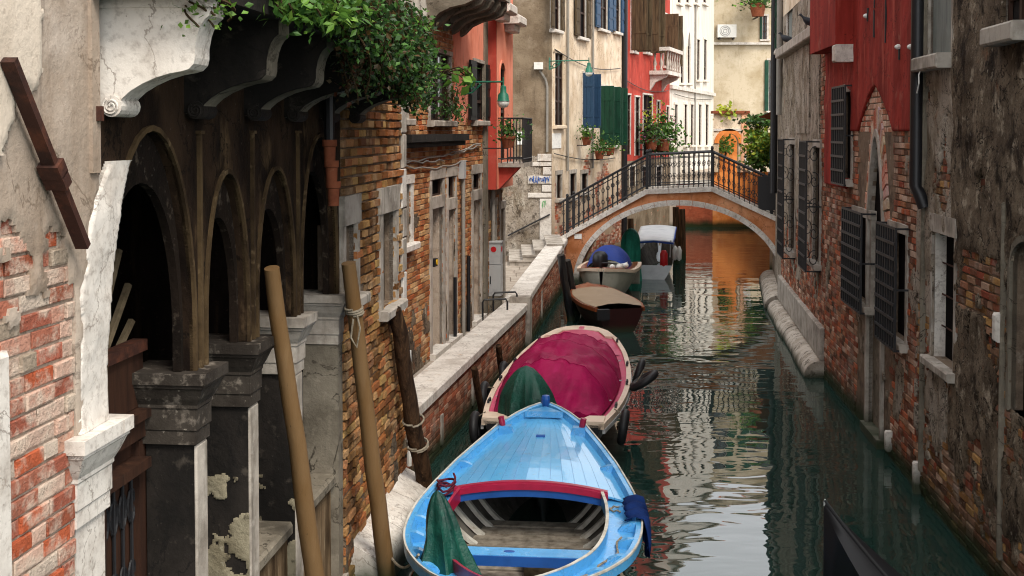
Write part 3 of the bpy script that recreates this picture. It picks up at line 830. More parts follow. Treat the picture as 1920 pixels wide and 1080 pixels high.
# piers and capitals
def rect_loft(mb, u0, u1, w0, w1, prof):
    rings = []
    for e, z in prof:
        rings.append([(u0 - e, -(w1 + e), z), (u1 + e, -(w1 + e), z), (u1 + e, -(w0 - e), z), (u0 - e, -(w0 - e), z)])
    mb.loft(rings)
for k, (a, b, mt) in enumerate(PIERS):
    a, b = yu(a), yu(b)
    mb = MB()
    if k == 4: mb.wbox(a, b, -.3, .012, .28, 2.36)
    else:
        rect_loft(mb, a + .015, b - .015, -.3, .0, [(0, .28), (0, 2.36)])
    pr = mb.build('pier', MT[mt], AW.root)
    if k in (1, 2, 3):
        mb = MB(); mb.cbox(a + .012, b - .012, -.003, .012, .29, 2.34, .01); mb.build('lit_front', MT['istria_grey'], pr)  # pale strip paints the lit front edge onto the dark pier
    mb = MB()
    rect_loft(mb, a, b, -.3, .005, [(-.005, 2.345), (.012, 2.352), (.012, 2.43), (.02, 2.44), (.02, 2.56), (.028, 2.572), (.028, 2.59), (.05, 2.63), (.075, 2.69), (.085, 2.70), (.085, 2.715), (.1, 2.722), (.1, CAPZ - .002)])
    mb.build('capital', MT[{0: 'istria', 3: 'istria_grey', 4: 'istria_grey'}.get(k, 'capital_dark')], pr)
    mb = MB()
    mb.wbox(a - .04, b + .04, -.34, .05, -.6, .28)
    mb.build('pier_base', MT['istria_grey'], pr)
    if k in (1, 2, 3):
        mb = MB()
        m = (a + b) / 2
        mb.wbox(m - .016, m + .016, -.01, .024, CAPZ, 4.18)
        mb.wbox(m - .03, m + .03, -.01, .035, 4.18, 4.2)
        mb.build('lesene', MT['soot_lit_edge'], AW.root)
mb = MB(); mb.wbox(yu(5.3), yu(10.3), -.5, -.02, -.7, .26); mb.build('footing', MT['istria_grey'], AW.root)
# passage behind the arcade
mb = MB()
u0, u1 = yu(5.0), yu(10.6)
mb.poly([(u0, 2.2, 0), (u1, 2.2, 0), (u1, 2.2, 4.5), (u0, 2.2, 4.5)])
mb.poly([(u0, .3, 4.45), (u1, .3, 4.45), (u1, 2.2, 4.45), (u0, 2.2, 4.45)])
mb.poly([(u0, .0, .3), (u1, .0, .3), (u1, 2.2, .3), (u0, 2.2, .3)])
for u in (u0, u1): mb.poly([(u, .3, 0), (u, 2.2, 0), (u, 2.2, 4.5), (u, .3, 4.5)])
mb.build('passage', MT['passage_shade'], AW.root)
# pale plaster left on the side of the third pier
for (Yp, hgt, sd) in ((7.8, 1.45, 81), (8.85, 1.2, 83)):
    PW = Wall(tuple(AW.P(yu(Yp) + .013, -.3, 0)[:2]), tuple(AW.P(yu(Yp) + .013, 0, 0)[:2]))
    hp = empty('quay_section'); hp.parent = AW.root
    hp.matrix_basis = (Matrix.Translation(AW.a) @ Matrix.Rotation(AW.rz, 4, 'Z')).inverted() @ Matrix.Translation(PW.a) @ Matrix.Rotation(PW.rz, 4, 'Z')
    plaster(PW, 0, PW.L, .3, 2.3, lambda u, z: (hgt - z) * .7 + .55 * fbm(u * 4, z * 3, sd), MT['old_plaster'], .011, .014, 'old_plaster', holes=[], parent=hp)
# door of the first bay
def door_bay():
    u0, u1 = yu(5.70), yu(6.9)
    mb = MB()
    mb.wbox(u0, u1, -.42, -.36, .3, 2.5)
    d = mb.build('door', MT['wood_dark'], AW.root)
    f = MB()
    for a in (u0, u1 - .11, (u0 + u1) / 2 - .05):
        f.wbox(a, a + .11, -.37, -.31, .3, 2.38)
    f.wbox(u0, u1, -.36, -.29, 2.40, 2.52)
    f.wbox(u0, u1, -.35, -.25, 2.52, 2.57)
    for a in (.35, 1.2): f.wbox(u0, u1, -.365, -.312, a, a + .14)
    f.build('door_frame', MT['wood_dark'], d)
    mo = MB(); mo.wbox(u0 + .1, u1 - .1, -.36, -.24, 2.23, 2.29); mo.build('rail_moulding', MT['wood_dark'], d)
    g = MB()
    for k in range(9):
        a = u0 + .14 + k * .115
        g.tube([(a, .345, .5), (a, .345, 2.2)], .011, 6)
        for j in range(4):
            zc = .75 + j * .42
            g.tube([(a + .045 * math.cos(t * math.tau / 12), .345, zc + .1 * math.sin(t * math.tau / 12)) for t in range(13)], .008, 5)
    g.build('door_grille', MT['iron'], d)
    p = MB(); p.wbox(u0, u1, -.40, -.33, 2.575, 2.96); p.build('transom_panel', MT['wood_dark'], d)
    p = MB(); p.wbox(u0, u1, -.39, -.3, 2.9, 2.965); p.build('transom_rail', MT['rust'], d)
door_bay()
mb = MB(); mb.wbox(yu(7.05), yu(7.8), -.5, -.3, .3, 2.3); mb.build('infill_wall', MT['cavern'], AW.root)
plaster(AW, yu(7.06), yu(7.79), .3, 2.2, lambda u, z: (1.15 - z) * .8 + .6 * fbm(u * 3, z * 3, 77), MT['render_grey'], .03, .02, 'old_plaster', holes=[], w=-.3)
plaster(AW, yu(8.0), yu(8.9), .3, 2.4, lambda u, z: (1.5 - z) * .5 + .6 * fbm(u * 3, z * 3, 78), MT['render_grey'], .03, .02, 'old_plaster', holes=[], w=-.9)
for (a, b) in ((8.0, 8.85), (9.05, 10.1)):
    mb = MB(); mb.wbox(yu(a), yu(b), -.27, -.06, .27, 1.12); pw = mb.build('parapet', MT['soot_pale'], AW.root)
    mb = MB(); mb.cbox(yu(a) + .004, yu(b) - .004, -.3, -.01, 1.12, 1.22, .02); mb.build('coping', MT['render_grey'], pw)
# timbers leaning inside the first arch
for k, (p, q, lab) in enumerate([((178, 640), (222, 470), 'grey timber standing steepest inside the first arch above the old door'),
                  ((182, 665), (240, 535), 'grey timber leaning in the middle of the first arch above the old door'),
                  ((184, 690), (246, 603), 'lowest grey timber leaning inside the first arch above the old door')]):
    a, b = AW.hit(*p, -.42), AW.hit(*q, -.46)
    A, B = AW.P(a[0] - .1, -.42, a[1] - .2), AW.P(b[0], -.46, b[1])
    mb = MB(); mb.tube([A, B], .026, 6)
    tag(mb.build('timber', MT['stick']), lab, 'timber', 'timbers leaning inside the first arch')

# near brick and plaster, left of the arches
wall_face(AW, 0, uA, -.7, 12.5, MT['mortar_pale'], 'wall', 0, .2, [])
def keepA(u, z):
    return (z - 3.55) * 1.1 + .75 * fbm(u * 1.7, z * 1.3, 4) + .35 * fbm(u * 6, z * 6, 8) + (.35 if u > uA - .1 and z > 3.5 else 0)
def keepA2(u, z):
    if u <= uA: return keepA(u, z)
    if z < CAPZ + .01: return -1
    if u > yu(5.64) + .015 * fbm(u, z * 3, 5) or haunch(u, z) > .03: return -1
    return 1
plaster(AW, 0, yu(5.72), 2.2, 5.3, keepA2, MT['plaster_beige'], .028, .03, 'plaster', holes=arches)
mb = MB(); mb.poly([(0, -.03, 5.3), (uA, -.03, 5.3), (uA, -.03, 12.5), (0, -.03, 12.5)]); mb.build('upper_plaster', MT['plaster_beige'], AW.root)
def keepT(u, z):
    return 1 if z - 4.38 + .25 * fbm(u * 3, z * 3, 6) + (yu(4.95) - u) * 1.4 > 0 and u < yu(5.08) + .05 * fbm(z * 4, 3) else -1
plaster(AW, 0, yu(5.2), 4.1, 5.3, keepT, MT['cream_coat'], .025, .055, 'outer_coat', holes=[])
bricks(AW, yu(4.2), uA, .2, 4.2, PAL_PALE, 'pale', lambda u, z: keepA(u, z) < .25, 300, bl=.25, bh=.07, jt=.015, proud=(.002, .018), holes=[], bmat='brick_limed')
mb = MB(); mb.cbox(yu(4.3), yu(4.78), 0, .05, -.6, 3.3, .02); mb.build('stone_jamb', MT['istria'], AW.root)
mb = MB(); mb.wbox(yu(5.52), yu(5.6), 0, .05, 4.0, 4.83); mb.build('lesene', MT['plaster_beige'], AW.root)
# rough brick right of the arches
r1 = AW.rect(640, 662, 420, 556); r2 = AW.rect(711, 736, 397, 572)
wA = window(AW, r1, MT['istria_grey'], .09, .2, True, 'cavern', .04, .26, None)
wB = window(AW, r2, MT['istria_grey'], .12, .22, True, 'frost', .04, .26, None)
wall_face(AW, uB, AW.L, -.7, 12.5, MT['mortar'], 'brick_wall', 0, .22)
bricks(AW, uB + .01, AW.L, .1, 6.2, PAL_OCHRE + PAL_ORANGE[:4], 'ochre', lambda u, z: not (z > 2.2 and u > AW.L - .2) and fbm(u * 3, z * 3, 7) > -.75, 300, bl=.24, bh=.066, jt=.02, proud=(.006, .045), near=lambda u, z: abs(z - 2.6), bmat='brick_warm')
def keepC(u, z):
    return .9 * fbm(u * 1.6, z * .8, 14) - .42 + (.9 - z) * .25
plaster(AW, uB + .02, AW.L - .02, .1, 4.6, keepC, MT['plaster_rot'], .035, .03, 'plaster_remnant')
z = 2.2
k = 0
while z < 6:
    h = rnd.uniform(.28, .5)
    mb = MB(); mb.cbox(AW.L - (.24 if k % 2 else .15), AW.L + .012, -.2, .035, z, z + h - .01, .012, .004)
    mb.build('quoin', MT['istria_grey' if k % 3 else 'istria'], AW.root)
    z += h; k += 1
body(AW, 12.5, 7, MT['soot'], 2.3)
mb = MB(); mb.tube([AW.P(AW.L + .02, .05, .45), AW.P(AW.L + .02, .05, 1.75)], .028, 8)
tag(mb.build('white_pipe', MT['plastic_white']), 'thin white pipe standing at the brick corner by the quay', 'pipe')
# water-level stone roll at the corner
segs = [(10.55, 11.4), (11.42, 12.2), (12.22, 13.02)]
for k, (a, b) in enumerate(segs):
    mb = MB()
    rings = []
    for i in range(13):
        u = yu(a) + (yu(b) - yu(a)) * i / 12
        e = 1 - .03 * (abs(i - 6) / 6) ** 6 + .03 * fbm(u * 3, k)
        rings.append([(u, -w_ * e, z_ if z_ < 0 else z_ * e + .02 * fbm(u * 4, w_ * 5, 3)) for w_, z_ in ((.34, -.3), (.345, .12), (.335, .22), (.30, .30), (.24, .345), (.16, .38), (.05, .43), (0.0, .46), (0.0, -.3))])
    mb.loft(rings)
    mb.build('plinth_stone', MT['istria'], AW.root, smooth=True, auto=35)
# balcony
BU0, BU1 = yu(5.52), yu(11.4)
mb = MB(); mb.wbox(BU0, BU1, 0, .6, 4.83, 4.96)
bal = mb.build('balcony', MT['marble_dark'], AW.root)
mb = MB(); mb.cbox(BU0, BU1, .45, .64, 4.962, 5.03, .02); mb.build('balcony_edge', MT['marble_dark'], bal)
mb = MB(); mb.wbox(BU0, BU1, .46, .6, 5.9, 6.0); mb.build('balcony_rail', MT['istria_grey'], bal)
bm = MB(); bm.lathe([(.05, 0), (.05, .08), (.03, .12), (.065, .3), (.03, .55), (.05, .75), (.05, .872)], 10); bmm = bm.mesh('baluster', MT['istria_grey'], True)
for k in range(18):
    link('baluster', bmm, bal, (BU0 + .15 + k * (BU1 - BU0 - .3) / 17, -.53, 5.029))
prof = [(0, 4.83), (.56, 4.83), (.56, 4.75), (.535, 4.73), (.515, 4.70), (.5, 4.66), (.488, 4.6), (.487, 4.55), (.48, 4.52), (.455, 4.495), (.42, 4.485), (.36, 4.475), (.29, 4.455), (.22, 4.425), (.16, 4.39), (.12, 4.355), (.1, 4.32), (0, 4.30)]
def corbel(Y, mat):
    u = yu(Y)
    mb = MB()
    mb.prism([(w, z) for w, z in prof], lambda p: (u, -p[0], p[1]), lambda p: (u + .19, -p[0], p[1]))
    c = mb.build('corbel', MT[mat], AW.root)
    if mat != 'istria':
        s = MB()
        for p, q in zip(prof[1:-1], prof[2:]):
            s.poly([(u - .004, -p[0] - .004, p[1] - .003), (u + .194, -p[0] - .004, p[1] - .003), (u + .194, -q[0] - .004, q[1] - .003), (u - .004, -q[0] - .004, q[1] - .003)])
        s.build('lit_face', MT['render_grey'], c)  # lighter skin puts the light on the curved front into its colour
    s = MB()
    s.tube([(u - .012, -.072, 4.318), (u + .205, -.072, 4.318)], .052, 16)
    s.build('scroll', MT[mat], c)
    s = MB()
    s.tube([(u - .016, -.072 + (.008 + .034 * i / 30) * math.cos(i * .45), 4.318 + (.008 + .034 * i / 30) * math.sin(i * .45)) for i in range(31)], .006, 5)
    s.build('spiral', MT[mat], c)
    if mat == 'istria':
        s = MB(); s.wbox(u - .012, u + .2, .0, .57, 4.79, 4.828); s.build('abacus', MT[mat], c)
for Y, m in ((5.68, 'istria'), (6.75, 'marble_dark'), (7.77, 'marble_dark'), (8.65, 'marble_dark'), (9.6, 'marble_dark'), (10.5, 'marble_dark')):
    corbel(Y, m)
# iron wall anchor
a = AW.hit(165, 213)
mb = MB(); mb.wbox(a[0] - .02, a[0] + .02, 0, .07, a[1] - .035, a[1] + .035); mb.build('anchor_bolt', MT['rust'], AW.root)
# broken clay pipe
pa, pb = AW.hit(618, 262, .1), AW.hit(622, 380, .1)
mb = MB()
for k in range(3):
    z1, z0 = pa[1] - k * .17, pa[1] - k * .17 - .2
    mb.lathe([(.045, z0), (.05, z0 + .14), (.062, z0 + .15), (.062, z0 + .2), (.05, z0 + .2)], 12, Matrix.Translation((pa[0] + .02 * k, -.1 - .01 * k, 0)))
mb.build('clay_pipe', MT['terracotta'], AW.root, smooth=True, auto=40)
mb = MB(); mb.tube([(pa[0], -.1, pa[1]), (pa[0], -.1, 4.83)], .045, 10); mb.build('drainpipe', MT['pipe_black'], AW.root)
# rusty diagonal beam
a, b = AW.hit(12, 112, .08), AW.hit(152, 462, .08)
A, B = AW.P(a[0], .09, a[1]), AW.P(b[0], .09, b[1])
be = empty('rusty_beam', B, 0, 'rusty square beam slanting down the plaster wall beside the white bracket', 'beam')
def beam_box(mb, A, B, hw, hn):
    d = (B - A); n = AW.n; s_ = d.cross(n).normalized()
    P = []
    for p in (A, B):
        for q, r in ((-1, -1), (1, -1), (1, 1), (-1, 1)):
            P.append(p + s_ * hw * q + n * hn * r)
    i = len(mb.v)
    for p in P: mb.vert(p)
    for f in ((0, 1, 2, 3), (7, 6, 5, 4), (0, 4, 5, 1), (1, 5, 6, 2), (2, 6, 7, 3), (3, 7, 4, 0)): mb.f.append(tuple(i + k for k in f))
mb = MB(); beam_box(mb, A - B, Vector((0, 0, 0)), .018, .03); mb.build('bar', MT['rust'], be)
for t in (.56, .62):
    mb = MB(); c = (A - B) * (1 - t)
    beam_box(mb, c + AW.n * -.0 + (A - B).normalized() * .04, c - (A - B).normalized() * .03, .034 if t < .6 else .03, .048); mb.build('clamp', MT['rust'], be)
# mooring poles
def pole(name, A, B, r0, r1, mat, label, cat, group=None, cap=False, wob=0.0, n=14):
    A, B = Vector(A), Vector(B)
    root = empty(name, (B.x, B.y, B.z), 0, label, cat, group)
    mb = MB()
    K = 14
    pts = [(A - B).lerp(Vector((0, 0, 0)), i / K) + Vector((fbm(i * .6, 1, r0 * 50) * wob, fbm(i * .6, 5, r0 * 50) * wob, 0)) for i in range(K + 1)]
    mb.tube(pts, [r0 + (r1 - r0) * i / K + (abs(fbm(i * .9, 2)) * wob * .5) for i in range(K + 1)], n)
    mb.build('shaft', mat, root, smooth=True, auto=40)
    return root
pole('mooring_pole', (-1.63, 7.92, 3.27), (-1.33, 9.3, -1.3), .052, .088, MT['pole_tan'], 'smooth tan mooring pole leaning in front of the arches, nearer one', 'pole', 'tan mooring poles', wob=.012)
p2r = pole('mooring_pole', (-1.385, 9.9, 3.08), (-1.02, 10.85, -1.3), .06, .088, MT['pole_tan'], 'smooth tan mooring pole tied with a rope, beside the brick wall', 'pole', 'tan mooring poles', wob=.012)
dp = pole('wooden_pile', (-1.205, 12.0, 2.36), (-.78, 13.3, -1.2), .075, .1, MT['wood_pile'], 'rough dark wooden pile leaning at the start of the quay', 'pile', None, wob=.035, n=10)
def rope_ring(root_pt, A, B, t, r, mat, turns=2):
    A, B = Vector(A), Vector(B)
    c = A.lerp(B, t)
    d = (B - A).normalized()
    x = d.cross(Vector((1, 0, 0))).normalized(); y = d.cross(x)
    mb = MB()
    pts = [c + (x * math.cos(i * math.tau / 14) + y * math.sin(i * math.tau / 14)) * (r + .004 * math.sin(i)) + d * (.02 * i / 14) for i in range(14 * turns + 1)]
    mb.tube(pts, .011, 6)
    return mb
m_ = rope_ring(None, (-1.385, 9.9, 3.08), (-1.02, 10.85, -1.3), .088, .075, None, 3)
c = Vector((-1.385, 9.9, 3.08)).lerp(Vector((-1.02, 10.85, -1.3)), .1)
m_.tube([c + Vector((.03, -.07, 0)), c + Vector((.06, -.09, -.12)), c + Vector((.03, -.09, -.28)), c + Vector((-.02, -.08, -.2)), c + Vector((0, -.08, -.04))], .009, 6)
tag(m_.build('mooring_rope', MT['rope']), 'pale rope wound round the tan pole beside the brick wall', 'rope')
m_ = rope_ring(None, (-1.205, 12.0, 2.36), (-.78, 13.3, -1.2), .35, .115, None, 1)
tag(m_.build('mooring_rope', MT['rope']), 'upper rope loop round the rough dark pile', 'rope')
m_ = rope_ring(None, (-1.205, 12.0, 2.36), (-.78, 13.3, -1.2), .43, .118, None, 2)
tag(m_.build('mooring_rope', MT['rope']), 'lower rope loop round the rough dark pile', 'rope')

# ================================================================== LEFT QUAY
Q0, Q1, Q2 = (-1.30, 13.05), (.26, 22.3), (1.47, 31.95)
QA, QB = Wall(Q0, Q1), Wall(Q1, Q2)
QA.make('quay_wall', 'brick quay wall with white stone coping beside the moored boats', 'wall')
QB.root = QA.root
ZQ = .92
def quay_part(W, z_at, root_shift, npart, lab):
    off = empty('quay_section', (0, 0, 0))
    off.parent = QA.root
    off.matrix_local = QA_M.inverted() @ Matrix.Translation(W.a) @ Matrix.Rotation(W.rz, 4, 'Z')
    mb = MB()
    n = 12
    for i in range(n):
        a, b = W.L * i / n, W.L * (i + 1) / n
        mb.poly([(a, 0, -.8), (b, 0, -.8), (b, 0, z_at(b) - .1), (a, 0, z_at(a) - .1)])
        mb.poly([(a, .38, -.8), (b, .38, -.8), (b, .38, z_at(b) - .1), (a, .38, z_at(a) - .1)])
    mb.build('mortar_face', MT['mortar'], off)
    bricks(W, 0.0, W.L, -.1, 1.6, PAL_QUAY, 'quay', lambda u, z: z < z_at(u) - .16, npart, bl=.25, bh=.062, jt=.012, proud=(.004, .016), parent=off, holes=[])
    u = 0.0
    while u < W.L - .05:
        L = min(rnd.uniform(.75, 1.25), W.L - u)
        mb = MB()
        a, b = u + .005, u + L - .005
        ov = .05
        rings = []
        for (uu) in (a, b):
            z = z_at(uu)
            rings.append([(uu, -ov, z - .13), (uu, -ov, z - .02), (uu, -ov + .02, z), (uu, .4, z), (uu, .42, z - .02), (uu, .42, z - .13)])
        mb.loft(rings)
        mb.build('coping_stone', MT['istria'], off)
        u += L
    return off
QA_M = Matrix.Translation(QA.a) @ Matrix.Rotation(QA.rz, 4, 'Z')
quay_part(QA, lambda u: ZQ, 0, 300, '')
quay_part(QB, lambda u: 1.0 + .26 * min(1, max(0, u / QB.L)) ** .9, 0, 0, '')
mb = MB()
P_ = QA_M.inverted() @ Vector((.27, 22.35, 0))
mb.box(P_.x - .13, P_.x + .17, P_.y - .09, P_.y + .3, -.6, 1.03)
mb.build('stone_post', MT['istria_grey'], QA.root)
for (px, yt, yb) in ((1040, 0, 0),):
    pass
# white marker slabs on the quay wall
for (Y, z0, z1) in ((15.2, .1, .5), (17.2, .15, .55), (25.2, .05, .75)):
    W = QA if Y < 22 else QB
    M_ = QA_M.inverted() @ Matrix.Translation(W.a) @ Matrix.Rotation(W.rz, 4, 'Z')
    mb = MB(); mb.wbox(W.atY(Y) - .05, W.atY(Y) + .05, 0, .035, z0, z1)
    o = mb.build('stone_marker', MT['istria_grey'], QA.root); o.matrix_local = M_
# quay pavement of slabs
def hseg(Y):
    return -4.28 + .17 * Y
def qin(Y):
    W = QA if Y < 22.3 else QB
    t = (Y - W.a.y) / (W.b.y - W.a.y)
    return W.a.x + (W.b.x - W.a.x) * t - .40
pv = empty('pavement', (-1.5, 18, .7), 0, kind='structure')
FZ = .70
mb = MB(); mb.poly([(-9, 12, FZ - .03), (qin(12.9) + .05, 12.9, FZ - .03), (qin(22.3) + .05, 22.3, FZ - .03), (qin(33) + .05, 33, FZ - .03), (-9, 33, FZ - .03)])
o = mb.build('paving_bed', MT['mortar'], pv); o.location = (1.5, -18, -.7)
Y = 13.1
while Y < 31:
    L = rnd.uniform(.5, .85)
    x0, x1 = hseg(Y) - .3 if Y < 24 else -2.6, qin(Y)
    n = max(2, int((x1 - x0) / .5))
    cut = [x0 + (x1 - x0) * (k + (rnd.uniform(-.15, .15) if 0 < k < n else 0)) / n for k in range(n + 1)]
    for k in range(n):
        mb = MB()
        zz = FZ + rnd.uniform(-.006, .006)
        g = .006
        rr = [[(cut[k] + g, Y + g, FZ - .04), (cut[k + 1] - g, Y + g, FZ - .04), (cut[k + 1] - g, Y + L - g, FZ - .04), (cut[k] + g, Y + L - g, FZ - .04)]]
        rr.append([(p[0], p[1], zz - .008) for p in rr[0]])
        rr.append([(p[0] + (.008 if i in (0, 3) else -.008), p[1] + (.008 if i < 2 else -.008), zz) for i, p in enumerate(rr[0])])
        mb.loft(rr)
        o = mb.build('paving_slab', MT['paving'], pv); o.location = (1.5, -18, -.7)
    Y += L
# low iron hoop rails on the coping
for (px, py, wd, lab) in ((905, 605, .62, 'low black iron hoop rail at the quay edge, nearer one'), (925, 590, .62, 'low black iron hoop rail at the quay edge, farther one')):
    g = ground(px, py, FZ)
    d = QA.u
    mb = MB()
    h = .42
    A, B = Vector((g.x, g.y, FZ)), Vector((g.x, g.y, FZ)) + Vector((.45, .1, 0))
    mb.tube([A, A + Vector((0, 0, h - .05)), A + Vector((.03, 0, h)), B + Vector((-.03, 0, h)), B + Vector((0, 0, h - .05)), B], .018, 8)
    tag(mb.build('hoop_rail', MT['iron']), lab, 'rail', 'iron hoop rails on the quay')

# ================================================================== SECOND LEFT HOUSE (brick) AND SALMON HOUSE
BW = Wall((hseg(13.3), 13.3), (hseg(22.2), 22.2))
BW.make('brick_house', 'orange brick house with stone door frames on the quay, behind the dark pile', 'house')
R = BW.rect
window(BW, R(735, 760, 150, 222), MT['istria_grey'], .07, .15, True, 'glass', .04)
window(BW, R(803, 842, 100, 226), MT['istria_grey'], .07, .15, True, 'glass', .04, shut=None)
window(BW, R(885, 905, 118, 226), MT['istria_grey'], .06, .12, True, 'glass', .04, shut=MT['shut_dark'], shut_side='both')
window(BW, R(746, 767, 345, 458), MT['istria'], .1, .18, True, 'frost', .04, .12)
# doors with transom lights
for (x0, x1, yt, ym, yb) in ((806, 828, 335, 382, 628), (837, 851, 330, 385, 604), (884, 899, 325, 368, 575)):
    u0, u1, z0, z1 = R(x0, x1, yt, ym)
    window(BW, (u0, u1, z0 + .12, z1), MT['istria_grey'], .08, .15, False, 'void', .035, .16, (0, 0))
    BW.hole(u0, u1, FZ, z0 - .06)
    mb = MB()
    mb.wbox(u0 - .1, u0, -.04, .04, FZ, z0 + .12); mb.wbox(u1, u1 + .1, -.04, .04, FZ, z0 + .12); mb.wbox(u0, u1, -.04, .045, z0 - .06, z0 + .118)
    d = mb.build('door_frame', MT['istria_grey'], BW.root)
    mb = MB(); mb.wbox(u0, u1, -.2, -.15, FZ, z0 - .06); mb.build('door_leaf', MT['cavern' if x0 != 884 else 'wood_dark'], d)
    mb = MB(); mb.wbox(u0 - .12, u1 + .12, -.1, .12, FZ - .02, FZ + .1); mb.build('doorstep', MT['istria'], d)
for k in range(4):                                            # storey above the frame
    u = 1.2 + k * 2.1
    window(BW, (u, u + .8, 8.2, 9.8), MT['istria_grey'], .08, .15, True, 'glass', .04, shut=MT['shut_green'])
wall_face(BW, 0, BW.L, -.2, 12, MT['mortar_pale'], 'wall', 0, .2)
def keepS(u, z):
    ub = BW.U(850)
    return min((u - ub) * 1.6 + .3 * fbm(u * 2, z * 2, 5), (z - 4.35) * 1.5 + .3 * fbm(u * 2.5, z * 2.5, 15))
def keepG(u, z):
    return .8 * fbm(u * 1.1, z * 1.5, 31) - .3 + max(0, 1.9 - z) * .35 - (0 if u > 2.2 else .6)
bricks(BW, BW.U(725), BW.L, FZ, 7.4, PAL_ORANGE, 'orange', lambda u, z: keepS(u, z) < .1, 300, bl=.24, bh=.064, jt=.014, proud=(.004, .022), near=lambda u, z: abs(z - 3.2) + .3 * abs(u - 4.5), bmat='brick_warm')
plaster(BW, BW.U(840), BW.L, 4.0, 12, keepS, MT['salmon'], .05, .028, 'salmon_plaster')
plaster(BW, BW.U(735), BW.L, FZ, 3.0, keepG, MT['plaster_rot'], .05, .028, 'plaster_remnant')
body(BW, 12, 6, MT['soot'])
# wooden canopy strip, corbelled balcony above, pipes and wires
a = R(743, 856, 254, 270)
mb = MB(); mb.wbox(a[0], a[1], .0, .22, a[2] + .04, a[3] + .02); mb.wbox(a[0] + .02, a[1] - .02, 0, .16, a[2] - .04, a[2] + .036); mb.build('canopy_ledge', MT['marble_dark'], BW.root)
u0, u1, z0, z1 = R(772, 886, -90, 6, .0)
u0, u1 = BW.U(800), BW.U(862)
zb = BW.hit(830, 40)[1]
mb = MB(); mb.wbox(u0 - .1, u1 + .15, 0, .85, zb + .42, zb + .58); b2 = mb.build('balcony', MT['istria_grey'], BW.root)
for k in range(5):
    u = u0 + (u1 - u0) * k / 4
    pf = [(0, zb + .42), (.8, zb + .42), (.8, zb + .3), (.74, zb + .2), (.6, zb + .14), (.4, zb + .1), (.22, zb + .02), (.1, zb - .1), (0, zb - .16)]
    mb = MB(); mb.prism(pf, lambda p: (u - .09, -p[0], p[1]), lambda p: (u + .09, -p[0], p[1])); mb.build('corbel', MT['render_grey'], b2)
mb = MB(); mb.wbox(u0, u1, .7, .84, zb + 1.4, zb + 1.5); mb.build('balcony_rail', MT['istria_grey'], b2)
for k in range(10):
    link('baluster', bmm, b2, (u0 + .1 + k * (u1 - u0 - .2) / 9, -.77, zb + .575), (0, 0, 0), (1, 1, .95))
def pipe(W, pts, r, mat, w=.06, name='downpipe', parent=None):
    mb = MB(); mb.tube([(u, -w, z) for u, z in pts], r, 8)
    return mb.build(name, mat, parent or W.root, smooth=True, auto=50)
ua = BW.U(737); pipe(BW, [(ua, BW.hit(737, 292)[1]), (ua, 11.8)], .05, MT['rust'], .07)
ua = BW.U(862); pipe(BW, [(ua, FZ), (ua, BW.hit(862, 310)[1])], .035, MT['pipe_grey'])
for (x, y0, y1) in ((846, 520, 618), (872, 480, 590)):
    ua = BW.U(x); pipe(BW, [(ua, FZ), (ua, BW.hit(x, y0)[1])], .03, MT['pipe_black'])
ua = BW.hit(861, 318); mb = MB(); mb.wbox(ua[0] - .1, ua[0] + .1, 0, .1, ua[1] - .15, ua[1] + .15); mb.build('meter_box', MT['grey_box'], BW.root)
for (ya, yb, x0, x1, sag) in ((305, 268, 737, 896, .06), (300, 300, 737, 826, .03), (292, 272, 826, 896, .02), (309, 300, 737, 870, .09)):
    A, B = BW.hit(x0, ya), BW.hit(x1, yb)
    pipe(BW, [(A[0] + (B[0] - A[0]) * i / 10, A[1] + (B[1] - A[1]) * i / 10 - sag * math.sin(math.pi * i / 10) + .02 * math.sin(i * 2.3)) for i in range(11)], .012, MT['pipe_grey'], .05, 'cable')
a = BW.hit(811, 492); mb = MB(); mb.wbox(a[0] - .1, a[0] + .1, .0, .06, a[1] - .06, a[1] + .06); sg = mb.build('door_plate', MT['pipe_black'], BW.root)
mb = MB(); mb.lathe([(.045, .061), (.045, .07)], 14, Matrix.Translation((a[0] + .03, 0, a[1])) @ Matrix.Rotation(rad(90), 4, 'X')); mb.build('plate_disc', MT['yellow'], sg)

SW = Wall((hseg(22.2), 22.2), (hseg(24.0), 24.0))
SW.make('salmon_house', 'narrow salmon pink house with jettied upper floor and iron balcony', 'house')
R = SW.rect
uE = SW.L
for k, (x0, x1, y0, y1, ar) in enumerate([(929, 937, 130, 255, 1), (944, 951, 140, 300, 1)]):
    pass
JZ = SW.hit(922, 352)[1]
JW = .22
SJ = Wall(tuple((SW.a + SW.n * JW)[:2]), tuple((SW.b + SW.n * JW)[:2])); SJ.root = SW.root
def on_j(o):                                                    # parts built on the jettied face sit JW further out
    o.location = (0, -JW, 0); return o
rj = SJ.rect
for (x0, x1, y0, y1) in ((937, 946, 118, 300),):
    u0, u1, z0, z1 = rj(x0, x1, y0, y1)
    on_j(window(SJ, (u0, u1, z0, z1), MT['salmon'], .05, .12, False, 'void', .02, None, (0, 3), None, ('ellipse', z1 - .2)))
for k in range(2):
    on_j(window(SJ, (.2 + k * .85, .6 + k * .85, 8.4, 9.9), MT['istria_grey'], .07, .12, True, 'glass', .03, shut=MT['shut_dark']))
on_j(wall_face(SJ, 0, SW.L, JZ, 11.5, MT['salmon'], 'upper_wall', 0, .15))
mb = MB()
mb.wbox(-.002, .4, -.4, JW - .004, JZ - .002, 11.5)
mb.wbox(.4, SW.L, -.4, JW - .004, JZ - .002, JZ + .12)
mb.build('jetty_side', MT['salmon_red'], SW.root)
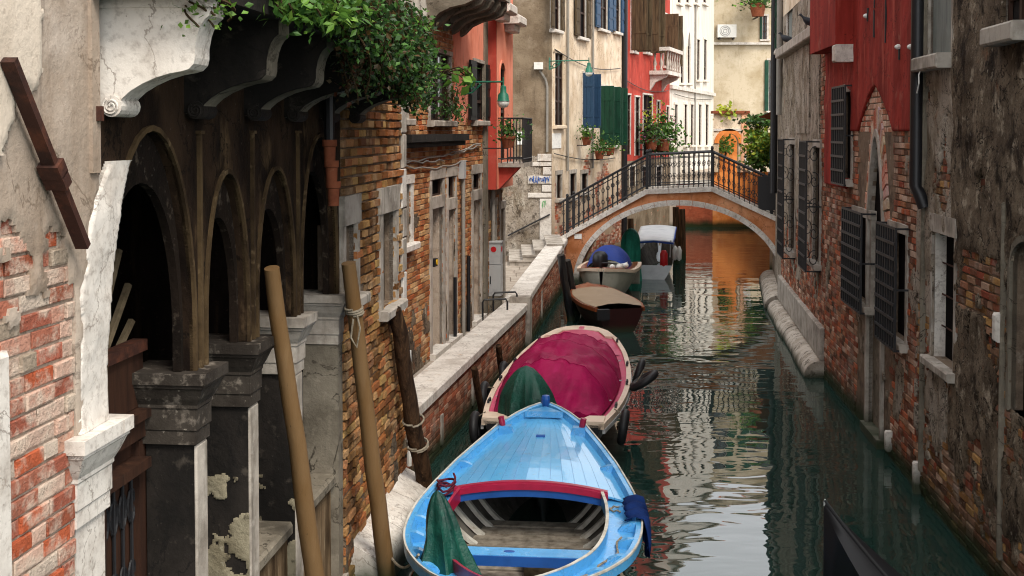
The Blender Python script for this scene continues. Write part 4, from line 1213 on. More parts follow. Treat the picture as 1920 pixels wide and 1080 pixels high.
for (x0, x1, y) in ((921, 943, 20), (941, 962, 42)):
    a = SJ.hit((x0 + x1) / 2, y); u0, u1 = SJ.U(x0 + 3), SJ.U(x1)
    mb = MB(); mb.cbox(a[0] - .45, a[0] + .45, JW, JW + .32, a[1] - .06, a[1] + .12, .03); mb.cbox(a[0] - .3, a[0] + .3, JW, JW + .2, a[1] - .2, a[1] - .061, .02); mb.build('stone_hood', MT['istria'], SW.root)
for (x0, x1, yt, yb) in ((921, 928, 385, 545), (937, 944, 390, 530)):
    r = R(x0, x1, yt, yb)
    window(SW, (r[0], r[1], FZ, r[3]), MT['istria_grey'], .08, .15, False, 'wood_dark', .03, .14, None, name='doorway')
wall_face(SW, 0, SW.L, -.2, JZ, MT['mortar'], 'lower_wall', 0, .15)
bricks(SW, 0, SW.L, FZ, JZ - .02, PAL_OCHRE, 'ochre', lambda u, z: fbm(u * 1.5, z * 1.2, 3) > -.25, 0)
body(SW, 11.5, 5, MT['brown_wall'])
# stone pilaster and pipes between the two houses
mb = MB(); mb.wbox(BW.L - .32, BW.L - .02, 0, .06, FZ, 12); mb.build('pilaster', MT['render_grey'], BW.root)
ua = SW.U(919); pipe(SW, [(ua, FZ + .6), (ua, JZ)], .04, MT['pipe_grey'])
# iron balcony
zb = SJ.hit(950, 303)[1]
u0, u1 = SJ.U(934), SJ.U(952)
mb = MB(); mb.wbox(u0, u1, JW, JW + .5, zb - .08, zb); ib = mb.build('iron_balcony', MT['istria_grey'], SW.root)
mb = MB()
for z in (zb + .08, zb + .85):
    mb.tube([(u0, -JW, z), (u0, -JW - .48, z), (u1, -JW - .48, z), (u1, -JW, z)], .014, 6)
mb.build('balcony_rail', MT['iron'], ib)
vb = MB(); vb.box(-.009, .009, -.009, .009, 0, .85); vm = vb.mesh('bar', MT['iron'])
for k in range(9): link('bar', vm, ib, (u0 + (u1 - u0) * k / 8, -JW - .48, zb))
for k in range(4): link('bar', vm, ib, (u0, -JW - .12 * k - .06, zb)); link('bar', vm, ib, (u1, -JW - .12 * k - .06, zb))
mb = MB(); mb.prism([(0, zb - .09), (.4, zb - .09), (0, zb - .5)], lambda p: (u0 + .1, -JW - p[0], p[1]), lambda p: (u0 + .3, -JW - p[0], p[1])); mb.build('bracket', MT['salmon_red'], ib)
# utility cabinet
g = Vector((-.335, 22.6, FZ))
uc = empty('utility_cabinet', g, SW.rz, 'tall grey utility cabinet with a red sticker on the quay', 'cabinet')
mb = MB(); mb.box(-.115, .115, -.13, .13, 0, .32); mb.build('base', MT['render_grey'], uc)
mb = MB(); mb.box(-.12, .12, -.14, .14, .32, .92); cb = mb.build('lower_box', MT['grey_box'], uc)
mb = MB(); mb.box(-.115, .115, -.135, .135, .93, 1.34); mb.build('upper_box', MT['grey_box'], uc)
mb = MB(); mb.box(-.13, .13, -.15, .15, 1.34, 1.37); mb.build('lid', MT['grey_box'], uc)
for nm, M_ in (('sticker', Matrix.Translation((0, -.137, 1.22)) @ Matrix.Rotation(rad(90), 4, 'X')), ('sticker', Matrix.Translation((-.117, 0, 1.22)) @ Matrix.Rotation(rad(-90), 4, 'Y'))):
    mb = MB(); mb.lathe([(.055, 0), (.055, .004)], 16, M_); mb.build(nm, MT['plastic_red'], uc)
mb = MB(); mb.box(-.128, -.121, .05, .07, .55, .7); mb.build('handle', MT['pipe_black'], uc)

# ================================================================== RIGHT BANK
def rx(Y): return 3.51 + .091 * Y
RW1 = Wall((rx(13.66), 13.66), (rx(6.0), 6.0))
RW1.make('rotten_house', 'house with rotten brown peeling plaster at the right edge of the canal', 'house')
RW2 = Wall((rx(19.8), 19.8), (rx(13.66), 13.66))
RW2.make('red_plaster_house', 'house with deep red plaster above brick and a pointed water door', 'house')
RW3 = Wall((6.27, 27.2), (rx(19.8), 19.8))
RW3.make('grille_house', 'grey and cream house with two scrolled window cages above white waterline stone', 'house')
RW4 = Wall((7.35, 33.0), (6.27, 27.2))
RW4.make('far_right_house', 'narrow grey house at the right end of the arched bridge', 'house')

# --- rotten house
R = RW1.rect
wF = window(RW1, R(1755, 1797, 440, 686), MT['istria_grey'], .07, .3, True, 'void', .03, .2, None)
g = MB()
u0, u1, z0, z1 = R(1755, 1797, 440, 686)
for k in range(1, 4): g.wbox(u0, u1, -.09, -.08, z0 + (z1 - z0) * k / 4 - .008, z0 + (z1 - z0) * k / 4 + .008)
g.build('cross_bar', MT['rust'], wF)
g = MB(); g.wbox(u0, u0 + .02, -.125, -.005, z0, z1); g.build('jamb', MT['istria'], wF)
r = R(1743, 1786, -120, 104)
wG = window(RW1, r, MT['istria_grey'], .05, .06, False, 'shut_grey', .03, None, None)
mb = MB(); mb.cbox(r[0] - .08, r[1] + .06, -.02, .2, r[2] - .16, r[2], .02); mb.build('sill', MT['istria_grey'], wG)
mb = MB(); mb.wbox(r[0] + .42, r[0] + .44, -.055, -.04, r[2], r[3]); mb.build('shutter_joint', MT['iron'], wG)
r = R(1882, 1930, -120, 46)
wH = window(RW1, r, MT['istria_grey'], .06, .15, False, 'glass', .03)
mb = MB(); mb.cbox(r[0] - .1, r[1] + .1, -.02, .2, r[2] - .17, r[2], .02); mb.build('sill', MT['istria_grey'], wH)
r = R(1903, 1975, 455, 800)
window(RW1, r, MT['render_grey'], .06, .25, False, 'cavern', .03, .2, None, None, ('ellipse', r[3] - .25))
for k in range(2):
    window(RW1, (1.2 + k * 2.2, 2.0 + k * 2.2, 8.0, 9.6), MT['istria_grey'], .08, .15, True, 'glass', .04, shut=MT['shut_dark'])
wall_face(RW1, 0, RW1.L, -.7, 12.5, MT['mortar'], 'wall', 0, .3)
uS = RW1.U(1792)
def keepR1(u, z):
    b = .30 + .75 * fbm(u * 1.5, z * 1.0, 21) + .5 * fbm(u * 5, z * 4.2, 33)
    if z < 1.1: b -= (1.1 - z) * .75
    if u < uS and 1.0 < z < 2.2: b -= .22
    if u > uS and 2.4 < z < 3.0: b -= .55
    if u > uS and z > 3.0: b += .25
    if z > 4.7: b += .4
    return b
bricks(RW1, 0, RW1.L, -.1, 5.6, PAL_DARK + PAL_OCHRE[:4], 'dark', lambda u, z: keepR1(u, z) < .2, 300, bl=.24, bh=.066, jt=.016, proud=(.004, .026))
plaster(RW1, 0, uS, 0, 6.2, keepR1, MT['plaster_pale'], .035, .034, 'pale_plaster', amp=.02)
plaster(RW1, uS, RW1.L, 0, 6.2, keepR1, MT['plaster_rot'], .035, .038, 'rotten_plaster', amp=.025)
mb = MB(); mb.poly([(0, -.034, 6.2), (RW1.L, -.034, 6.2), (RW1.L, -.034, 12.5), (0, -.034, 12.5)])
up = mb.build('upper_plaster', MT['plaster_rot'], RW1.root)
for (x, w_, y0, y1) in ((1741, .07, -200, 1000), (1893, .06, 380, 1080)):
    a = RW1.U(x); zt, zb = RW1.hit(x, y0)[1], RW1.hit(x, y1)[1]
    mb = MB(); mb.cbox(a - .025, a + .025, 0, w_, max(zb, .3), zt, .015); mb.build('stone_strip', MT['render_grey'], RW1.root)
a = RW1.hit(1886, 615); mb = MB(); mb.cbox(a[0] - .09, a[0] + .03, 0, .1, a[1] - .13, a[1] + .13, .02); mb.build('stone_block', MT['istria'], RW1.root)
body(RW1, 12.5, 6, MT['plaster_rot'])
# drainpipe between the two right houses
a = RW2.U(1722, .1); zb = RW2.hit(1722, 352, .1)[1]
mb = MB(); mb.tube([(a + .12, -.05, zb - .22), (a + .1, -.09, zb - .1), (a, -.12, zb + .02), (a, -.12, 12.3)], .075, 12)
mb.build('drainpipe', MT['pipe_black'], RW2.root, smooth=True, auto=50)
mb = MB()
A = RW2.hit(1722, 130, .2); 
mb.tube([(A[0] - .05, -.16, A[1]), (A[0] + .02, -.2, A[1] - .06), (A[0] + .03, -.2, A[1] - .16), (A[0] - .05, -.2, A[1] - .26)], .008, 5); mb.build('cable', MT['plastic_white'], RW2.root)

# --- red plaster house
R = RW2.rect
def gr_win(W, x0, x1, y0, y1, w, nu, nz, frame='istria_grey'):
    u0, u1, z0, z1 = W.rect(x0, x1, y0, y1, w)
    wd = window(W, (u0 + .12, u1 - .12, z0 + .08, z1 - .08), MT[frame], .09, .2, True, 'void', .03, .12, None)
    grille(W, u0, u1, z0, z1, w, nu, nz, .013, True, wd)
    return wd
gr_win(RW2, 1581, 1617, 396, 577, .17, 9, 8)
gr_win(RW2, 1646, 1682, 424, 648, .17, 8, 8)
gr_win(RW2, 1560, 1584, 163, 345, .14, 7, 7)
u0, u1 = RW2.U(1634), RW2.U(1661)
zt = RW2.hit(1647, 255)[1]; zs = 3.0
RW2.hole(min(u0, u1), max(u0, u1), -.7, zt, ('pointed', zs))
u0, u1 = min(u0, u1), max(u0, u1)
for k in range(3):
    window(RW2, (.5 + k * 2, 1.3 + k * 2, 7.6, 9.3), MT['istria_grey'], .08, .15, True, 'glass', .04)
wall_face(RW2, 0, RW2.L, -.7, 12.5, MT['mortar'], 'wall', 0, .3)
nu0, nu1 = sorted((RW2.U(1611), RW2.U(1679)))
nzt = RW2.hit(1647, 160)[1]
ZR = 4.2
def notch(u, z, e=0.0):
    if not (nu0 - e < u < nu1 + e): return False
    t = abs((u - (nu0 + nu1) / 2) / ((nu1 - nu0) / 2 + e))
    return z < ZR + (nzt - ZR + e) * (1 - t ** 1.25)
def keepRed(u, z):
    if notch(u, z): return -1
    if RW2.U(1590) > u and 0: return -1
    lim = ZR
    if u < RW2.U(1592): lim = RW2.hit(1570, 350)[1]
    return z - lim
bricks(RW2, 0, RW2.L, -.1, 4.95, PAL_DARK + PAL_RED, 'dark2', lambda u, z: keepRed(u, z) < .0 and not notch(u, z, -.02) and fbm(u * 1.5, z * .8, 40) < .55, 300, bl=.24, bh=.066, jt=.014, proud=(.004, .02))
bricks(RW2, nu0 - .1, nu1 + .1, 2.9, nzt, PAL_PINK, 'pink', lambda u, z: z > 4.2 and notch(u, z, -.02), 0, bl=.24, bh=.066, jt=.014, proud=(.002, .008), bmat='brick_limed')
plaster(RW2, 0, RW2.L, 3.2, 6.6, keepRed, MT['red_plaster'], .018, .04, 'red_plaster', amp=.012, jit=.2)
mb = MB(); mb.poly([(0, -.04, 6.6), (RW2.L, -.04, 6.6), (RW2.L, -.04, 12.5), (0, -.04, 12.5)]); mb.build('upper_plaster', MT['red_plaster'], RW2.root)
def keepB(u, z):
    return .9 * fbm(u * 1.4, z * .9, 40) - .42 + (.25 if z < 2.3 and u > 2.9 else 0) + (-.5 if z < .6 else 0)
plaster(RW2, 0, RW2.L, .1, 3.9, keepB, MT['plaster_pale'], .04, .03, 'plaster_remnant', amp=.015)
# water door: brick ring, stone lining, leaf
A, B, C = (arch_pts(u0, u1, zs, zt, 'pointed', 16), arch_pts(u0 - .07, u1 + .07, zs, zt + .1, 'pointed', 16), arch_pts(u0 - .32, u1 + .32, zs, zt + .42, 'pointed', 16))
mb = MB()
for i in range(16):
    mb.poly([(A[i][0], -.05, A[i][1]), (A[i + 1][0], -.05, A[i + 1][1]), (B[i + 1][0], -.05, B[i + 1][1]), (B[i][0], -.05, B[i][1])])
    mb.poly([(A[i][0], -.05, A[i][1]), (A[i + 1][0], -.05, A[i + 1][1]), (A[i + 1][0], .1, A[i + 1][1]), (A[i][0], .1, A[i][1])])
    mb.poly([(B[i][0], -.05, B[i][1]), (B[i + 1][0], -.05, B[i + 1][1]), (B[i + 1][0], .1, B[i + 1][1]), (B[i][0], .1, B[i][1])])
mb.wbox(u0 - .07, u0, -.05, .05, -.6, zs); mb.wbox(u1, u1 + .07, -.05, .05, -.6, zs)
wd = mb.build('water_door', MT['istria_grey'], RW2.root)
for i in range(16):
    for (p, q) in ((.0, .5), (.5, 1.0)):
        def L_(P, Q, t): return (P[0] + (Q[0] - P[0]) * t, P[1] + (Q[1] - P[1]) * t)
        b0, b1 = L_(B[i], B[i + 1], p + .04), L_(B[i], B[i + 1], q - .04)
        c0, c1 = L_(C[i], C[i + 1], p + .04), L_(C[i], C[i + 1], q - .04)
        mb = MB(); mb.col = tuple(v * rnd.uniform(.75, 1.1) for v in rnd.choice(PAL_PINK))
        pr = rnd.uniform(.018, .032)
        mb.prism([b0, b1, c1, c0], lambda s: (s[0], -pr, s[1]), lambda s: (s[0], .002, s[1]))
        mb.build('arch_brick', MT['brick_limed'], wd)
mb = MB(); mb.wbox(u0, u1, -.1, -.06, -.6, 2.3); mb.build('door_leaf', MT['render_grey'], wd)
mb = MB(); mb.wbox(u0, u1, -.09, -.05, 2.3, zt); mb.build('fanlight', MT['void'], wd)
mb = MB(); mb.wbox(u0 - .1, u1 + .1, -.2, .1, -.6, .12); mb.build('threshold', MT['istria_grey'], wd)
# red flue with stone bracket
ua, ub = 0.02, RW2.U(1603)
zf = RW2.hit(1590, 88)[1]
mb = MB(); mb.wbox(ua, ub, 0, .3, zf, 12.9); fl = mb.build('flue', MT['red_plaster'], RW2.root)
mb = MB(); mb.cbox(ub - .22, ub + .03, 0, .31, zf - .26, zf - .002, .02); mb.build('bracket_stone', MT['istria'], fl)
mb = MB()
for i in range(10):
    t = i / 9
for (x, y0, y1) in ((1627, 15, 40), (1639, 18, 70), (1661, 0, 80), (1686, 88, 112), (1640, 0, 15)):
    a, b = RW2.hit(x, y0, .05), RW2.hit(x, y1, .05)
    mb.wbox(a[0] - .012, a[0] + .012, .03, .06, b[1], a[1])
mb.build('shutter_hook', MT['iron'], RW2.root)
for x, y in ((1686, 88), (1710, 88), (1626, 30)):
    a = RW2.hit(x, y, .05); mb = MB(); mb.lathe([(.0, .04), (.03, .042), (.035, .07), (.02, .1), (0, .11)], 8, Matrix.Translation((a[0], 0, a[1])) @ Matrix.Rotation(rad(90), 4, 'X')); mb.build('iron_stud', MT['plastic_white'], RW2.root)
body(RW2, 12.5, 6, MT['red_plaster'])
for x, y0, y1 in ((1665, 808, 846), (1718, 866, 930)):
    a, b = RW2.hit(x, y0, .05), RW2.hit(x, y1, .05)
    W = RW2 if x < 1700 else RW1
    a, b = W.hit(x, y0, .05), W.hit(x, y1, .05)
    mb = MB(); mb.cbox(a[0] - .05, a[0] + .05, 0, .09, max(-.1, b[1]), a[1], .02); mb.build('stone_marker', MT['istria'], W.root)

# --- grille house
R = RW3.rect
for (px, yt, yb, wdt) in ((1543, 266, 512, 1.05), (1495, 262, 487, 1.15)):
    un = RW3.U(px); zt, zb = RW3.hit(px, yt)[1], RW3.hit(px, yb)[1]
    wd = window(RW3, (un - wdt + .1, un - .12, zb + .12, zt - .1), MT['istria_grey'], .1, .2, True, 'glass', .04, .14, (1, 3))
    grille(RW3, un - wdt, un - .02, zb, zt, .27, 9, 9, .015, True, wd, True)
# cream panel, long sill and shutters above
zs_ = RW3.hit(1510, 78)[1]
for (x0, x1, m) in ((1476, 1487, 'shut_grey'), (1525, 1537, 'shut_grey')):
    u0, u1 = sorted((RW3.U(x0), RW3.U(x1)))
    window(RW3, (u0, u1, zs_ + .12, zs_ + 1.7), MT['istria'], .08, .05, False, m, .03, .12, None)
window(RW3, (1.5, 2.3, 9, 10.4), MT['istria'], .08, .15, True, 'glass', .04)
window(RW3, (4.5, 5.3, 9, 10.4), MT['istria'], .08, .15, True, 'glass', .04)
wall_face(RW3, 0, RW3.L, -.7, 12, MT['mortar'], 'wall', 0, .2)
un = RW3.U(1539)
plaster(RW3, 0, un, 1.2, 6.8, lambda u, z: .5 + .6 * fbm(u, z * .6, 51) + .3 * fbm(u * 4, z * 4, 52) - max(0, 3.4 - z) * .35, MT['plaster_pale'], .05, .035, 'plaster', amp=.02)
mb = MB(); mb.poly([(0, -.035, 6.8), (RW3.L, -.035, 6.8), (RW3.L, -.035, 12), (0, -.035, 12)]); mb.build('upper_plaster', MT['cream'], RW3.root)
bricks(RW3, 0, RW3.L, .3, 6.8, PAL_RED + PAL_DARK, 'dark2', lambda u, z: z < 3.6 or u > un - .05, 0, bl=.24, bh=.068, jt=.014)
mb = MB(); mb.cbox(RW3.U(1471), RW3.U(1549), 0, .22, zs_ - .1, zs_ + .1, .02); mb.build('long_sill', MT['istria_grey'], RW3.root)
z0, z1 = RW3.hit(1515, 250)[1], zs_ - .1
mb = MB(); a, b = sorted((RW3.U(1497), RW3.U(1522))); mb.wbox(a, b, 0, .06, z0, z1 - .003); mb.build('cream_panel', MT['plaster_pale'], RW3.root)
mb = MB(); a = RW3.U(1469); mb.tube([(a, -.1, RW3.hit(1469, 215)[1]), (a, -.1, 11.8)], .07, 8); mb.build('downpipe', MT['pipe_grey'], RW3.root, smooth=True, auto=50)
# waterline stonework
mb = MB(); mb.cbox(0, RW3.L, 0, .09, .3, .85, .02); mb.build('stone_band', MT['istria_grey'], RW3.root)
def roll(W, u0, u1, r, parent, n=8):
    mb = MB(); rings = []
    for i in range(n + 1):
        u = u0 + (u1 - u0) * i / n
        e = 1 - .03 * abs(2 * i / n - 1) ** 6
        ring = [(u, 0, -.3), (u, -r * 1.1, -.3)] + [(u, -.08 - r * e * math.cos(t), .02 + r * e * math.sin(t)) for t in [j * math.pi / 2 / 6 for j in range(7)]] + [(u, 0, .02 + r * e)]
        rings.append(ring)
    mb.loft(rings); mb.build('plinth_stone', MT['plinth'], parent, smooth=True, auto=50)
n = 4
for k in range(n): roll(RW3, RW3.L * k / n + .004, RW3.L * (k + 1) / n - .004, .25 + .02 * (k % 2), RW3.root)
body(RW3, 12, 6, MT['cream'])
# --- far right house
for k in range(2): window(RW4, (1 + k * 2.6, 1.8 + k * 2.6, 6.2, 7.8), MT['istria'], .08, .15, True, 'glass', .04, shut=MT['shut_green'])
wall_face(RW4, 0, RW4.L, -.7, 11, MT['plaster_pale'], 'wall', 0, .2)
n = 4
for k in range(n): roll(RW4, RW4.L * (k * .9) / n + .3, RW4.L * ((k + 1) * .9) / n + .28, .3, RW4.root)
a = RW4.U(1451, .1); mb = MB(); mb.tube([(a, -.1, 2.6), (a, -.1, 10.8)], .09, 8); mb.build('downpipe', MT['pipe_black'], RW4.root, smooth=True, auto=50)
body(RW4, 11, 6, MT['plaster_pale'])

# ================================================================== BRIDGE
BR = Wall((1.45, 32.0), (7.3, 31.0))
BR.make('bridge', 'arched brick bridge with white stone ring and black iron railing across the canal', 'bridge')
DEP = 1.6
DL = [BR.hit(1063, 437), BR.hit(1213, 355), BR.hit(1335, 350), BR.hit(1447, 402)]
DL = [(-.15, DL[0][1] - .12)] + DL + [(BR.L + .6, DL[3][1] - .5)]
def deck(u): return float(np.interp(u, [p[0] for p in DL], [p[1] for p in DL]))
uL, uR = BR.hit(1083, 515)[0], BR.hit(1470, 500)[0]
zc = BR.hit(1275, 384)[1]
aw, ac = (uR - uL) / 2, (uL + uR) / 2
def intr(u):
    t = (u - ac) / aw
    return -.3 if abs(t) >= 1 else .0 + zc * math.sqrt(1 - t * t) ** 1.0
us = sorted(set([-.15, BR.L + .6] + [uL + (uR - uL) * (1 - math.cos(math.pi * i / 48)) / 2 for i in range(49)] + [p[0] for p in DL]))
mb = MB()
for i in range(len(us) - 1):
    a, b = us[i], us[i + 1]
    for y in (0, DEP):
        mb.poly([(a, y, intr(a)), (b, y, intr(b)), (b, y, deck(b) - .02), (a, y, deck(a) - .02)])
    mb.poly([(a, 0, intr(a)), (b, 0, intr(b)), (b, DEP, intr(b)), (a, DEP, intr(a))])
mb.build('span', MT['bridge_face'], BR.root)
mb = MB()
for i in range(len(us) - 1):
    a, b = us[i], us[i + 1]
    mb.poly([(a, 0, deck(a) - .02), (b, 0, deck(b) - .02), (b, DEP, deck(b) - .02), (a, DEP, deck(a) - .02)])
mb.build('deck', MT['paving'], BR.root)
NV = 26
for k in range(NV):
    for y in (0,):
        t0, t1 = math.pi * (1 - (k + .02) / NV), math.pi * (1 - (k + .98) / NV)
        mb = MB()
        def pt(t, e): return (ac + (aw + e) * math.cos(t), (zc + e) * math.sin(t))
        tm = (t0 + t1) / 2
        mb.prism([pt(t0, -.015), pt(tm, -.015), pt(t1, -.015), pt(t1, .13), pt(tm, .13), pt(t0, .13)], lambda p: (p[0], -.05, p[1]), lambda p: (p[0], .25, p[1]))
        mb.build('voussoir', MT['istria'], BR.root)
ks = [DL[0][0]] + [DL[1][0] + (DL[2][0] - DL[1][0]) * i / 4 for i in range(5)] + [DL[2][0] + (DL[3][0] - DL[2][0]) * i / 3 for i in range(1, 4)] + [DL[3][0] + (DL[4][0] - DL[3][0]) * i / 3 for i in range(1, 4)] + [DL[5][0]]
for y0, y1 in ((-.07, .25), (DEP - .25, DEP + .07)):
    for i in range(len(ks) - 1):
        a, b = ks[i] + .004, ks[i + 1] - .004
        mb = MB()
        mb.loft([[(u, y0, deck(u) - .13), (u, y1, deck(u) - .13), (u, y1, deck(u)), (u, y0, deck(u))] for u in (a, b)])
        mb.build('coping_stone', MT['istria'], BR.root)
RH = .93
bb = MB(); bb.box(-.012, .012, -.012, .012, 0, RH - .02)
for zz in (.3, .62):
    bb.tube([(.04 * math.cos(i * math.tau / 10), 0, zz + .06 * math.sin(i * math.tau / 10)) for i in range(11)], .007, 4)
bbm = bb.mesh('baluster', MT['iron'])
for y in (.08, DEP - .08):
    rl = MB()
    pts = [(u, y, deck(u) + RH) for u in [p[0] for p in DL]]
    rl.tube(pts, .028, 8)
    rl.tube([(u, y, z - RH + .1) for u, y, z in pts], .014, 6)
    rl.tube([(u, y, z - .12) for u, y, z in pts], .012, 6)
    RL = rl.build('railing', MT['iron'], BR.root)
    u = DL[0][0] + .1
    while u < DL[5][0]:
        link('baluster', bbm, RL, (u, y, deck(u)))
        u += .135
    for u in [p[0] for p in DL[1:5]]:
        ps = MB(); ps.box(u - .035, u + .035, y - .035, y + .035, deck(u), deck(u) + RH + .06)
        ps.lathe([(.03, 0), (.045, .03), (.03, .07), (0, .09)], 10, Matrix.Translation((u, y, deck(u) + RH + .06)))
        ps.build('post', MT['iron'], RL)
a = BR.hit(1084, 443); mb = MB(); mb.wbox(a[0] - .1, a[0] + .1, .0, .02, a[1] - .07, a[1] + .07); mb.build('plaque', MT['paper'], BR.root)
u = DL[4][0] - .02
mb = MB(); mb.box(u - .33, u + .12, .02, .06, deck(u) + .1, deck(u) + 1.0); mb.build('railing_panel', MT['iron'], BR.root)
# landing steps on the left bank
st = empty('stone_steps', (.5, 31, FZ), 0, 'four pale stone steps rising from the quay to the bridge', 'steps')
for k, x in enumerate((-.06, .28, .59, .92)):
    mb = MB(); mb.box(x - .5, 1.35 - .5, 30.3 - 31 + k * .003, 33.1 - 31, .14 * k - .0 + .003, .14 * (k + 1)); mb.box(x - .5 - .025, 1.35 - .5, 30.3 - 31 - .025 + k * .003, 33.1 - 31, .14 * (k + 1) - .04, .14 * (k + 1) + .004)
    mb.build('step', MT['istria_grey'], st)

# ================================================================== FAR HOUSES
def shut90(W, u, w0, w1, z0, z1, mat, parent, n=3):
    mb = MB(); mb.wbox(u - .018, u + .018, w0, w1, z0, z1)
    for k in range(n):
        a = w0 + (w1 - w0) * (k + .06) / n; b = w0 + (w1 - w0) * (k + .94) / n
        mb.wbox(u - .028, u - .019, a, b, z0 + .05, z1 - .05)
    for zz in (z0 + (z1 - z0) * .2, z0 + (z1 - z0) * .75):
        mb.wbox(u - .038, u - .0285, w0 + .02, w1 - .02, zz, zz + .08)
    return mb.build('shutter', mat, parent)
CS = Wall((-3.5, 33.3), (1.13, 33.3))
CS.make('corner_house', 'tall corner house, brown rendered side and cream canal front, left of the bridge', 'house')
wall_face(CS, 0, CS.L, 0, 12.8, MT['brown_wall'], 'side_wall', 0, .2, [])
mb = MB(); mb.wbox(CS.L - 1.6, CS.L - .3, 0, .02, .6, CS.hit(1000, 292)[1]); mb.build('smooth_render', MT['plaster_pale'], CS.root)
for k, (x0, x1, y0, y1) in enumerate([(1008, 1034, 288, 303), (994, 1034, 304, 312), (1018, 1034, 313, 328), (990, 1034, 329, 345), (1016, 1034, 346, 360), (990, 1034, 361, 371), (1012, 1034, 372, 455)]):
    r = CS.rect(x0, x1, y0, y1); mb = MB(); mb.cbox(r[0], r[1], .0, .05 + .003 * k, r[2] + .008, r[3] - .008, .01); q = mb.build('quoin', MT['istria'], CS.root)
def scribble(W, x0, x1, y, h, mat, name, parent, n=26, w=.075, r=.012, seed=1):
    rr = random.Random(seed); mb = MB(); pts = []
    for i in range(n):
        u, z = W.hit(x0 + (x1 - x0) * i / (n - 1) + rr.uniform(-1.2, 1.2), y + h * (.5 * math.sin(i * 1.9) + rr.uniform(-.25, .25)), w)
        pts.append((u, -w, z))
    mb.tube(pts, r, 5, True, .4); return mb.build(name, mat, parent)
scribble(CS, 993, 1030, 337, 11, MT['graffiti_blue'], 'graffiti', CS.root, 30, .068, .022, 4)
scribble(CS, 1017, 1024, 382, 12, MT['graffiti_green'], 'graffiti', CS.root, 9, .074, .015, 9)
a, b = CS.hit(952, 442, .1), CS.hit(1031, 402, .1)
mb = MB(); mb.tube([(a[0], -.1, a[1]), (b[0], -.1, b[1])], .022, 8); mb.build('handrail', MT['iron'], CS.root)
r = CS.rect(1001, 1018, 117, 130, .1); mb = MB(); mb.wbox(r[0], r[1], 0, .18, r[2], r[3]); mb.build('meter_box', MT['plastic_white'], CS.root)
a = CS.hit(1012, 132, .06); b = CS.hit(1026, 285, .06)
pipe(CS, [(a[0], a[1]), (b[0] - .05, a[1] - .25), (b[0], a[1] - .45), (b[0], b[1])], .035, MT['pipe_grey'])
r = CS.rect(970, 991, 247, 271); mb = MB(); mb.wbox(r[0], r[1], 0, .02, r[2], r[3]); mb.build('notice_board', MT['paper'], CS.root)

def hline(Y): return 1.13 + .34 * (Y - 33.3)
CF = Wall((1.13, 33.3), (hline(41.3), 41.3)); CF.root = CS.root
cf = empty('canal_front'); cf.parent = CS.root
CS_M = Matrix.Translation(CS.a) @ Matrix.Rotation(CS.rz, 4, 'Z')
cf.matrix_local = CS_M.inverted() @ Matrix.Translation(CF.a) @ Matrix.Rotation(CF.rz, 4, 'Z')
CF.root = cf
R = CF.rect
window(CF, R(1039, 1054, 100, 235), MT['cream'], .08, .12, True, 'frost', .03)
window(CF, R(1035, 1047, -70, 56), MT['istria'], .08, .12, True, 'void', .04, shut=MT['shut_brown'])
window(CF, R(1082, 1096, -70, 70), MT['istria'], .08, .12, True, 'void', .04, shut=MT['shut_brown'])
window(CF, R(1121, 1136, -70, 55), MT['istria'], .08, .12, True, 'glass', .04, shut=MT['shut_blue'])
window(CF, R(1150, 1160, -70, 60), MT['istria'], .08, .12, True, 'glass', .04, shut=MT['shut_blue'])
for (x0, x1, y0, y1, um, mt, wd_) in ((1092, 1104, 138, 240, 1086, 'shut_blue', .34), (1124, 1136, 162, 272, 1117, 'shut_green', .46), (1148, 1156, 165, 272, 1143, 'shut_green', .34)):
    r = R(x0, x1, y0, y1)
    wd = window(CF, r, MT['istria'], .06, .12, True, 'void', .03, None, (1, 2))
    for e in (r[0] - .05, r[1] + .05):
        shut90(CF, e, .04, .04 + wd_, r[2], r[3], MT[mt], wd)
for (x0, x1, y0, y1) in ((1043, 1051, 327, 372), (1068, 1078, 325, 370), (1090, 1100, 325, 360)):
    r = R(x0, x1, y0, y1); window(CF, r, MT['istria_grey'], .1, .15, True, 'void', .03, .12, (0, 0))
r = R(1033, 1053, 250, 278); mb = MB(); mb.wbox(r[0] + .1, r[1] - .1, 0, .02, r[2], r[3]); mb.build('notice', MT['paper'], cf)
for k in range(4): window(CF, (.6 + k * 2, 1.4 + k * 2, 10.2, 11.8), MT['istria'], .08, .12, True, 'glass', .04)
wall_face(CF, 0, CF.L, -.5, 12.8, MT['cream'], 'wall', 0, .15)
mb = MB(); mb.wbox(0, CF.L, 0, .3, 12.5, 12.79); mb.build('cornice', MT['istria'], cf)
bricks(CF, .3, CF.L, .3, 4.0, PAL_RED + PAL_PINK, 'dark2', lambda u, z: fbm(u * .9, z * .9, 61) - (z - 1.5) * .3 > .05, 0, bl=.25, bh=.07)
mb = MB(); mb.box(-5, .0, .01, 7, 0, 12.75); mb.poly([(-5.2, -.3, 12.81), (2.5, -.3, 12.81), (2.5, 8, 12.81), (-5.2, 8, 12.81)])
o = mb.build('rear_wall', MT['brown_wall'], CS.root); o.location = (CS.L, .02, 0)
mb = MB(); mb.wbox(.05, CF.L, -5, -.4, -.5, 12.7); mb.build('rear_wall', MT['cream'], cf)

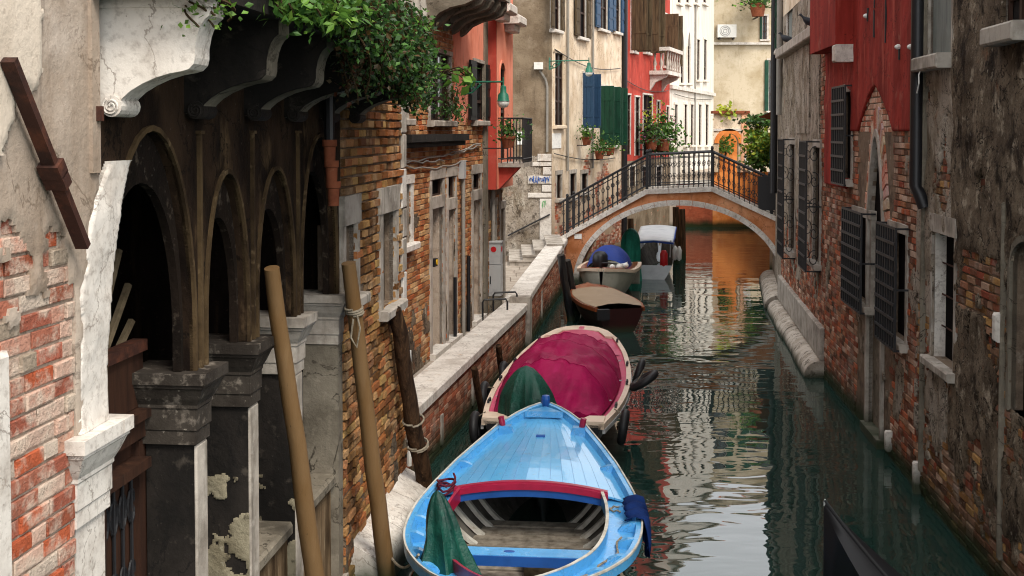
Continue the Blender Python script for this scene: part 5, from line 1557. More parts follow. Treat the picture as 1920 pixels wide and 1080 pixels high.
RF = Wall((hline(41.3), 41.3), (hline(49.5), 49.5))
RF.make('red_house', 'brick red canal house with white stone balcony beyond the bridge', 'house')
R = RF.rect
for (x0, x1, y0, y1, mt) in ((1182, 1190, -60, 96, 'shut_brown'), (1206, 1216, -60, 98, 'shut_brown'), (1244, 1251, 28, 124, 'shut_brown')):
    r = R(x0, x1, y0, y1); wd = window(RF, r, MT['istria'], .08, .12, True, 'void', .04, None, (1, 2))
    for e in (r[0] - .08, r[1] + .08): shut90(RF, e, .05, .62, r[2], r[3], MT[mt], wd, 4)
for (x0, x1, y0, y1) in ((1174, 1181, 178, 290), (1190, 1198, 182, 292), (1205, 1222, 178, 292), (1231, 1236, 190, 292), (1249, 1253, 200, 280), (1180, 1190, 312, 350), (1204, 1216, 312, 350), (1230, 1240, 312, 350)):
    window(RF, R(x0, x1, y0, y1), MT['istria'], .06, .12, False, 'void', .03, None, (1, 3))
for k in range(3): window(RF, (.8 + k * 2.6, 1.6 + k * 2.6, 10.6, 12), MT['istria'], .08, .12, True, 'glass', .04, shut=MT['shut_green'])
wall_face(RF, 0, RF.L, 3.1, 13.2, MT['salmon_red'], 'wall', 0, .15)
wall_face(RF, 0, RF.L, -.5, 3.1, MT['brown_wall'], 'lower_wall', .02, .15)
bricks(RF, 0, RF.L, .2, 2.6, PAL_RED, 'dark2', lambda u, z: fbm(u, z, 71) - (z - 1.2) * .5 > .0, 0, bl=.25, bh=.07)
u0, u1 = RF.U(1217), RF.U(1243); z0 = RF.hit(1228, 142)[1]; z1 = RF.hit(1228, 92)[1]
mb = MB(); mb.wbox(u0, u1, 0, .75, z0, z0 + .15); bl_ = mb.build('balcony', MT['istria'], RF.root)
mb = MB(); mb.wbox(u0 - .05, u1 + .05, .58, .8, z1 - .14, z1); mb.wbox(u0 - .05, u0 + .17, 0, .58, z1 - .14, z1 - .002); mb.build('balcony_rail', MT['istria'], bl_)
for k in range(6): link('baluster', bmm, bl_, (u0 + .15 + k * (u1 - u0 - .3) / 5, -.68, z0 + .149), (0, 0, 0), (1, 1, (z1 - z0 - .29) / .872))
for k in range(2): link('baluster', bmm, bl_, (u0 + .08, -.2 - .25 * k, z0 + .149), (0, 0, 0), (1.2, 1.2, (z1 - z0 - .29) / .872))
mb = MB()
for u in (u0 + .2, u1 - .2):
    mb.prism([(0, z0), (.7, z0), (.6, z0 - .12), (.2, z0 - .3), (0, z0 - .6)], lambda p: (u - .1, -p[0], p[1]), lambda p: (u + .1, -p[0], p[1]))
mb.build('bracket', MT['istria'], bl_)
pipe(RF, [(.05, .5), (.05, 13)], .1, MT['pipe_black'], .1)
body(RF, 13.2, 5, MT['salmon_red'])

WF = Wall((hline(49.5), 49.5), (hline(60.5), 60.5))
WF.make('white_house', 'tall white canal house with rows of narrow windows beyond the red house', 'house')
R = WF.rect
for (x0, x1) in ((1274, 1280), (1287, 1292)):
    r = R(x0, x1, 60, 156); window(WF, r, MT['white_wall'], .1, .15, True, 'glass', .05, None, (1, 2), None, ('pointed', r[3] - .7))
for (x0, x1) in ((1305, 1310), (1318, 1323)):
    window(WF, R(x0, x1, 74, 150), MT['white_wall'], .1, .15, True, 'glass', .04)
for (x0, x1) in ((1264, 1269), (1282, 1287), (1294, 1299), (1309, 1314), (1322, 1327)):
    window(WF, R(x0, x1, 196, 272), MT['white_wall'], .1, .15, True, 'glass', .04, shut=None)
for x0 in (1268, 1284, 1300, 1316):
    window(WF, R(x0, x0 + 6, -50, 6), MT['white_wall'], .1, .15, True, 'glass', .04)
for x0 in (1278, 1296, 1314):
    window(WF, R(x0, x0 + 5, 318, 352), MT['white_wall'], .1, .15, True, 'void', .04)
wall_face(WF, 0, WF.L, -.5, 15, MT['white_wall'], 'wall', 0, .15)
z = WF.hit(1270, 165)[1]; mb = MB(); mb.wbox(0, WF.L, 0, .12, z - .08, z + .08); mb.build('string_course', MT['istria'], WF.root)
mb = MB(); mb.wbox(0, WF.L, 0, .35, 14.7, 14.99); mb.build('cornice', MT['istria'], WF.root)
body(WF, 15, 6, MT['white_wall'])

EW = Wall((9.2, 62.5), (17.0, 62.5))
EW.make('end_house', 'big beige rendered house closing the view behind the garden gate', 'house')
R = EW.rect
window(EW, R(1428, 1436, 30, 74), MT['istria'], .1, .1, True, 'glass', .04, shut=MT['shut_green'], shut_side='left')
window(EW, R(1441, 1456, 113, 208), MT['istria'], .1, .1, True, 'glass', .04, shut=MT['shut_green'], shut_side='left')
for k in range(3): window(EW, (1.2 + k * 2.3, 2.2 + k * 2.3, 11.6, 13.2), MT['istria'], .1, .12, True, 'glass', .04, shut=MT['shut_green'])
wall_face(EW, 0, EW.L, -.5, 15.5, MT['end_wall'], 'wall', 0, .15)
z = EW.hit(1380, 82)[1]; mb = MB(); mb.wbox(0, EW.L, 0, .2, z - .06, z + .06); mb.build('ledge', MT['istria'], EW.root)
mb = MB(); mb.wbox(0, EW.L, 0, .4, 15.2, 15.49); mb.build('cornice', MT['istria'], EW.root)
body(EW, 15.5, 6, MT['end_wall'])
r = R(1342, 1377, 47, 71)
ac_ = empty('air_conditioner', EW.P((r[0] + r[1]) / 2, 0, r[2]), EW.rz, 'white air conditioner unit on the beige end house', 'air conditioner')
hw, hh = (r[1] - r[0]) / 2, r[3] - r[2]
mb = MB(); mb.box(-hw, hw, -.4, -.06, 0, hh); mb.build('casing', MT['plastic_white'], ac_)
mb = MB()
for rr_ in (.1, .19, .27): mb.torus(Matrix.Translation((-.1, -.405, hh / 2)) @ Matrix.Rotation(rad(90), 4, 'X'), rr_, .02, 20, 6)
mb.build('fan_guard', MT['grey_box'], ac_)
mb = MB(); mb.box(-hw + .1, -hw + .16, -.4, 0, -.1, -.002); mb.box(hw - .16, hw - .1, -.4, 0, -.1, -.002); mb.build('bracket', MT['iron'], ac_)

# garden gate and orange wall at the end of the canal
GW = Wall((7.3, 51.0), (12.2, 51.0))
GW.make('garden_wall', 'orange garden wall at the far end of the canal', 'wall')
ug0, ug1 = GW.U(1337), GW.U(1402)
wall_face(GW, ug0, GW.L, -.5, GW.hit(1420, 322)[1], MT['gate_orange'], 'wall', 0, .2, [])
wall_face(GW, -.6, ug0 - .003, -.5, 1.9, MT['brick_far'], 'brick_wall', .03, .2, [])
mb = MB(); mb.wbox(-.6, ug0, -.2, .1, 1.9, 2.05); mb.build('coping', MT['istria'], GW.root)
GT = Wall((GW.a + GW.u * ug0)[:2], (GW.a + GW.u * ug1)[:2])
GT = Wall((GT.a.x, 50.9), (GT.b.x, 50.9))
GT.make('garden_gate', 'pale gateway with a round brick arch at the far end of the canal', 'gate')
zt, zs0 = GT.hit(1365, 213)[1], 2.4
u0, u1 = GT.U(1348), GT.U(1385)
z1 = GT.hit(1366, 250)[1]
GT.hole(u0, u1, zs0, z1, ('ellipse', z1 - (u1 - u0) / 2))
wall_face(GT, 0, GT.L, zs0, zt, MT['cream'], 'wall', 0, .35)
A, B = arch_pts(u0, u1, z1 - (u1 - u0) / 2, z1, 'ellipse', 14), arch_pts(u0 - .2, u1 + .2, z1 - (u1 - u0) / 2, z1 + .2, 'ellipse', 14)
for i in range(14):
    mb = MB(); mb.prism([A[i], A[i + 1], B[i + 1], B[i]], lambda p: (p[0], -.05, p[1]), lambda p: (p[0], .02, p[1])); mb.build('arch_brick', MT['gate_orange'], GT.root)
mb = MB(); mb.wbox(-.05, GT.L + .05, -.4, .12, zt, zt + .12); mb.build('coping', MT['terracotta'], GT.root)
mb = MB(); mb.wbox(GT.L - .3, GT.L + .02, 0, .06, zs0, zt); mb.build('brick_pier', MT['gate_pink'], GT.root)
mb = MB(); mb.wbox(0, GT.L, .0, .05, zt - .75, zt - .65); mb.build('string_course', MT['istria'], GT.root)
mb = MB(); mb.wbox(.45, GT.L + .3, -1.6, -1.5, 2, zt - .4); mb.build('inner_wall', MT['gate_orange'], GT.root)
mb = MB(); mb.wbox(-8, GW.L, -11, -.2, -.5, 2.3); tag(mb.build('garden_ground', MT['paving']), kind='structure').matrix_world = Matrix.Translation(GW.a)
RB = Wall((11.95, 51.0), (7.62, 34.6))
RB.make('unseen_low_house', 'unseen pale house beyond the bridge, kept low to let light in', 'house')  # out of view; height lowered so more sky light reaches the gate
for k in range(5): window(RB, (1.5 + k * 3.1, 2.4 + k * 3.1, 2.2, 3.7), MT['istria'], .08, .15, True, 'glass', .04, shut=MT['shut_green'])
wall_face(RB, 0, RB.L, -.5, 4.6, MT['cream'], 'wall', 0, .15)
body(RB, 4.6, 5, MT['cream'])

for (W, x0, y0, x1, y1, sag) in ((CF, 1036, 92, 1160, 128, .25), (CF, 1036, 288, 1150, 296, .12), (RF, 1170, 150, 1250, 170, .2), (WF, 1262, 176, 1332, 186, .1)):
    A, B = W.hit(x0, y0), W.hit(x1, y1)
    pipe(W, [(A[0] + (B[0] - A[0]) * i / 12, A[1] + (B[1] - A[1]) * i / 12 - sag * math.sin(math.pi * i / 12)) for i in range(13)], .014, MT['pipe_black'], .06, 'cable')
for (W, x) in ((CF, 1061), (CF, 1108), (WF, 1301)):
    pipe(W, [(W.U(x), 3.0), (W.U(x), 12.4)], .04, MT['pipe_grey'], .06)

# ================================================================== BOATS
def section(b, zg, zk, n=8, flare=.8):
    """Half-section points from keel to gunwale at half-beam b."""
    P = []
    for i in range(n + 1):
        t = i / n
        P.append((b * (flare * t ** .55 + (1 - flare) * t) if i else 0.0, zk + (zg - zk) * t ** 1.5))
    return P

class Boat:
    def __init__(s, name, stern, bow, beam, sheer, label, keel=-.18, N=30, group='moored boats'):
        st, bo = Vector((*stern, 0)), Vector((*bow, 0))
        s.L = (bo - st).length
        d = bo - st
        s.root = empty(name, st, math.atan2(d.y, d.x), label, 'boat', group)
        s.beam, s.sheer, s.keel, s.N = beam, sheer, keel, N
    def b(s, x): return max(.02, spline(s.L - x, s.beam))          # beam tables run from the bow
    def z(s, x): return spline(s.L - x, s.sheer)
    def hull(s, mat, mat2=None, inner=None, x0=0.0):
        rings = []
        for i in range(s.N + 1):
            x = x0 + (s.L - x0) * i / s.N
            e = (1 - max(0, (x - s.L + .9) / .9) ** 2 * .75)
            zk = s.keel + (s.z(x) - .1 - s.keel) * (1 - e) ** 1.3
            P = section(s.b(x), s.z(x), zk)
            rings.append([(x, p, z) for p, z in reversed(P)] + [(x, -p, z) for p, z in P[1:]])
        mb = MB(); mb.loft(rings, False, False, False)
        mb.f.append(tuple(range(len(rings[0]))))
        o = mb.build('hull', mat, s.root, smooth=True, auto=55)
        if inner:
            r2 = []
            for i in range(s.N + 1):
                x = x0 + .03 + (s.L - x0 - .15) * i / s.N
                P = section(max(.01, s.b(x) - .05), s.z(x) - .125, s.keel + .08 + .3 * max(0, (x - s.L + .9) / .9) ** 2)
                r2.append([(x, p, z) for p, z in reversed(P)] + [(x, -p, z) for p, z in P[1:]])
            mb = MB(); mb.loft(r2, False, False, False)
            mb.build('inner_planking', inner, s.root, smooth=True, auto=55)
        return o
    def strip(s, xs, y_out, y_in, z_out, z_in, name, mat, side, thick=.02, parent=None):
        """A longitudinal strip on one side between two offsets from the gunwale."""
        rings = []
        for x in xs:
            b, z = s.b(x), s.z(x)
            yo, yi = max(.0, b - y_out), max(.0, b - y_in)
            rings.append([(x, side * yo, z + z_out), (x, side * yi, z + z_in), (x, side * yi, z + z_in - thick), (x, side * yo, z + z_out - thick)])
        mb = MB(); mb.loft(rings)
        return mb.build(name, mat, parent or s.root)

def fr(a, b, n): return [a + (b - a) * i / n for i in range(n + 1)]

# ---------------- blue boat
BL = Boat('blue_boat', (-.12, 8.35), (.40, 13.8), [(0, .03), (.2, .24), (.5, .46), (1.0, .66), (1.55, .84), (2.4, 1.03), (3.0, 1.07), (3.5, 1.02), (4.0, .86), (4.6, .6), (5.1, .3), (5.5, .03)],
          [(0, .98), (.5, .86), (1.0, .77), (1.6, .69), (2.4, .6), (3.2, .56), (4, .57), (5.5, .8)], 'light blue open wooden boat with red trim, nearest of the moored boats')
BL.hull(MT['hull_black'], None, MT['bilge'])
XS = fr(.05, BL.L - .02, 44)
for sd in (1, -1):
    BL.strip(XS, -.025, .035, .0, .0, 'rub_rail', MT['blue_paint'], sd, .09)
    BL.strip(XS, -.03, -.012, .012, .012, 'white_edge', MT['rib_white'], sd, .02)
    BL.strip(fr(.05, BL.L - .25, 40), .03, .06, -.002, -.085, 'bulwark', MT['blue_paint'], sd, .02)
    BL.strip(fr(.05, BL.L - .32, 40), .055, .30, -.09, -.075, 'side_deck', MT['blue_paint'], sd, .025)
XA, XF = .55, BL.L - 2.28                                 # cockpit ends
ins = .29
for sd in (1, -1):
    BL.strip(fr(XA, XF, 24), ins, ins + .022, .02, .02, 'coaming', MT['red_paint' if sd == 1 else 'blue_paint'], sd, .13)
    BL.strip(fr(XA, XF, 24), ins - .004, ins + .026, .03, .03, 'coaming_cap', MT['red_paint' if sd == 1 else 'rib_white'], sd, .009)
# knees
xs_k = [BL.L - .62, BL.L - 1.55, BL.L - 2.5, BL.L - 2.95, BL.L - 3.35, BL.L - 3.75, BL.L - 4.2]
for sd in (1, -1):
    for k, x in enumerate(xs_k):
        b, z = BL.b(x), BL.z(x)
        th = .055 if k == 0 else .03
        mb = MB()
        pf = [(b - .03, z + .005), (b - .09, z + .0), (b - .16, z - .03), (b - .21, z - .085), (b - .03, z - .088)]
        if k == 0: pf = [(b - .02, z + .02), (b - .16, z + .02), (b - .2, z - .088), (b - .02, z - .088)]
        mb.prism(pf, lambda p: (x - th, sd * p[0], p[1]), lambda p: (x + th, sd * p[0], p[1]))
        kn = mb.build('knee', MT['blue_dark' if k == 0 and 0 else 'blue_paint'], BL.root)
        if k == 0:
            mb = MB(); mb.lathe([(.03, -.02), (.036, .03), (.034, .09), (.036, .1), (.0, .105)], 12, Matrix.Translation((x, sd * (b - .06), z + .02)) @ Matrix.Rotation(rad(-12 * sd), 4, 'X'))
            mb.build('bollard', MT['red_paint'], kn)
# foredeck of tapering planks
NP = 15
def dk(x, f):
    w = max(.02, BL.b(x) - .05)
    return (x, w * f, BL.z(x) - .07 + .13 * (1 - f * f) * min(1, (BL.L - x) / 1.6))
for k in range(NP):
    f0, f1 = -1 + 2 * k / NP + .002, -1 + 2 * (k + 1) / NP - .002
    rings = []
    for x in fr(XF + .02, BL.L - .2, 14):
        a, b_ = dk(x, f0), dk(x, f1)
        rings.append([a, b_, (b_[0], b_[1], b_[2] - .02), (a[0], a[1], a[2] - .02)])
    mb = MB(); mb.loft(rings); mb.build('deck_plank', MT['blue_deck'], BL.root)
mb = MB()
for i, x in enumerate(fr(XF + .02, BL.L - .2, 14)): pass
rings = [[(p[0], p[1], p[2] - .006) for p in (dk(x, f / 8) for f in range(-8, 9))] for x in fr(XF + .03, BL.L - .21, 14)]
mb.loft(rings, False, False, False); mb.build('deck_seam', MT['blue_paint'], BL.root)
def cross_arc(x, f, top, h, t, nm, mat, dz=0.0, n=24):
    rings = []
    for i in range(n + 1):
        ff = -f + 2 * f * i / n
        p = dk(x, ff)
        rings.append([(x - t, p[1], p[2] + top + dz), (x + t, p[1], p[2] + top + dz), (x + t, p[1], p[2] + top - h + dz), (x - t, p[1], p[2] + top - h + dz)])
    mb = MB(); mb.loft(rings); return mb.build(nm, mat, BL.root)
cross_arc(XF, .80, .03, .06, .022, 'deck_beam', MT['red_paint'])
cross_arc(XF + .012, .78, -.035, .07, .018, 'beam_lining', MT['blue_dark'])
cross_arc(XF + .03, .80, .045, .02, .03, 'beam_cap', MT['red_paint'])
# frames (ribs)
for x in fr(XA + .2, XF + .75, 12):
    for sd in (1, -1):
        mb = MB(); pts = []
        P = section(BL.b(x) - .06, BL.z(x) - .13, BL.keel + .1)
        Q = section(BL.b(x) - .11, BL.z(x) - .13, BL.keel + .14)
        rings = [[(x - .035, sd * p[0], p[1]), (x + .035, sd * p[0], p[1]), (x + .035, sd * q[0], q[1]), (x - .035, sd * q[0], q[1])] for p, q in zip(P[2:], Q[2:])]
        mb.loft(rings); mb.build('rib', MT['rib_white'], BL.root)
    # floor boards and thwart
for k, x in enumerate(fr(XA + .1, XF + .5, 15)):
    w = BL.b(x) * .68
    mb = MB(); mb.box(x, x + .155, -w, w, .075 + rnd.uniform(-.006, .006), .1); mb.build('floor_board', MT['plank_grey'], BL.root)
x = BL.L - 3.42
w = BL.b(x) - .24
mb = MB(); mb.box(x - .1, x + .1, -w, w, .38, .425); th_ = mb.build('thwart', MT['blue_paint'], BL.root)
mb = MB(); mb.box(x - .115, x - .101, -w, w, .33, .42); mb.build('thwart_lip', MT['blue_dark'], th_)
mb = MB(); mb.lathe([(.05, .4255), (.05, .43)], 14, Matrix.Translation((x, .1, 0)) @ Matrix.Diagonal((.5, 1, 1, 1))); mb.build('thwart_plug', MT['blue_dark'], th_)
x = BL.L - 4.25
w = BL.b(x) - .26
mb = MB(); mb.box(x - .09, x + .09, -w, w, .36, .40); t2 = mb.build('thwart', MT['red_paint'], BL.root)
for k in range(4):                                             # slats between the thwarts
    xx = BL.L - 3.62 - k * .14
    w = BL.b(xx) - .27
    mb = MB(); mb.box(xx - .05, xx + .05, -w, w, .22, .245); mb.build('slat', MT['plank_grey'], BL.root)
# stem head, ring, hatch plug
mb = MB(); rect = [(.07, -.1), (.08, .02), (.06, .06), (0.0, .08)]
mb.lathe([(.03, -.2), (.05, 0), (.055, .05), (.045, .09), (0, .1)], 10, Matrix.Translation((BL.L - .02, 0, BL.z(BL.L)))); mb.build('stem_head', MT['blue_dark'], BL.root)
for sd in (1, -1):
    mb = MB(); mb.prism([(BL.L - .05, .0), (BL.L - .32, .0), (BL.L - .32, .22), (BL.L - .2, .12)], lambda p: (p[0], sd * p[1], BL.z(BL.L - .2) + .01), lambda p: (p[0], sd * p[1], BL.z(BL.L - .2) - .06)); mb.build('breast_hook', MT['blue_paint'], BL.root)
mb = MB(); p = dk(BL.L - .85, 0); mb.box(p[0] - .02, p[0] + .02, -.05, .05, p[2], p[2] + .02); mb.build('deck_cleat', MT['blue_dark'], BL.root)
def rope_line(name, pts, r, mat, label):
    mb = MB(); mb.tube(pts, r, 6); return tag(mb.build(name, mat), label, 'rope')
BM = BL.root.matrix_world if 0 else Matrix.Translation(BL.root.location) @ Matrix.Rotation(BL.root.rotation_euler.z, 4, 'Z')
def bw(x, y, z): return BM @ Vector((x, y, z))
xx = BL.L - 2.2
coil = [bw(xx + .16 * math.cos(i * .55) + .02 * math.sin(i * 1.7), BL.b(xx) - .14 + .09 * math.sin(i * .55), BL.z(xx) - .05 + .004 * i + .02 * math.sin(i)) for i in range(34)]
rope_line('rope_coil', coil, .012, MT['rope_red'], 'dark red rope bundle on the left side deck of the blue boat')
xx = BL.L - 2.55
rope_line('rope_line', [bw(xx + .02 * i, -BL.b(xx) + .16 + .35 * math.sin(i * .35) * .3, BL.z(xx) - .06 + .012 * math.sin(i * 2)) for i in range(14)], .009, MT['rope'], 'thin rope lying on the right side deck of the blue boat')
rope_line('rope_line', [bw(BL.L - 3.2 - i * .12, -(BL.b(BL.L - 3.2 - i * .12) - .16 - .03 * math.sin(i * 1.4)), BL.z(BL.L - 3.2 - i * .12) - .05) for i in range(13)], .01, MT['rope'], 'grey rope running aft along the right gunwale of the blue boat')
pA, pB = bw(BL.L - 4.1, BL.b(BL.L - 4.1) - .02, .62), Vector((-1.12, 10.55, .35))
rope_line('mooring_line', [pA.lerp(pB, i / 10) - Vector((0, 0, .12 * math.sin(math.pi * i / 10))) for i in range(11)], .012, MT['rope'], 'dark mooring line from the blue boat to the tan pole')
# loose board box in the cockpit
jb = empty('wooden_crate', bw(BL.L - 3.0, -.18, .1), BL.root.rotation_euler.z + .15, 'small weathered wooden crate on the floor of the blue boat', 'crate')
for k in range(3):
    mb = MB(); mb.box(-.16 + k * .11, -.055 + k * .11, -.2, .2, .13, .15, None, .004); mb.build('board', MT['stick'], jb)
mb = MB(); mb.box(-.15, -.13, -.19, .19, 0.002, .13); mb.box(.13, .15, -.19, .19, 0.002, .13); mb.build('side', MT['stick'], jb)

def cover(name, base, rz, rx, ry, h, lean, mat, parent, folds=9, seed=0, shoulder=.62, n=72, m=30, amp=.10, top=.55, peak=1.6):
    """Cloth thrown over an outboard motor: hood over the engine, sharp hanging folds, flared uneven hem."""
    mb = MB(); rings = []
    for j in range(m + 1):
        t = j / m
        ring = []
        for i in range(n):
            a = i * math.tau / n
            w = folds * a + 1.6 * math.sin(a + seed) + 1.1 * math.sin(2 * a + seed * 1.7) + .8 * fbm(math.cos(a) * 1.5, math.sin(a) * 1.5, seed + t)
            fold = (1 - abs(math.sin(w / 2))) ** 1.5
            if t < shoulder: rr = 1 - (1 - top) * (t / shoulder) ** .8
            else:
                q = (t - shoulder) / (1 - shoulder)
                rr = top * max(0.0, 1 - q ** peak) ** .6 + .015
            f = 1 + amp * (1 - .75 * t) * (fold * 1.6 - .5) + .09 * fbm(math.cos(a) * 2, math.sin(a) * 2, seed + 5 + t * 2.2)
            bx_ = 1 + .10 * (abs(math.cos(2 * a)) - .5) * math.sin(math.pi * min(1, t * 1.1))
            hem = .06 * math.sin(3 * a + seed) * (1 - t) + .04 * fbm(math.cos(a) * 3, math.sin(a) * 3, seed)
            ring.append((rx * rr * f * bx_ * math.cos(a) + lean[0] * t ** 1.3, ry * rr * f * bx_ * math.sin(a) + lean[1] * t ** 1.3, h * t + hem * (1 - t)))
        rings.append(ring)
    mb.loft(rings, True, False, True)
    M_ = Matrix.Translation(base) @ Matrix.Rotation(rz, 4, 'Z')
    mb.v = [tuple(M_ @ Vector(v)) for v in mb.v]
    return mb.build(name, mat, parent, smooth=True, auto=32)
# outboard under its green cover, standing on the left side deck
cover('motor_cover', (BL.L - 4.02, .55, .22), .3, .36, .34, .92, (.05, .10), MT['tarp_green'], BL.root, 7, 3, amp=.26, shoulder=.62, top=.42, peak=1.3)
# navy cloth hung over the right gunwale
mb = MB(); rows = []
for i in range(22):
    x = BL.L - 2.42 - .55 * i / 21
    b, z = BL.b(x), BL.z(x)
    row = []
    prof_ = [(-.12, .01), (-.08, .035), (-.02, .05), (.05, .03), (.075, -.08), (.08, -.2), (.07, -.32 - .08 * math.sin(i * .6))]
    for (dy, dz) in prof_:
        row.append((x + .02 * fbm(i * .4, dz * 3, 2), -(b + dy + .02 * math.sin(i * 1.1 + dz * 5)), z + dz + .025 * max(0, math.sin(i * .9))))
    rows.append(row)
mb.loft(rows, False, False, False)
o = mb.build('navy_cloth', MT['tarp_navy'], None, smooth=True)
o.location, o.rotation_euler = BL.root.location, (0, 0, BL.root.rotation_euler.z)
sol = o.modifiers.new('thick', 'SOLIDIFY'); sol.thickness = .012
tag(o, 'navy blue cloth hanging over the right gunwale of the blue boat', 'cloth')

# ---------------- magenta boat
MG = Boat('magenta_boat', (.37, 14.25), (1.17, 19.35), [(0, .05), (.08, .24), (.25, .42), (.6, .6), (1.2, .77), (2.0, .88), (2.8, .92), (3.6, .90), (4.4, .83), (5.3, .72)],
          [(0, .95), (.6, .86), (1.2, .76), (2.2, .66), (3, .62), (4, .6), (5.3, .62)], 'boat covered with a magenta tarpaulin, cream rail and hanging tyres')
MG.hull(MT['hull_black'], None, MT['hull_maroon'])
XS = fr(0, MG.L - .005, 44)
for sd in (1, -1):
    MG.strip(XS, -.025, .045, .02, .02, 'rail', MT['cream_rail'], sd, .07)
    MG.strip(fr(.02, MG.L - .02, 44), -.035, -.0, -.055, -.055, 'rubbing_strake', MT['grey_box'], sd, .05)
    MG.strip(fr(.1, MG.L - .1, 40), .04, .24, -.01, -.03, 'side_deck', MT['pink_deck'], sd, .02)
    mb = MB(); b0 = MG.b(0)
    mb.prism([(0, .2), (0, b0 + .02), (.32, MG.b(.3) - .02), (.3, b0 - .18), (.14, b0 - .25), (.14, .24)], lambda p: (p[0], sd * p[1], MG.z(0) + .045), lambda p: (p[0], sd * p[1], MG.z(0) - .03)); mb.build('quarter_deck', MT['cream_rail'], MG.root)
mb = MB()
rings = [[(x, MG.b(x) * f, MG.z(x) - .02 + .05 * (1 - f * f)) for f in [k / 8 for k in range(-8, 9)]] for x in fr(MG.L - 1.3, MG.L - .08, 10)]
mb.loft(rings, False, False, False); mb.build('foredeck', MT['pink_deck'], MG.root, smooth=True)
mb = MB(); mb.prism([(MG.L - .02, 0)] + [(x, MG.b(x)) for x in fr(MG.L - .05, MG.L - .55, 8)] + [(x, MG.b(x) - .16) for x in fr(MG.L - .55, MG.L - .3, 4)] + [(MG.L - .24, 0)], lambda p: (p[0], p[1], MG.z(p[0]) + .03), lambda p: (p[0], p[1], MG.z(p[0]) - .03))
mb.build('bow_cap', MT['cream_rail'], MG.root)
mb = MB(); mb.prism([(MG.L - .02, 0)] + [(x, -MG.b(x)) for x in fr(MG.L - .05, MG.L - .55, 8)] + [(x, -(MG.b(x) - .16)) for x in fr(MG.L - .55, MG.L - .3, 4)] + [(MG.L - .24, 0)], lambda p: (p[0], p[1], MG.z(p[0]) + .03), lambda p: (p[0], p[1], MG.z(p[0]) - .03))
mb.build('bow_cap', MT['cream_rail'], MG.root)
# tarpaulin over hoops
hoops = [1.0, 2.15, 3.25, 4.3]
mb = MB(); rings = []
x0, x1 = .38, MG.L - .75
for i in range(57):
    x = x0 + (x1 - x0) * i / 56
    t = (x - x0) / (x1 - x0)
    H = .52 * max(0.0, math.sin(math.pi * min(1, (t + .25) / 1.25) ** .9)) ** .8 if t > 0 else .4
    H = float(np.interp(x, [x0, 1.0, 2.15, 3.25, x1], [.06, .60, .62, .46, .03]))
    dh = min(abs(x - h) for h in hoops)
    ridge = .02 * max(0, 1 - dh / .05)
    sag = .09 * min(1, dh / .5) ** .7 * min(1, H / .3)
    ring = []
    for k in range(33):
        f = -1 + 2 * k / 32
        b = MG.b(x) - .11 - .16 * max(0, t - .55) * 1.2
        y = b * f
        zz = MG.z(x) + .02 + (H + ridge - sag * (1 - f * f)) * max(0.0, 1 - f * f) ** .62
        wr = .06 * fbm(x * 2.6 + f * 1.5, f * 4.5, 3) * (1 - f ** 8) + .022 * math.sin(f * 9 + x * 7 + 2 * fbm(x, f * 2, 6)) * (1 - f ** 4) * (dh > .08)
        ring.append((x + .02 * wr, y, zz + wr))
    rings.append(ring)
mb.loft(rings, False, False, False)
e = [v for v in rings[0]]
mb.poly(e + [(x0 + .02, rings[0][-1][1], MG.z(x0) - .1), (x0 + .02, rings[0][0][1], MG.z(x0) - .1)])
tp = mb.build('tarpaulin', MT['tarp_magenta'], MG.root, smooth=True, auto=60)
for hq in hoops[:3]:
    r_ = min(rings, key=lambda q: abs(q[0][0] - hq))
    sm = MB(); sm.tube([(p[0], p[1], p[2] - .001) for p in r_], .007, 6); sm.build('hoop_seam', MT['tarp_seam'], tp)
    for sd in (0, -1):
        p = r_[sd]; ey = MB(); ey.torus(Matrix.Translation((p[0] + .1, p[1], p[2] + .05)), .018, .006, 10, 5); ey.build('eyelet', MT['grey_box'], tp)
cover('motor_cover', (.25, .20, .12), 0, .50, .46, 1.12, (.16, .06), MT['tarp_green'], MG.root, 8, 8, amp=.2, shoulder=.5, top=.66, peak=2.0)
MM = Matrix.Translation(MG.root.location) @ Matrix.Rotation(MG.root.rotation_euler.z, 4, 'Z')
for sd in (1, -1):
    for x in (1.0, 2.3, 3.3, MG.L - .75):
        mb = MB(); b, z = MG.b(x) - .02, MG.z(x)
        mb.tube([(x - .07, sd * b, z + .02), (x - .06, sd * b, z + .06), (x + .06, sd * b, z + .06), (x + .07, sd * b, z + .02)], .016, 6); mb.build('cleat', MT['iron'], MG.root)
tyres = [(3.1, -1, .62, .3, 'tyre fender hanging off the right side of the magenta boat, far one'), (2.2, -1, .72, 1.0, 'tyre fender tilted out over the right rail of the magenta boat'), (.75, -1, .42, .15, 'tyre fender on the right side of the magenta boat, near the stern'),
         (3.2, 1, .5, .1, 'tyre fender between the magenta boat and the quay, farthest of three'), (1.75, 1, .5, .1, 'tyre fender between the magenta boat and the quay, middle of three'), (.35, 1, .42, .1, 'tyre fender between the magenta boat and the quay, nearest of three')]
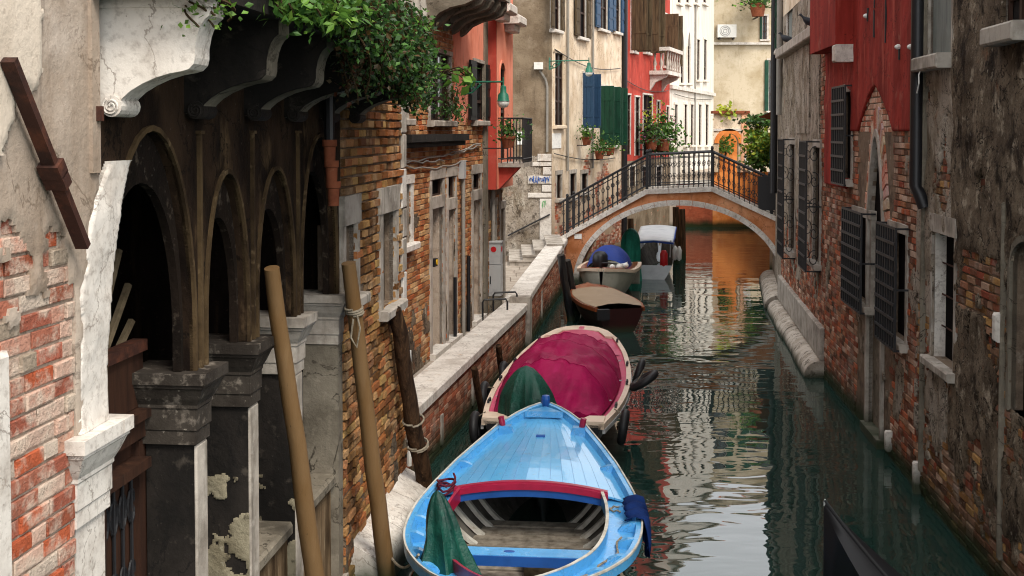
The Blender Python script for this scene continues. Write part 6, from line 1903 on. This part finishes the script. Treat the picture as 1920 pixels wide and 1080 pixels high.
for (x, sd, z, tilt, lab) in tyres:
    r_ = empty('tyre_fender', MM @ Vector((x, sd * (MG.b(x) + .10 + .12 * tilt), z)), MG.root.rotation_euler.z, lab, 'tyre', 'tyre fenders on the magenta boat')
    T = Matrix.Rotation(-sd * tilt, 4, 'X') @ Matrix.Rotation(rad(90), 4, 'X')
    mb = MB(); mb.torus(T, .17, .065, 28, 12, .85); mb.build('tread', MT['rubber'], r_, smooth=True)
    mb = MB(); mb.torus(T, .125, .03, 24, 8, 1.3); mb.build('rim', MT['rubber'], r_, smooth=True)
    mb = MB(); mb.tube([Vector((0, 0, .0)) + (T @ Vector((0, 0, 0))) + Vector((0, 0, .15)), (0, -sd * .12, .62 - z + .03)], .008, 5); mb.build('lanyard', MT['rope'], r_)

# ---------------- little maroon boat with tan cover
SM = Boat('covered_dinghy', (2.25, 24.3), (1.75, 27.3), [(0, .05), (.3, .35), (.8, .55), (1.6, .64), (2.4, .62), (3.05, .5)], [(0, .62), (1, .52), (3.05, .5)], 'small maroon boat under a flat tan cover, in front of the bridge')
SM.hull(MT['hull_maroon'], None, MT['bilge'])
mb = MB(); rings = []
for i in range(21):
    x = .1 + (SM.L - .75) * i / 20
    rings.append([(x, SM.b(x) * .98 * f, SM.z(x) + .03 + .06 * (1 - f * f) + .012 * fbm(x * 3, f * 3)) for f in [k / 8 for k in range(-8, 9)]])
mb.loft(rings, False, False, False); mb.build('cover', MT['cover_tan'], SM.root, smooth=True)
for sd in (1, -1):
    SM.strip(fr(0, SM.L - .02, 24), -.03, .04, .02, .02, 'rail', MT['varnish'], sd, .08)
mb = MB(); rings = [[(x, SM.b(x) * f, SM.z(x) - .0 + .05 * (1 - f * f)) for f in [k / 6 for k in range(-6, 7)]] for x in fr(SM.L - .68, SM.L - .05, 8)]
mb.loft(rings, False, False, False); mb.build('foredeck', MT['varnish'], SM.root, smooth=True)
mb = MB(); mb.box(-.12, .02, .25, .5, .28, .5); mb.build('motor_bracket', MT['iron'], SM.root)

# ---------------- grey-white boat with outboard and blue hood
GH = Boat('outboard_boat', (2.75, 31.4), (2.15, 28.2), [(0, .05), (.3, .4), (.9, .66), (1.8, .74), (2.8, .72), (3.6, .66)], [(0, .85), (1, .72), (3.6, .66)], 'grey white motor boat with a blue hood and black outboard, before the bridge')
GH.hull(MT['hull_grey'], None, MT['bilge'])
for sd in (1, -1):
    GH.strip(fr(0, GH.L - .02, 28), -.04, .06, .03, .03, 'rail', MT['cream_rail'], sd, .08)
    GH.strip(fr(.1, GH.L - .1, 28), .06, .2, .045, .035, 'wooden_side', MT['varnish'], sd, .03)
mb = MB(); b0 = GH.b(0); mb.box(-.04, .05, -b0, b0, .1, .68); mb.build('transom', MT['hull_grey'], GH.root)
mb = MB(); rings = []
for i in range(15):
    a = math.pi * i / 14
    rings.append([(1.3 + .85 * f, .55 * math.cos(a) * (1 - .08 * abs(f)), .68 + .58 * math.sin(a) * math.sqrt(max(0.02, 1 - f * f * .75)) + .015 * fbm(f * 4, a * 3)) for f in [k / 8 for k in range(-8, 9)]])
mb.loft(rings, False, False, False); mb.build('hood', MT['tarp_blue'], GH.root, smooth=True)
mt_ = MB()
mx = GH.L - 1.15
mt_.loft([[(mx + .26 * sx * math.cos(q * math.tau / 14), -.15 + .2 * sx * math.sin(q * math.tau / 14), z) for q in range(14)] for sx, z in ((.6, .74), (.95, .8), (1.0, .94), (.92, 1.08), (.6, 1.16), (.2, 1.18))])
ob = mt_.build('outboard_motor', MT['pipe_black'], GH.root, smooth=True, auto=50)
mb = MB(); mb.box(mx - .06, mx + .06, -.2, -.08, .1, .76); mb.build('motor_leg', MT['iron'], ob)
mb = MB(); mb.tube([(mx + .2, -.15, .9), (mx + .3, .1, .92), (mx + .3, .3, .9)], .02, 6); mb.build('tiller', MT['iron'], ob)
rings = [[(x, GH.b(x) * .96 * f, GH.z(x) + .01 + .05 * (1 - f * f)) for f in [k / 6 for k in range(-6, 7)]] for x in fr(GH.L - 1.0, GH.L - .05, 8)]
mb = MB(); mb.loft(rings, False, False, False); mb.build('foredeck', MT['varnish'], GH.root, smooth=True)
for (x, y, z, s_) in ((GH.L - .9, .35, .82, .09), (GH.L - 1.1, .5, .84, .07), (GH.L - .7, .2, .84, .07)):
    mb = MB(); mb.lathe([(0, -s_), (s_ * .8, -s_ * .6), (s_, 0), (s_ * .8, s_ * .6), (0, s_)], 12, Matrix.Translation((x, y, z))); mb.build('fender_ball', MT['plastic_white'], GH.root, smooth=True)
mb = MB(); mb.box(GH.L - 1.6, GH.L - 1.1, .3, .5, .82, .88); mb.build('engine_tray', MT['plastic_white'], GH.root)

# ---------------- white boat under the bridge with teal covered motor
WB = Boat('white_launch', (3.98, 33.0), (4.75, 37.6), [(0, .05), (.4, .35), (1.2, .5), (2.4, .56), (4.2, .56), (5.1, .5)], [(0, .9), (1.2, .75), (3.4, .6), (5.1, .36)], 'white launch with a flat pale cover, moored under the bridge')
WB.hull(MT['cover_white'], None, MT['bilge'])
mb = MB(); rings = []
for i in range(13):
    x = .3 + 3.2 * i / 12
    rings.append([(x, .54 * f, 1.0 + .05 * (1 - f * f) - .03 * (i / 12) + .22 * (i / 12)) for f in [k / 6 for k in range(-6, 7)]])
mb.loft(rings, False, False, False); o = mb.build('canopy', MT['cover_white'], WB.root, smooth=True)
sol = o.modifiers.new('thick', 'SOLIDIFY'); sol.thickness = .03
mb = MB(); mb.tube([(.3, .54, 1.0), (.3, 0, 1.05), (.3, -.54, 1.0), (3.5, -.54, 1.19)], .03, 6); mb.build('canopy_edge', MT['plastic_blue'], WB.root)
for (x, y) in ((.35, .46), (.35, -.46), (3.3, .46), (3.3, -.46)):
    mb = MB(); mb.tube([(x, y, .6), (x, y * 1.05, 1.08)], .02, 6); mb.build('canopy_post', MT['grey_box'], WB.root)
for k in range(7):
    mb = MB(); x = .62 + k * .2; mb.box(x, x + .12, -.575, -.56, 1.02, 1.08); mb.build('canopy_lettering', MT['plastic_blue'], WB.root)
mb = MB(); mb.lathe([(.1, 0), (.14, .1), (.14, .5), (.08, .62), (0, .64)], 12, Matrix.Translation((.1, -.3, .32)) @ Matrix.Scale(.8, 4)); mb.build('red_canister', MT['plastic_red'], WB.root, smooth=True)
for y in (-.6, -.72):
    mb = MB(); mb.lathe([(0, 0), (.07, .05), (.08, .3), (.03, .42), (0, .43)], 12, Matrix.Translation((.25 + (y + .8), y, .5))); mb.build('fender', MT['plastic_white'], WB.root, smooth=True)
cover('motor_cover', (-.3, .62, -.02), 0, .34, .31, 1.5, (.0, -.02), MT['tarp_teal'], WB.root, 9, 12, amp=.14, shoulder=.7, top=.8, peak=2.2)

# ---------------- gondola tip in the foreground
GA = 116
gd = empty('gondola', (2.9, 8.0, 0), rad(GA), 'black gondola prow rising from the lower right edge of the water', 'boat', 'moored boats')
mb = MB(); rings = []
tip = ground(1546, 930, 1.25)
for i in range(25):
    t = i / 24                                               # 0 amidships .. 1 tip
    x = -1.6 + 3.2 * t
    zg = .5 + 1.1 * max(0, t - .25) ** 1.9 * 1.25
    b = .5 * (1 - t ** 1.6) ** .9 + .012
    zk = -.25 + max(0, t - .93) * 3
    zk = min(zk, zg - .05)
    rings.append([(x, b, zg), (x, b * .9, zg - (zg - zk) * .4), (x, b * .5, zg - (zg - zk) * .85), (x, 0, zk), (x, -b * .5, zg - (zg - zk) * .85), (x, -b * .9, zg - (zg - zk) * .4), (x, -b, zg), (x, -b * .5, zg + .03), (x, 0, zg + .045), (x, b * .5, zg + .03)])
mb.loft(rings)
hl = mb.build('hull', MT['gondola'], gd, smooth=True, auto=50)
mb = MB()
mb.tube([(-1.6 + 3.2 * t, 0, .5 + 1.1 * max(0, t - .25) ** 1.9 * 1.25 + .05) for t in fr(.3, 1, 14)], .012, 6); mb.build('deck_ridge', MT['rubber'], hl)
mb = MB(); e = rings[-1][0]; mb.lathe([(.0, -.03), (.012, -.02), (.012, .01), (.006, .03), (0, .035)], 10, Matrix.Translation((1.6, 0, e[2] + .03))); mb.build('prow_cap', MT['grey_box'], hl)
GM = Matrix.Translation((0, 0, 0)) @ Matrix.Rotation(rad(GA), 4, 'Z')
tl = GM @ Vector((1.6, 0, e[2] + .07))
tgt = ground(1547, 934, e[2] + .07)
gd.location = (tgt.x - tl.x, tgt.y - tl.y, 0)

# ================================================================== PILES ALONG THE QUAY
for (px0, y0, px1, y1, Y, lab) in ((889, 690, 902, 765, 15.6, 'thin dark stake against the quay wall, nearest the dark pile'), (934, 648, 943, 712, 17.6, 'thin dark stake against the quay wall, beside the middle tyre'),
                                   (1051, 478, 1072, 610, 25.5, 'black mooring pile at the quay, left of the little maroon boat'), (1063, 488, 1084, 600, 26.6, 'black mooring pile at the quay, second one beside the maroon boat')):
    d = ray(px0, y0); A = Vector((0, 0, CAMZ)) + d * (Y / d.y)
    d = ray(px1, y1); B = Vector((0, 0, CAMZ)) + d * ((Y + .35) / d.y)
    k = (B.z + 1.2) / max(.01, (A.z - B.z))
    pole('mooring_pile' if Y > 20 else 'stake', A, B + (B - A) * k, .045 if Y < 20 else .085, .05 if Y < 20 else .09, MT['wood_pile'] if Y < 20 else MT['hull_black'], lab, 'pile', None, wob=.01, n=9)
for (px, yt, Y, lab) in ((1267, 388, 37.0, 'brown mooring post beyond the bridge, left one'), (1279, 392, 38.5, 'brown mooring post beyond the bridge, right one'), (1182, 410, 36.5, 'black mooring post standing behind the teal motor cover')):
    d = ray(px, yt); A = Vector((0, 0, CAMZ)) + d * (Y / d.y)
    pole('mooring_post', A, Vector((A.x + .05, A.y, -1.2)), .1, .11, MT['wood_pile'], lab, 'post', None, wob=.01, n=10)

# ================================================================== STREET LAMPS
def lamp(W, x0, x1, yb, lab, w_len):
    """Bracket lamp on a wall: arm, scroll, hood and glass."""
    u, z = W.hit(x0, yb)
    o = empty('street_lamp', W.P(u, 0, z), W.rz, lab, 'lamp', 'green bracket lamps')
    mb = MB(); mb.tube([(0, 0, .02), (0, -w_len, .02)], .018, 6); mb.box(-.05, .05, -.02, .0, -.22, .12); mb.build('arm', MT['lamp_green'], o)
    s = MB()
    s.tube([(0, -.02 - .38 * w_len * i / 20 - .05 * math.sin(i * .8), -.18 + .18 * (i / 20) ** .7 + .05 * math.cos(i * .8)) for i in range(21)], .012, 5)
    s.tube([(0, -.02, -.2), (0, -.18, -.16), (0, -.34, -.02)], .014, 5)
    s.build('scroll_bracket', MT['lamp_green'], o)
    mb = MB(); mb.lathe([(.0, .1), (.012, .1), (.014, -.04), (.05, -.06), (.055, -.16), (.09, -.2), (.1, -.29), (.115, -.31)], 16, Matrix.Translation((0, -w_len, 0))); mb.build('lamp_hood', MT['lamp_green'], o, smooth=True, auto=40)
    mb = MB(); mb.lathe([(.105, -.3), (.1, -.36), (.07, -.41), (.0, -.43)], 16, Matrix.Translation((0, -w_len, 0))); mb.build('lamp_glass', MT['lamp_glass'], o, smooth=True)
    return o
lamp(BW, 866, 940, 156, 'green bracket lamp with white glass on the brick house', .72)
lamp(CF, 1030, 1097, 116, 'green bracket lamp with white glass on the cream house front', 1.15)

# ================================================================== PLANTS
def leaves(mb, pts, size, cols, droop=.3, elong=1.6):
    for p in pts:
        s = size * rnd.uniform(.6, 1.25)
        d = Vector((rnd.gauss(0, 1), rnd.gauss(0, 1), rnd.gauss(-droop, .7))).normalized()
        q = d.cross(Vector((rnd.gauss(0, 1), rnd.gauss(0, 1), rnd.gauss(.8, .8)))).normalized()
        n = d.cross(q)
        c = rnd.choice(cols); f = rnd.uniform(.7, 1.25)
        mb.col = tuple(min(1, v * f) for v in c)
        p = Vector(p)
        a, b = p, p + d * s * elong
        m = p + d * s * elong * .45 - n * s * .12
        i = len(mb.v)
        for v in (a, m + q * s * .5, b, m - q * s * .5): mb.vert(v)
        mb.f.append((i, i + 1, i + 2)); mb.f.append((i, i + 2, i + 3))

GREENS = [(.05, .13, .025), (.07, .17, .03), (.035, .09, .02), (.09, .2, .04), (.03, .07, .018)]
LIMES = [(.13, .26, .035), (.10, .22, .03), (.18, .32, .05), (.07, .16, .025)]
DARKS = [(.02, .045, .014), (.03, .06, .02), (.07, .05, .025), (.045, .09, .02)]
YELL = [(.35, .42, .03), (.28, .4, .04), (.45, .45, .06)]

def hanging(name, lab, W, ua, ub, w0, zt, drop, nstr, cols, size, cat='plant', per=46, group=None, out=.18, rise=.25, trunk=True, elong=1.5):
    """A trailing plant: strands spilling over an edge, leaves all along them."""
    root = empty(name, W.P((ua + ub) / 2, w0, zt), W.rz, lab, cat, group)
    um = (ua + ub) / 2
    mb, st = MB(), MB()
    for k in range(nstr):
        u = rnd.uniform(ua, ub) - um
        dr = drop(u + um) * rnd.uniform(.35, 1.0)
        ww = rnd.uniform(-.15, .1)
        pts = []
        n = 12
        ph = rnd.uniform(0, 6)
        for i in range(n + 1):
            t = i / n
            pts.append(Vector((u + .12 * math.sin(t * 3 + ph) * t, -(ww + out * math.sin(min(1, t * 2.2) * math.pi / 2) + .05 * math.sin(t * 5 + ph)), rise * math.sin(min(1, t * 3) * math.pi) * rnd.uniform(.5, 1) - dr * max(0, t - .12))))
        st.tube(pts, .006, 4)
        L = []
        for i in range(int(per * (.4 + dr))):
            t = rnd.random() ** .85 * n
            a = pts[min(n - 1, int(t))].lerp(pts[min(n, int(t) + 1)], t % 1)
            L.append(a + Vector((rnd.gauss(0, .05), rnd.gauss(0, .05), rnd.gauss(0, .04))))
        leaves(mb, L, size, cols, .35, elong)
    tag(mb.build('foliage', MT['leaf'], root), kind='stuff')
    tag(st.build('stem', MT['stem'], root), kind='stuff')
    return root

u_ = yu
GB = 'plants hanging from the near balcony'
hanging('trailing_plant', 'bright green leafy rosettes on the middle of the near balcony edge', AW, u_(6.45), u_(7.5), .6, 5.03, lambda u: .24, 48, LIMES + GREENS[:2], .038, per=60, out=.16, rise=.12, group=GB, elong=2.1)
hanging('trailing_plant', 'mid green creeper hanging down in the middle of the balcony creepers', AW, u_(7.6), u_(9.4), .62, 5.03, lambda u: .35 + .45 * (u - u_(7.6)) / 1.8, 90, GREENS + DARKS[:2] + [(.1, .06, .02)], .032, per=90, out=.2, rise=.2, group=GB)
hanging('trailing_plant', 'dense darker creeper spilling over the far end of the near balcony', AW, u_(9.3), u_(10.3), .62, 5.03, lambda u: .78, 60, GREENS + DARKS + LIMES[:1], .034, per=75, out=.14, rise=.15, group=GB)
hanging('trailing_plant', 'dry reddish brown creeper stems under the near balcony edge', AW, u_(7.9), u_(9.6), .6, 4.95, lambda u: .65, 40, DARKS + [(.09, .03, .015)], .03, per=50, out=.1, rise=.05, group='plants hanging from the near balcony')
hanging('small_plant', 'tiny yellow green sprig growing on the white balcony bracket', AW, u_(5.72), u_(5.82), .5, 4.86, lambda u: .2, 14, LIMES, .026, per=26, out=.06, rise=.02, group='plants hanging from the near balcony')
hanging('small_plant', 'single light green sprig standing out from the creeper end', AW, u_(10.4), u_(10.6), .85, 4.72, lambda u: .12, 6, LIMES, .07, per=14, out=.16, rise=.04, group='plants hanging from the near balcony')
hanging('small_plant', 'thin green creeper below the brick house window', BW, BW.U(818), BW.U(840), .1, BW.hit(830, 190)[1], lambda u: .35, 12, GREENS, .05, per=30, out=.1, group=None)

def potted(name, lab, W, px, py, w, s, cols, n, pot=True, flowers=None, tall=1.0, cat='potted plant', group=None):
    u, z = W.hit(px, py, w)
    root = empty(name, W.P(u, w, z), W.rz, lab, cat, group)
    if pot:
        mb = MB(); mb.lathe([(s * .22, -s * .45), (s * .3, -.02), (s * .33, -.02), (s * .33, .03), (s * .27, .03)], 14); mb.build('pot', MT['terracotta'], root, smooth=True, auto=40)
        mb = MB()
        mb.box(-.02, .02, 0, w, -s * .5, -s * .45); mb.build('bracket', MT['iron'], root)
    mb = MB()
    P = []
    for k in range(n):
        a, r = rnd.uniform(0, math.tau), abs(rnd.gauss(0, .5))
        P.append((s * r * math.cos(a), s * r * math.sin(a), s * tall * (abs(rnd.gauss(.35, .3)) - .2 * r)))
    leaves(mb, P, s * .13, cols, 0, 1.4)
    tag(mb.build('foliage', MT['leaf'], root), kind='stuff')
    if flowers:
        f = MB(); leaves(f, [rnd.choice(P) for k in range(n // 8)], s * .1, flowers, -.5, 1.0); tag(f.build('flowers', MT['leaf'], root), kind='stuff')
    return root
grp = 'plants on the canal house fronts'
potted('potted_plant', 'round potted bush under the blue shutters', CF, 1100, 258, .3, .5, GREENS + LIMES[:1], 260, group=grp)
potted('potted_plant', 'red pot of trailing green under the green shutters, left one', CF, 1124, 285, .35, .5, GREENS, 240, flowers=[(.5, .05, .04)], group=grp)
potted('potted_plant', 'red pot of trailing green under the green shutters, right one', CF, 1144, 278, .35, .5, LIMES + GREENS, 240, group=grp)
potted('potted_plant', 'flowering window box on the red house balcony rail, left half', RF, 1221, 262, .5, .8, GREENS + DARKS, 420, flowers=[(.4, .12, .3), (.55, .3, .45)], group=grp)
potted('potted_plant', 'flowering window box on the red house balcony rail, right half', RF, 1243, 262, .6, .95, GREENS + LIMES[:2], 480, flowers=[(.5, .1, .25), (.6, .25, .3)], tall=1.2, group=grp)
potted('potted_plant', 'green trailing plant reaching down to the bridge from the red house', RF, 1246, 285, .6, .8, LIMES + GREENS, 420, False, tall=1.5, group=grp)
potted('potted_plant', 'tall yellow leaved plant on the red house balcony', RF, 1222, 235, .45, .5, YELL, 120, False, tall=2.4, group=grp)
potted('potted_plant', 'small planter on the salmon house iron balcony', SJ, 953, 258, .45, .4, GREENS, 220, True, group=grp)
potted('potted_plant', 'hanging red pot high on the end house at the top of the frame', EW, 1421, 8, 1.2, 1.4, GREENS + LIMES[:1], 420, True, tall=1.0, group=grp)
# pergola vine right of the gate
def vine(name, lab, px, py, Y, sx, sz, n, cols, size):
    d = ray(px, py); c = Vector((0, 0, CAMZ)) + d * (Y / d.y)
    root = empty(name, (c.x, c.y, c.z - sz), 0, lab, 'vine', 'vines by the garden gate')
    mb = MB(); P = []
    for k in range(n):
        a, b = rnd.gauss(0, .45), rnd.gauss(0, .45)
        P.append((a * sx, rnd.gauss(0, .5), sz + b * sz + .25 * fbm(a * 3, b * 3)))
    leaves(mb, P, size, cols, .4, 1.5)
    tag(mb.build('foliage', MT['leaf'], root), kind='stuff')
    s = MB(); s.tube([(0, 0, -sz * .6), (.1, 0, sz * .2), (-.1, .1, sz), (.2, 0, sz * 1.7)], .05, 6); s.build('stem', MT['stem'], root)
vine('climbing_vine', 'dark green vine crown on top of the pergola by the gate', 1424, 226, 47.5, .65, .18, 600, GREENS + DARKS, .13)
vine('climbing_vine', 'sunny yellow green vine hanging below the pergola by the gate', 1424, 268, 47.3, .55, .6, 1500, YELL + LIMES, .13)
vine('climbing_vine', 'green vine foliage reaching down to the garden wall', 1425, 300, 47.2, .6, .35, 700, LIMES + GREENS, .12)
vine('yellow_shrub', 'small yellow shrub growing above the gateway', 1361, 210, 51.2, .5, .3, 160, YELL, .14)
vine('garden_shrub', 'green shrub seen through the gateway arch', 1357, 272, 52.0, .4, .45, 240, LIMES, .12)
mb = MB(); a = GW.rect(1395, 1408, 290, 310); mb.wbox(a[0], a[1], 0, .03, a[2], a[3])
o = mb.build('notice_board', MT['paper'], GW.root); o.location = (0, -.15, 0)

# ================================================================== PIGEONS
def pigeon(W, px, py, w, rz, lab):
    u, z = W.hit(px, py, w)
    o = empty('pigeon', W.P(u, w, z), rz, lab, 'pigeon', 'pigeons on the long sill')
    prof_ = [(-.2, .05, .012, .03), (-.14, .07, .014, .035), (-.08, .095, .045, .05), (0, .11, .06, .062), (.06, .125, .058, .062), (.1, .155, .042, .045), (.12, .19, .028, .03), (.135, .215, .027, .028), (.155, .225, .022, .022), (.175, .222, .009, .008), (.195, .215, .003, .003)]
    mb = MB(); mb.loft([[(x, ry * math.cos(k * math.tau / 12), zz + rz_ * math.sin(k * math.tau / 12)) for k in range(12)] for x, zz, ry, rz_ in prof_]); mb.build('body', MT['bird'], o, smooth=True)
    mb = MB()
    for y in (-.02, .02): mb.tube([(.01, y, .06), (.015, y, .0)], .005, 5); mb.box(.0, .05, y - .012, y + .012, 0, .006)
    mb.build('legs', MT['terracotta'], o)
zsl = zs_ + .1
for (px, lab, rz) in ((1476, 'dark pigeon at the far end of the long sill', 2.4), (1519, 'dark pigeon in the middle of the long sill', 2.7)):
    u = RW3.U(px, .12)
    o = pigeon(RW3, px, 60, .12, rz, lab)
for o in [q for q in COL.objects if q.name.startswith('pigeon')]:
    o.location.z = zsl + .001
    o.scale = (1.15, 1.15, 1.15)

# ================================================================== flatten helper sections so that parts sit right under their thing
for h in [q for q in COL.objects if q.type == 'EMPTY' and q.name.split('.')[0] in ('canal_front', 'quay_section')]:
    for c in list(h.children):
        mtx = h.matrix_basis @ c.matrix_basis
        c.parent = h.parent
        c.matrix_basis = mtx
    bpy.data.objects.remove(h)
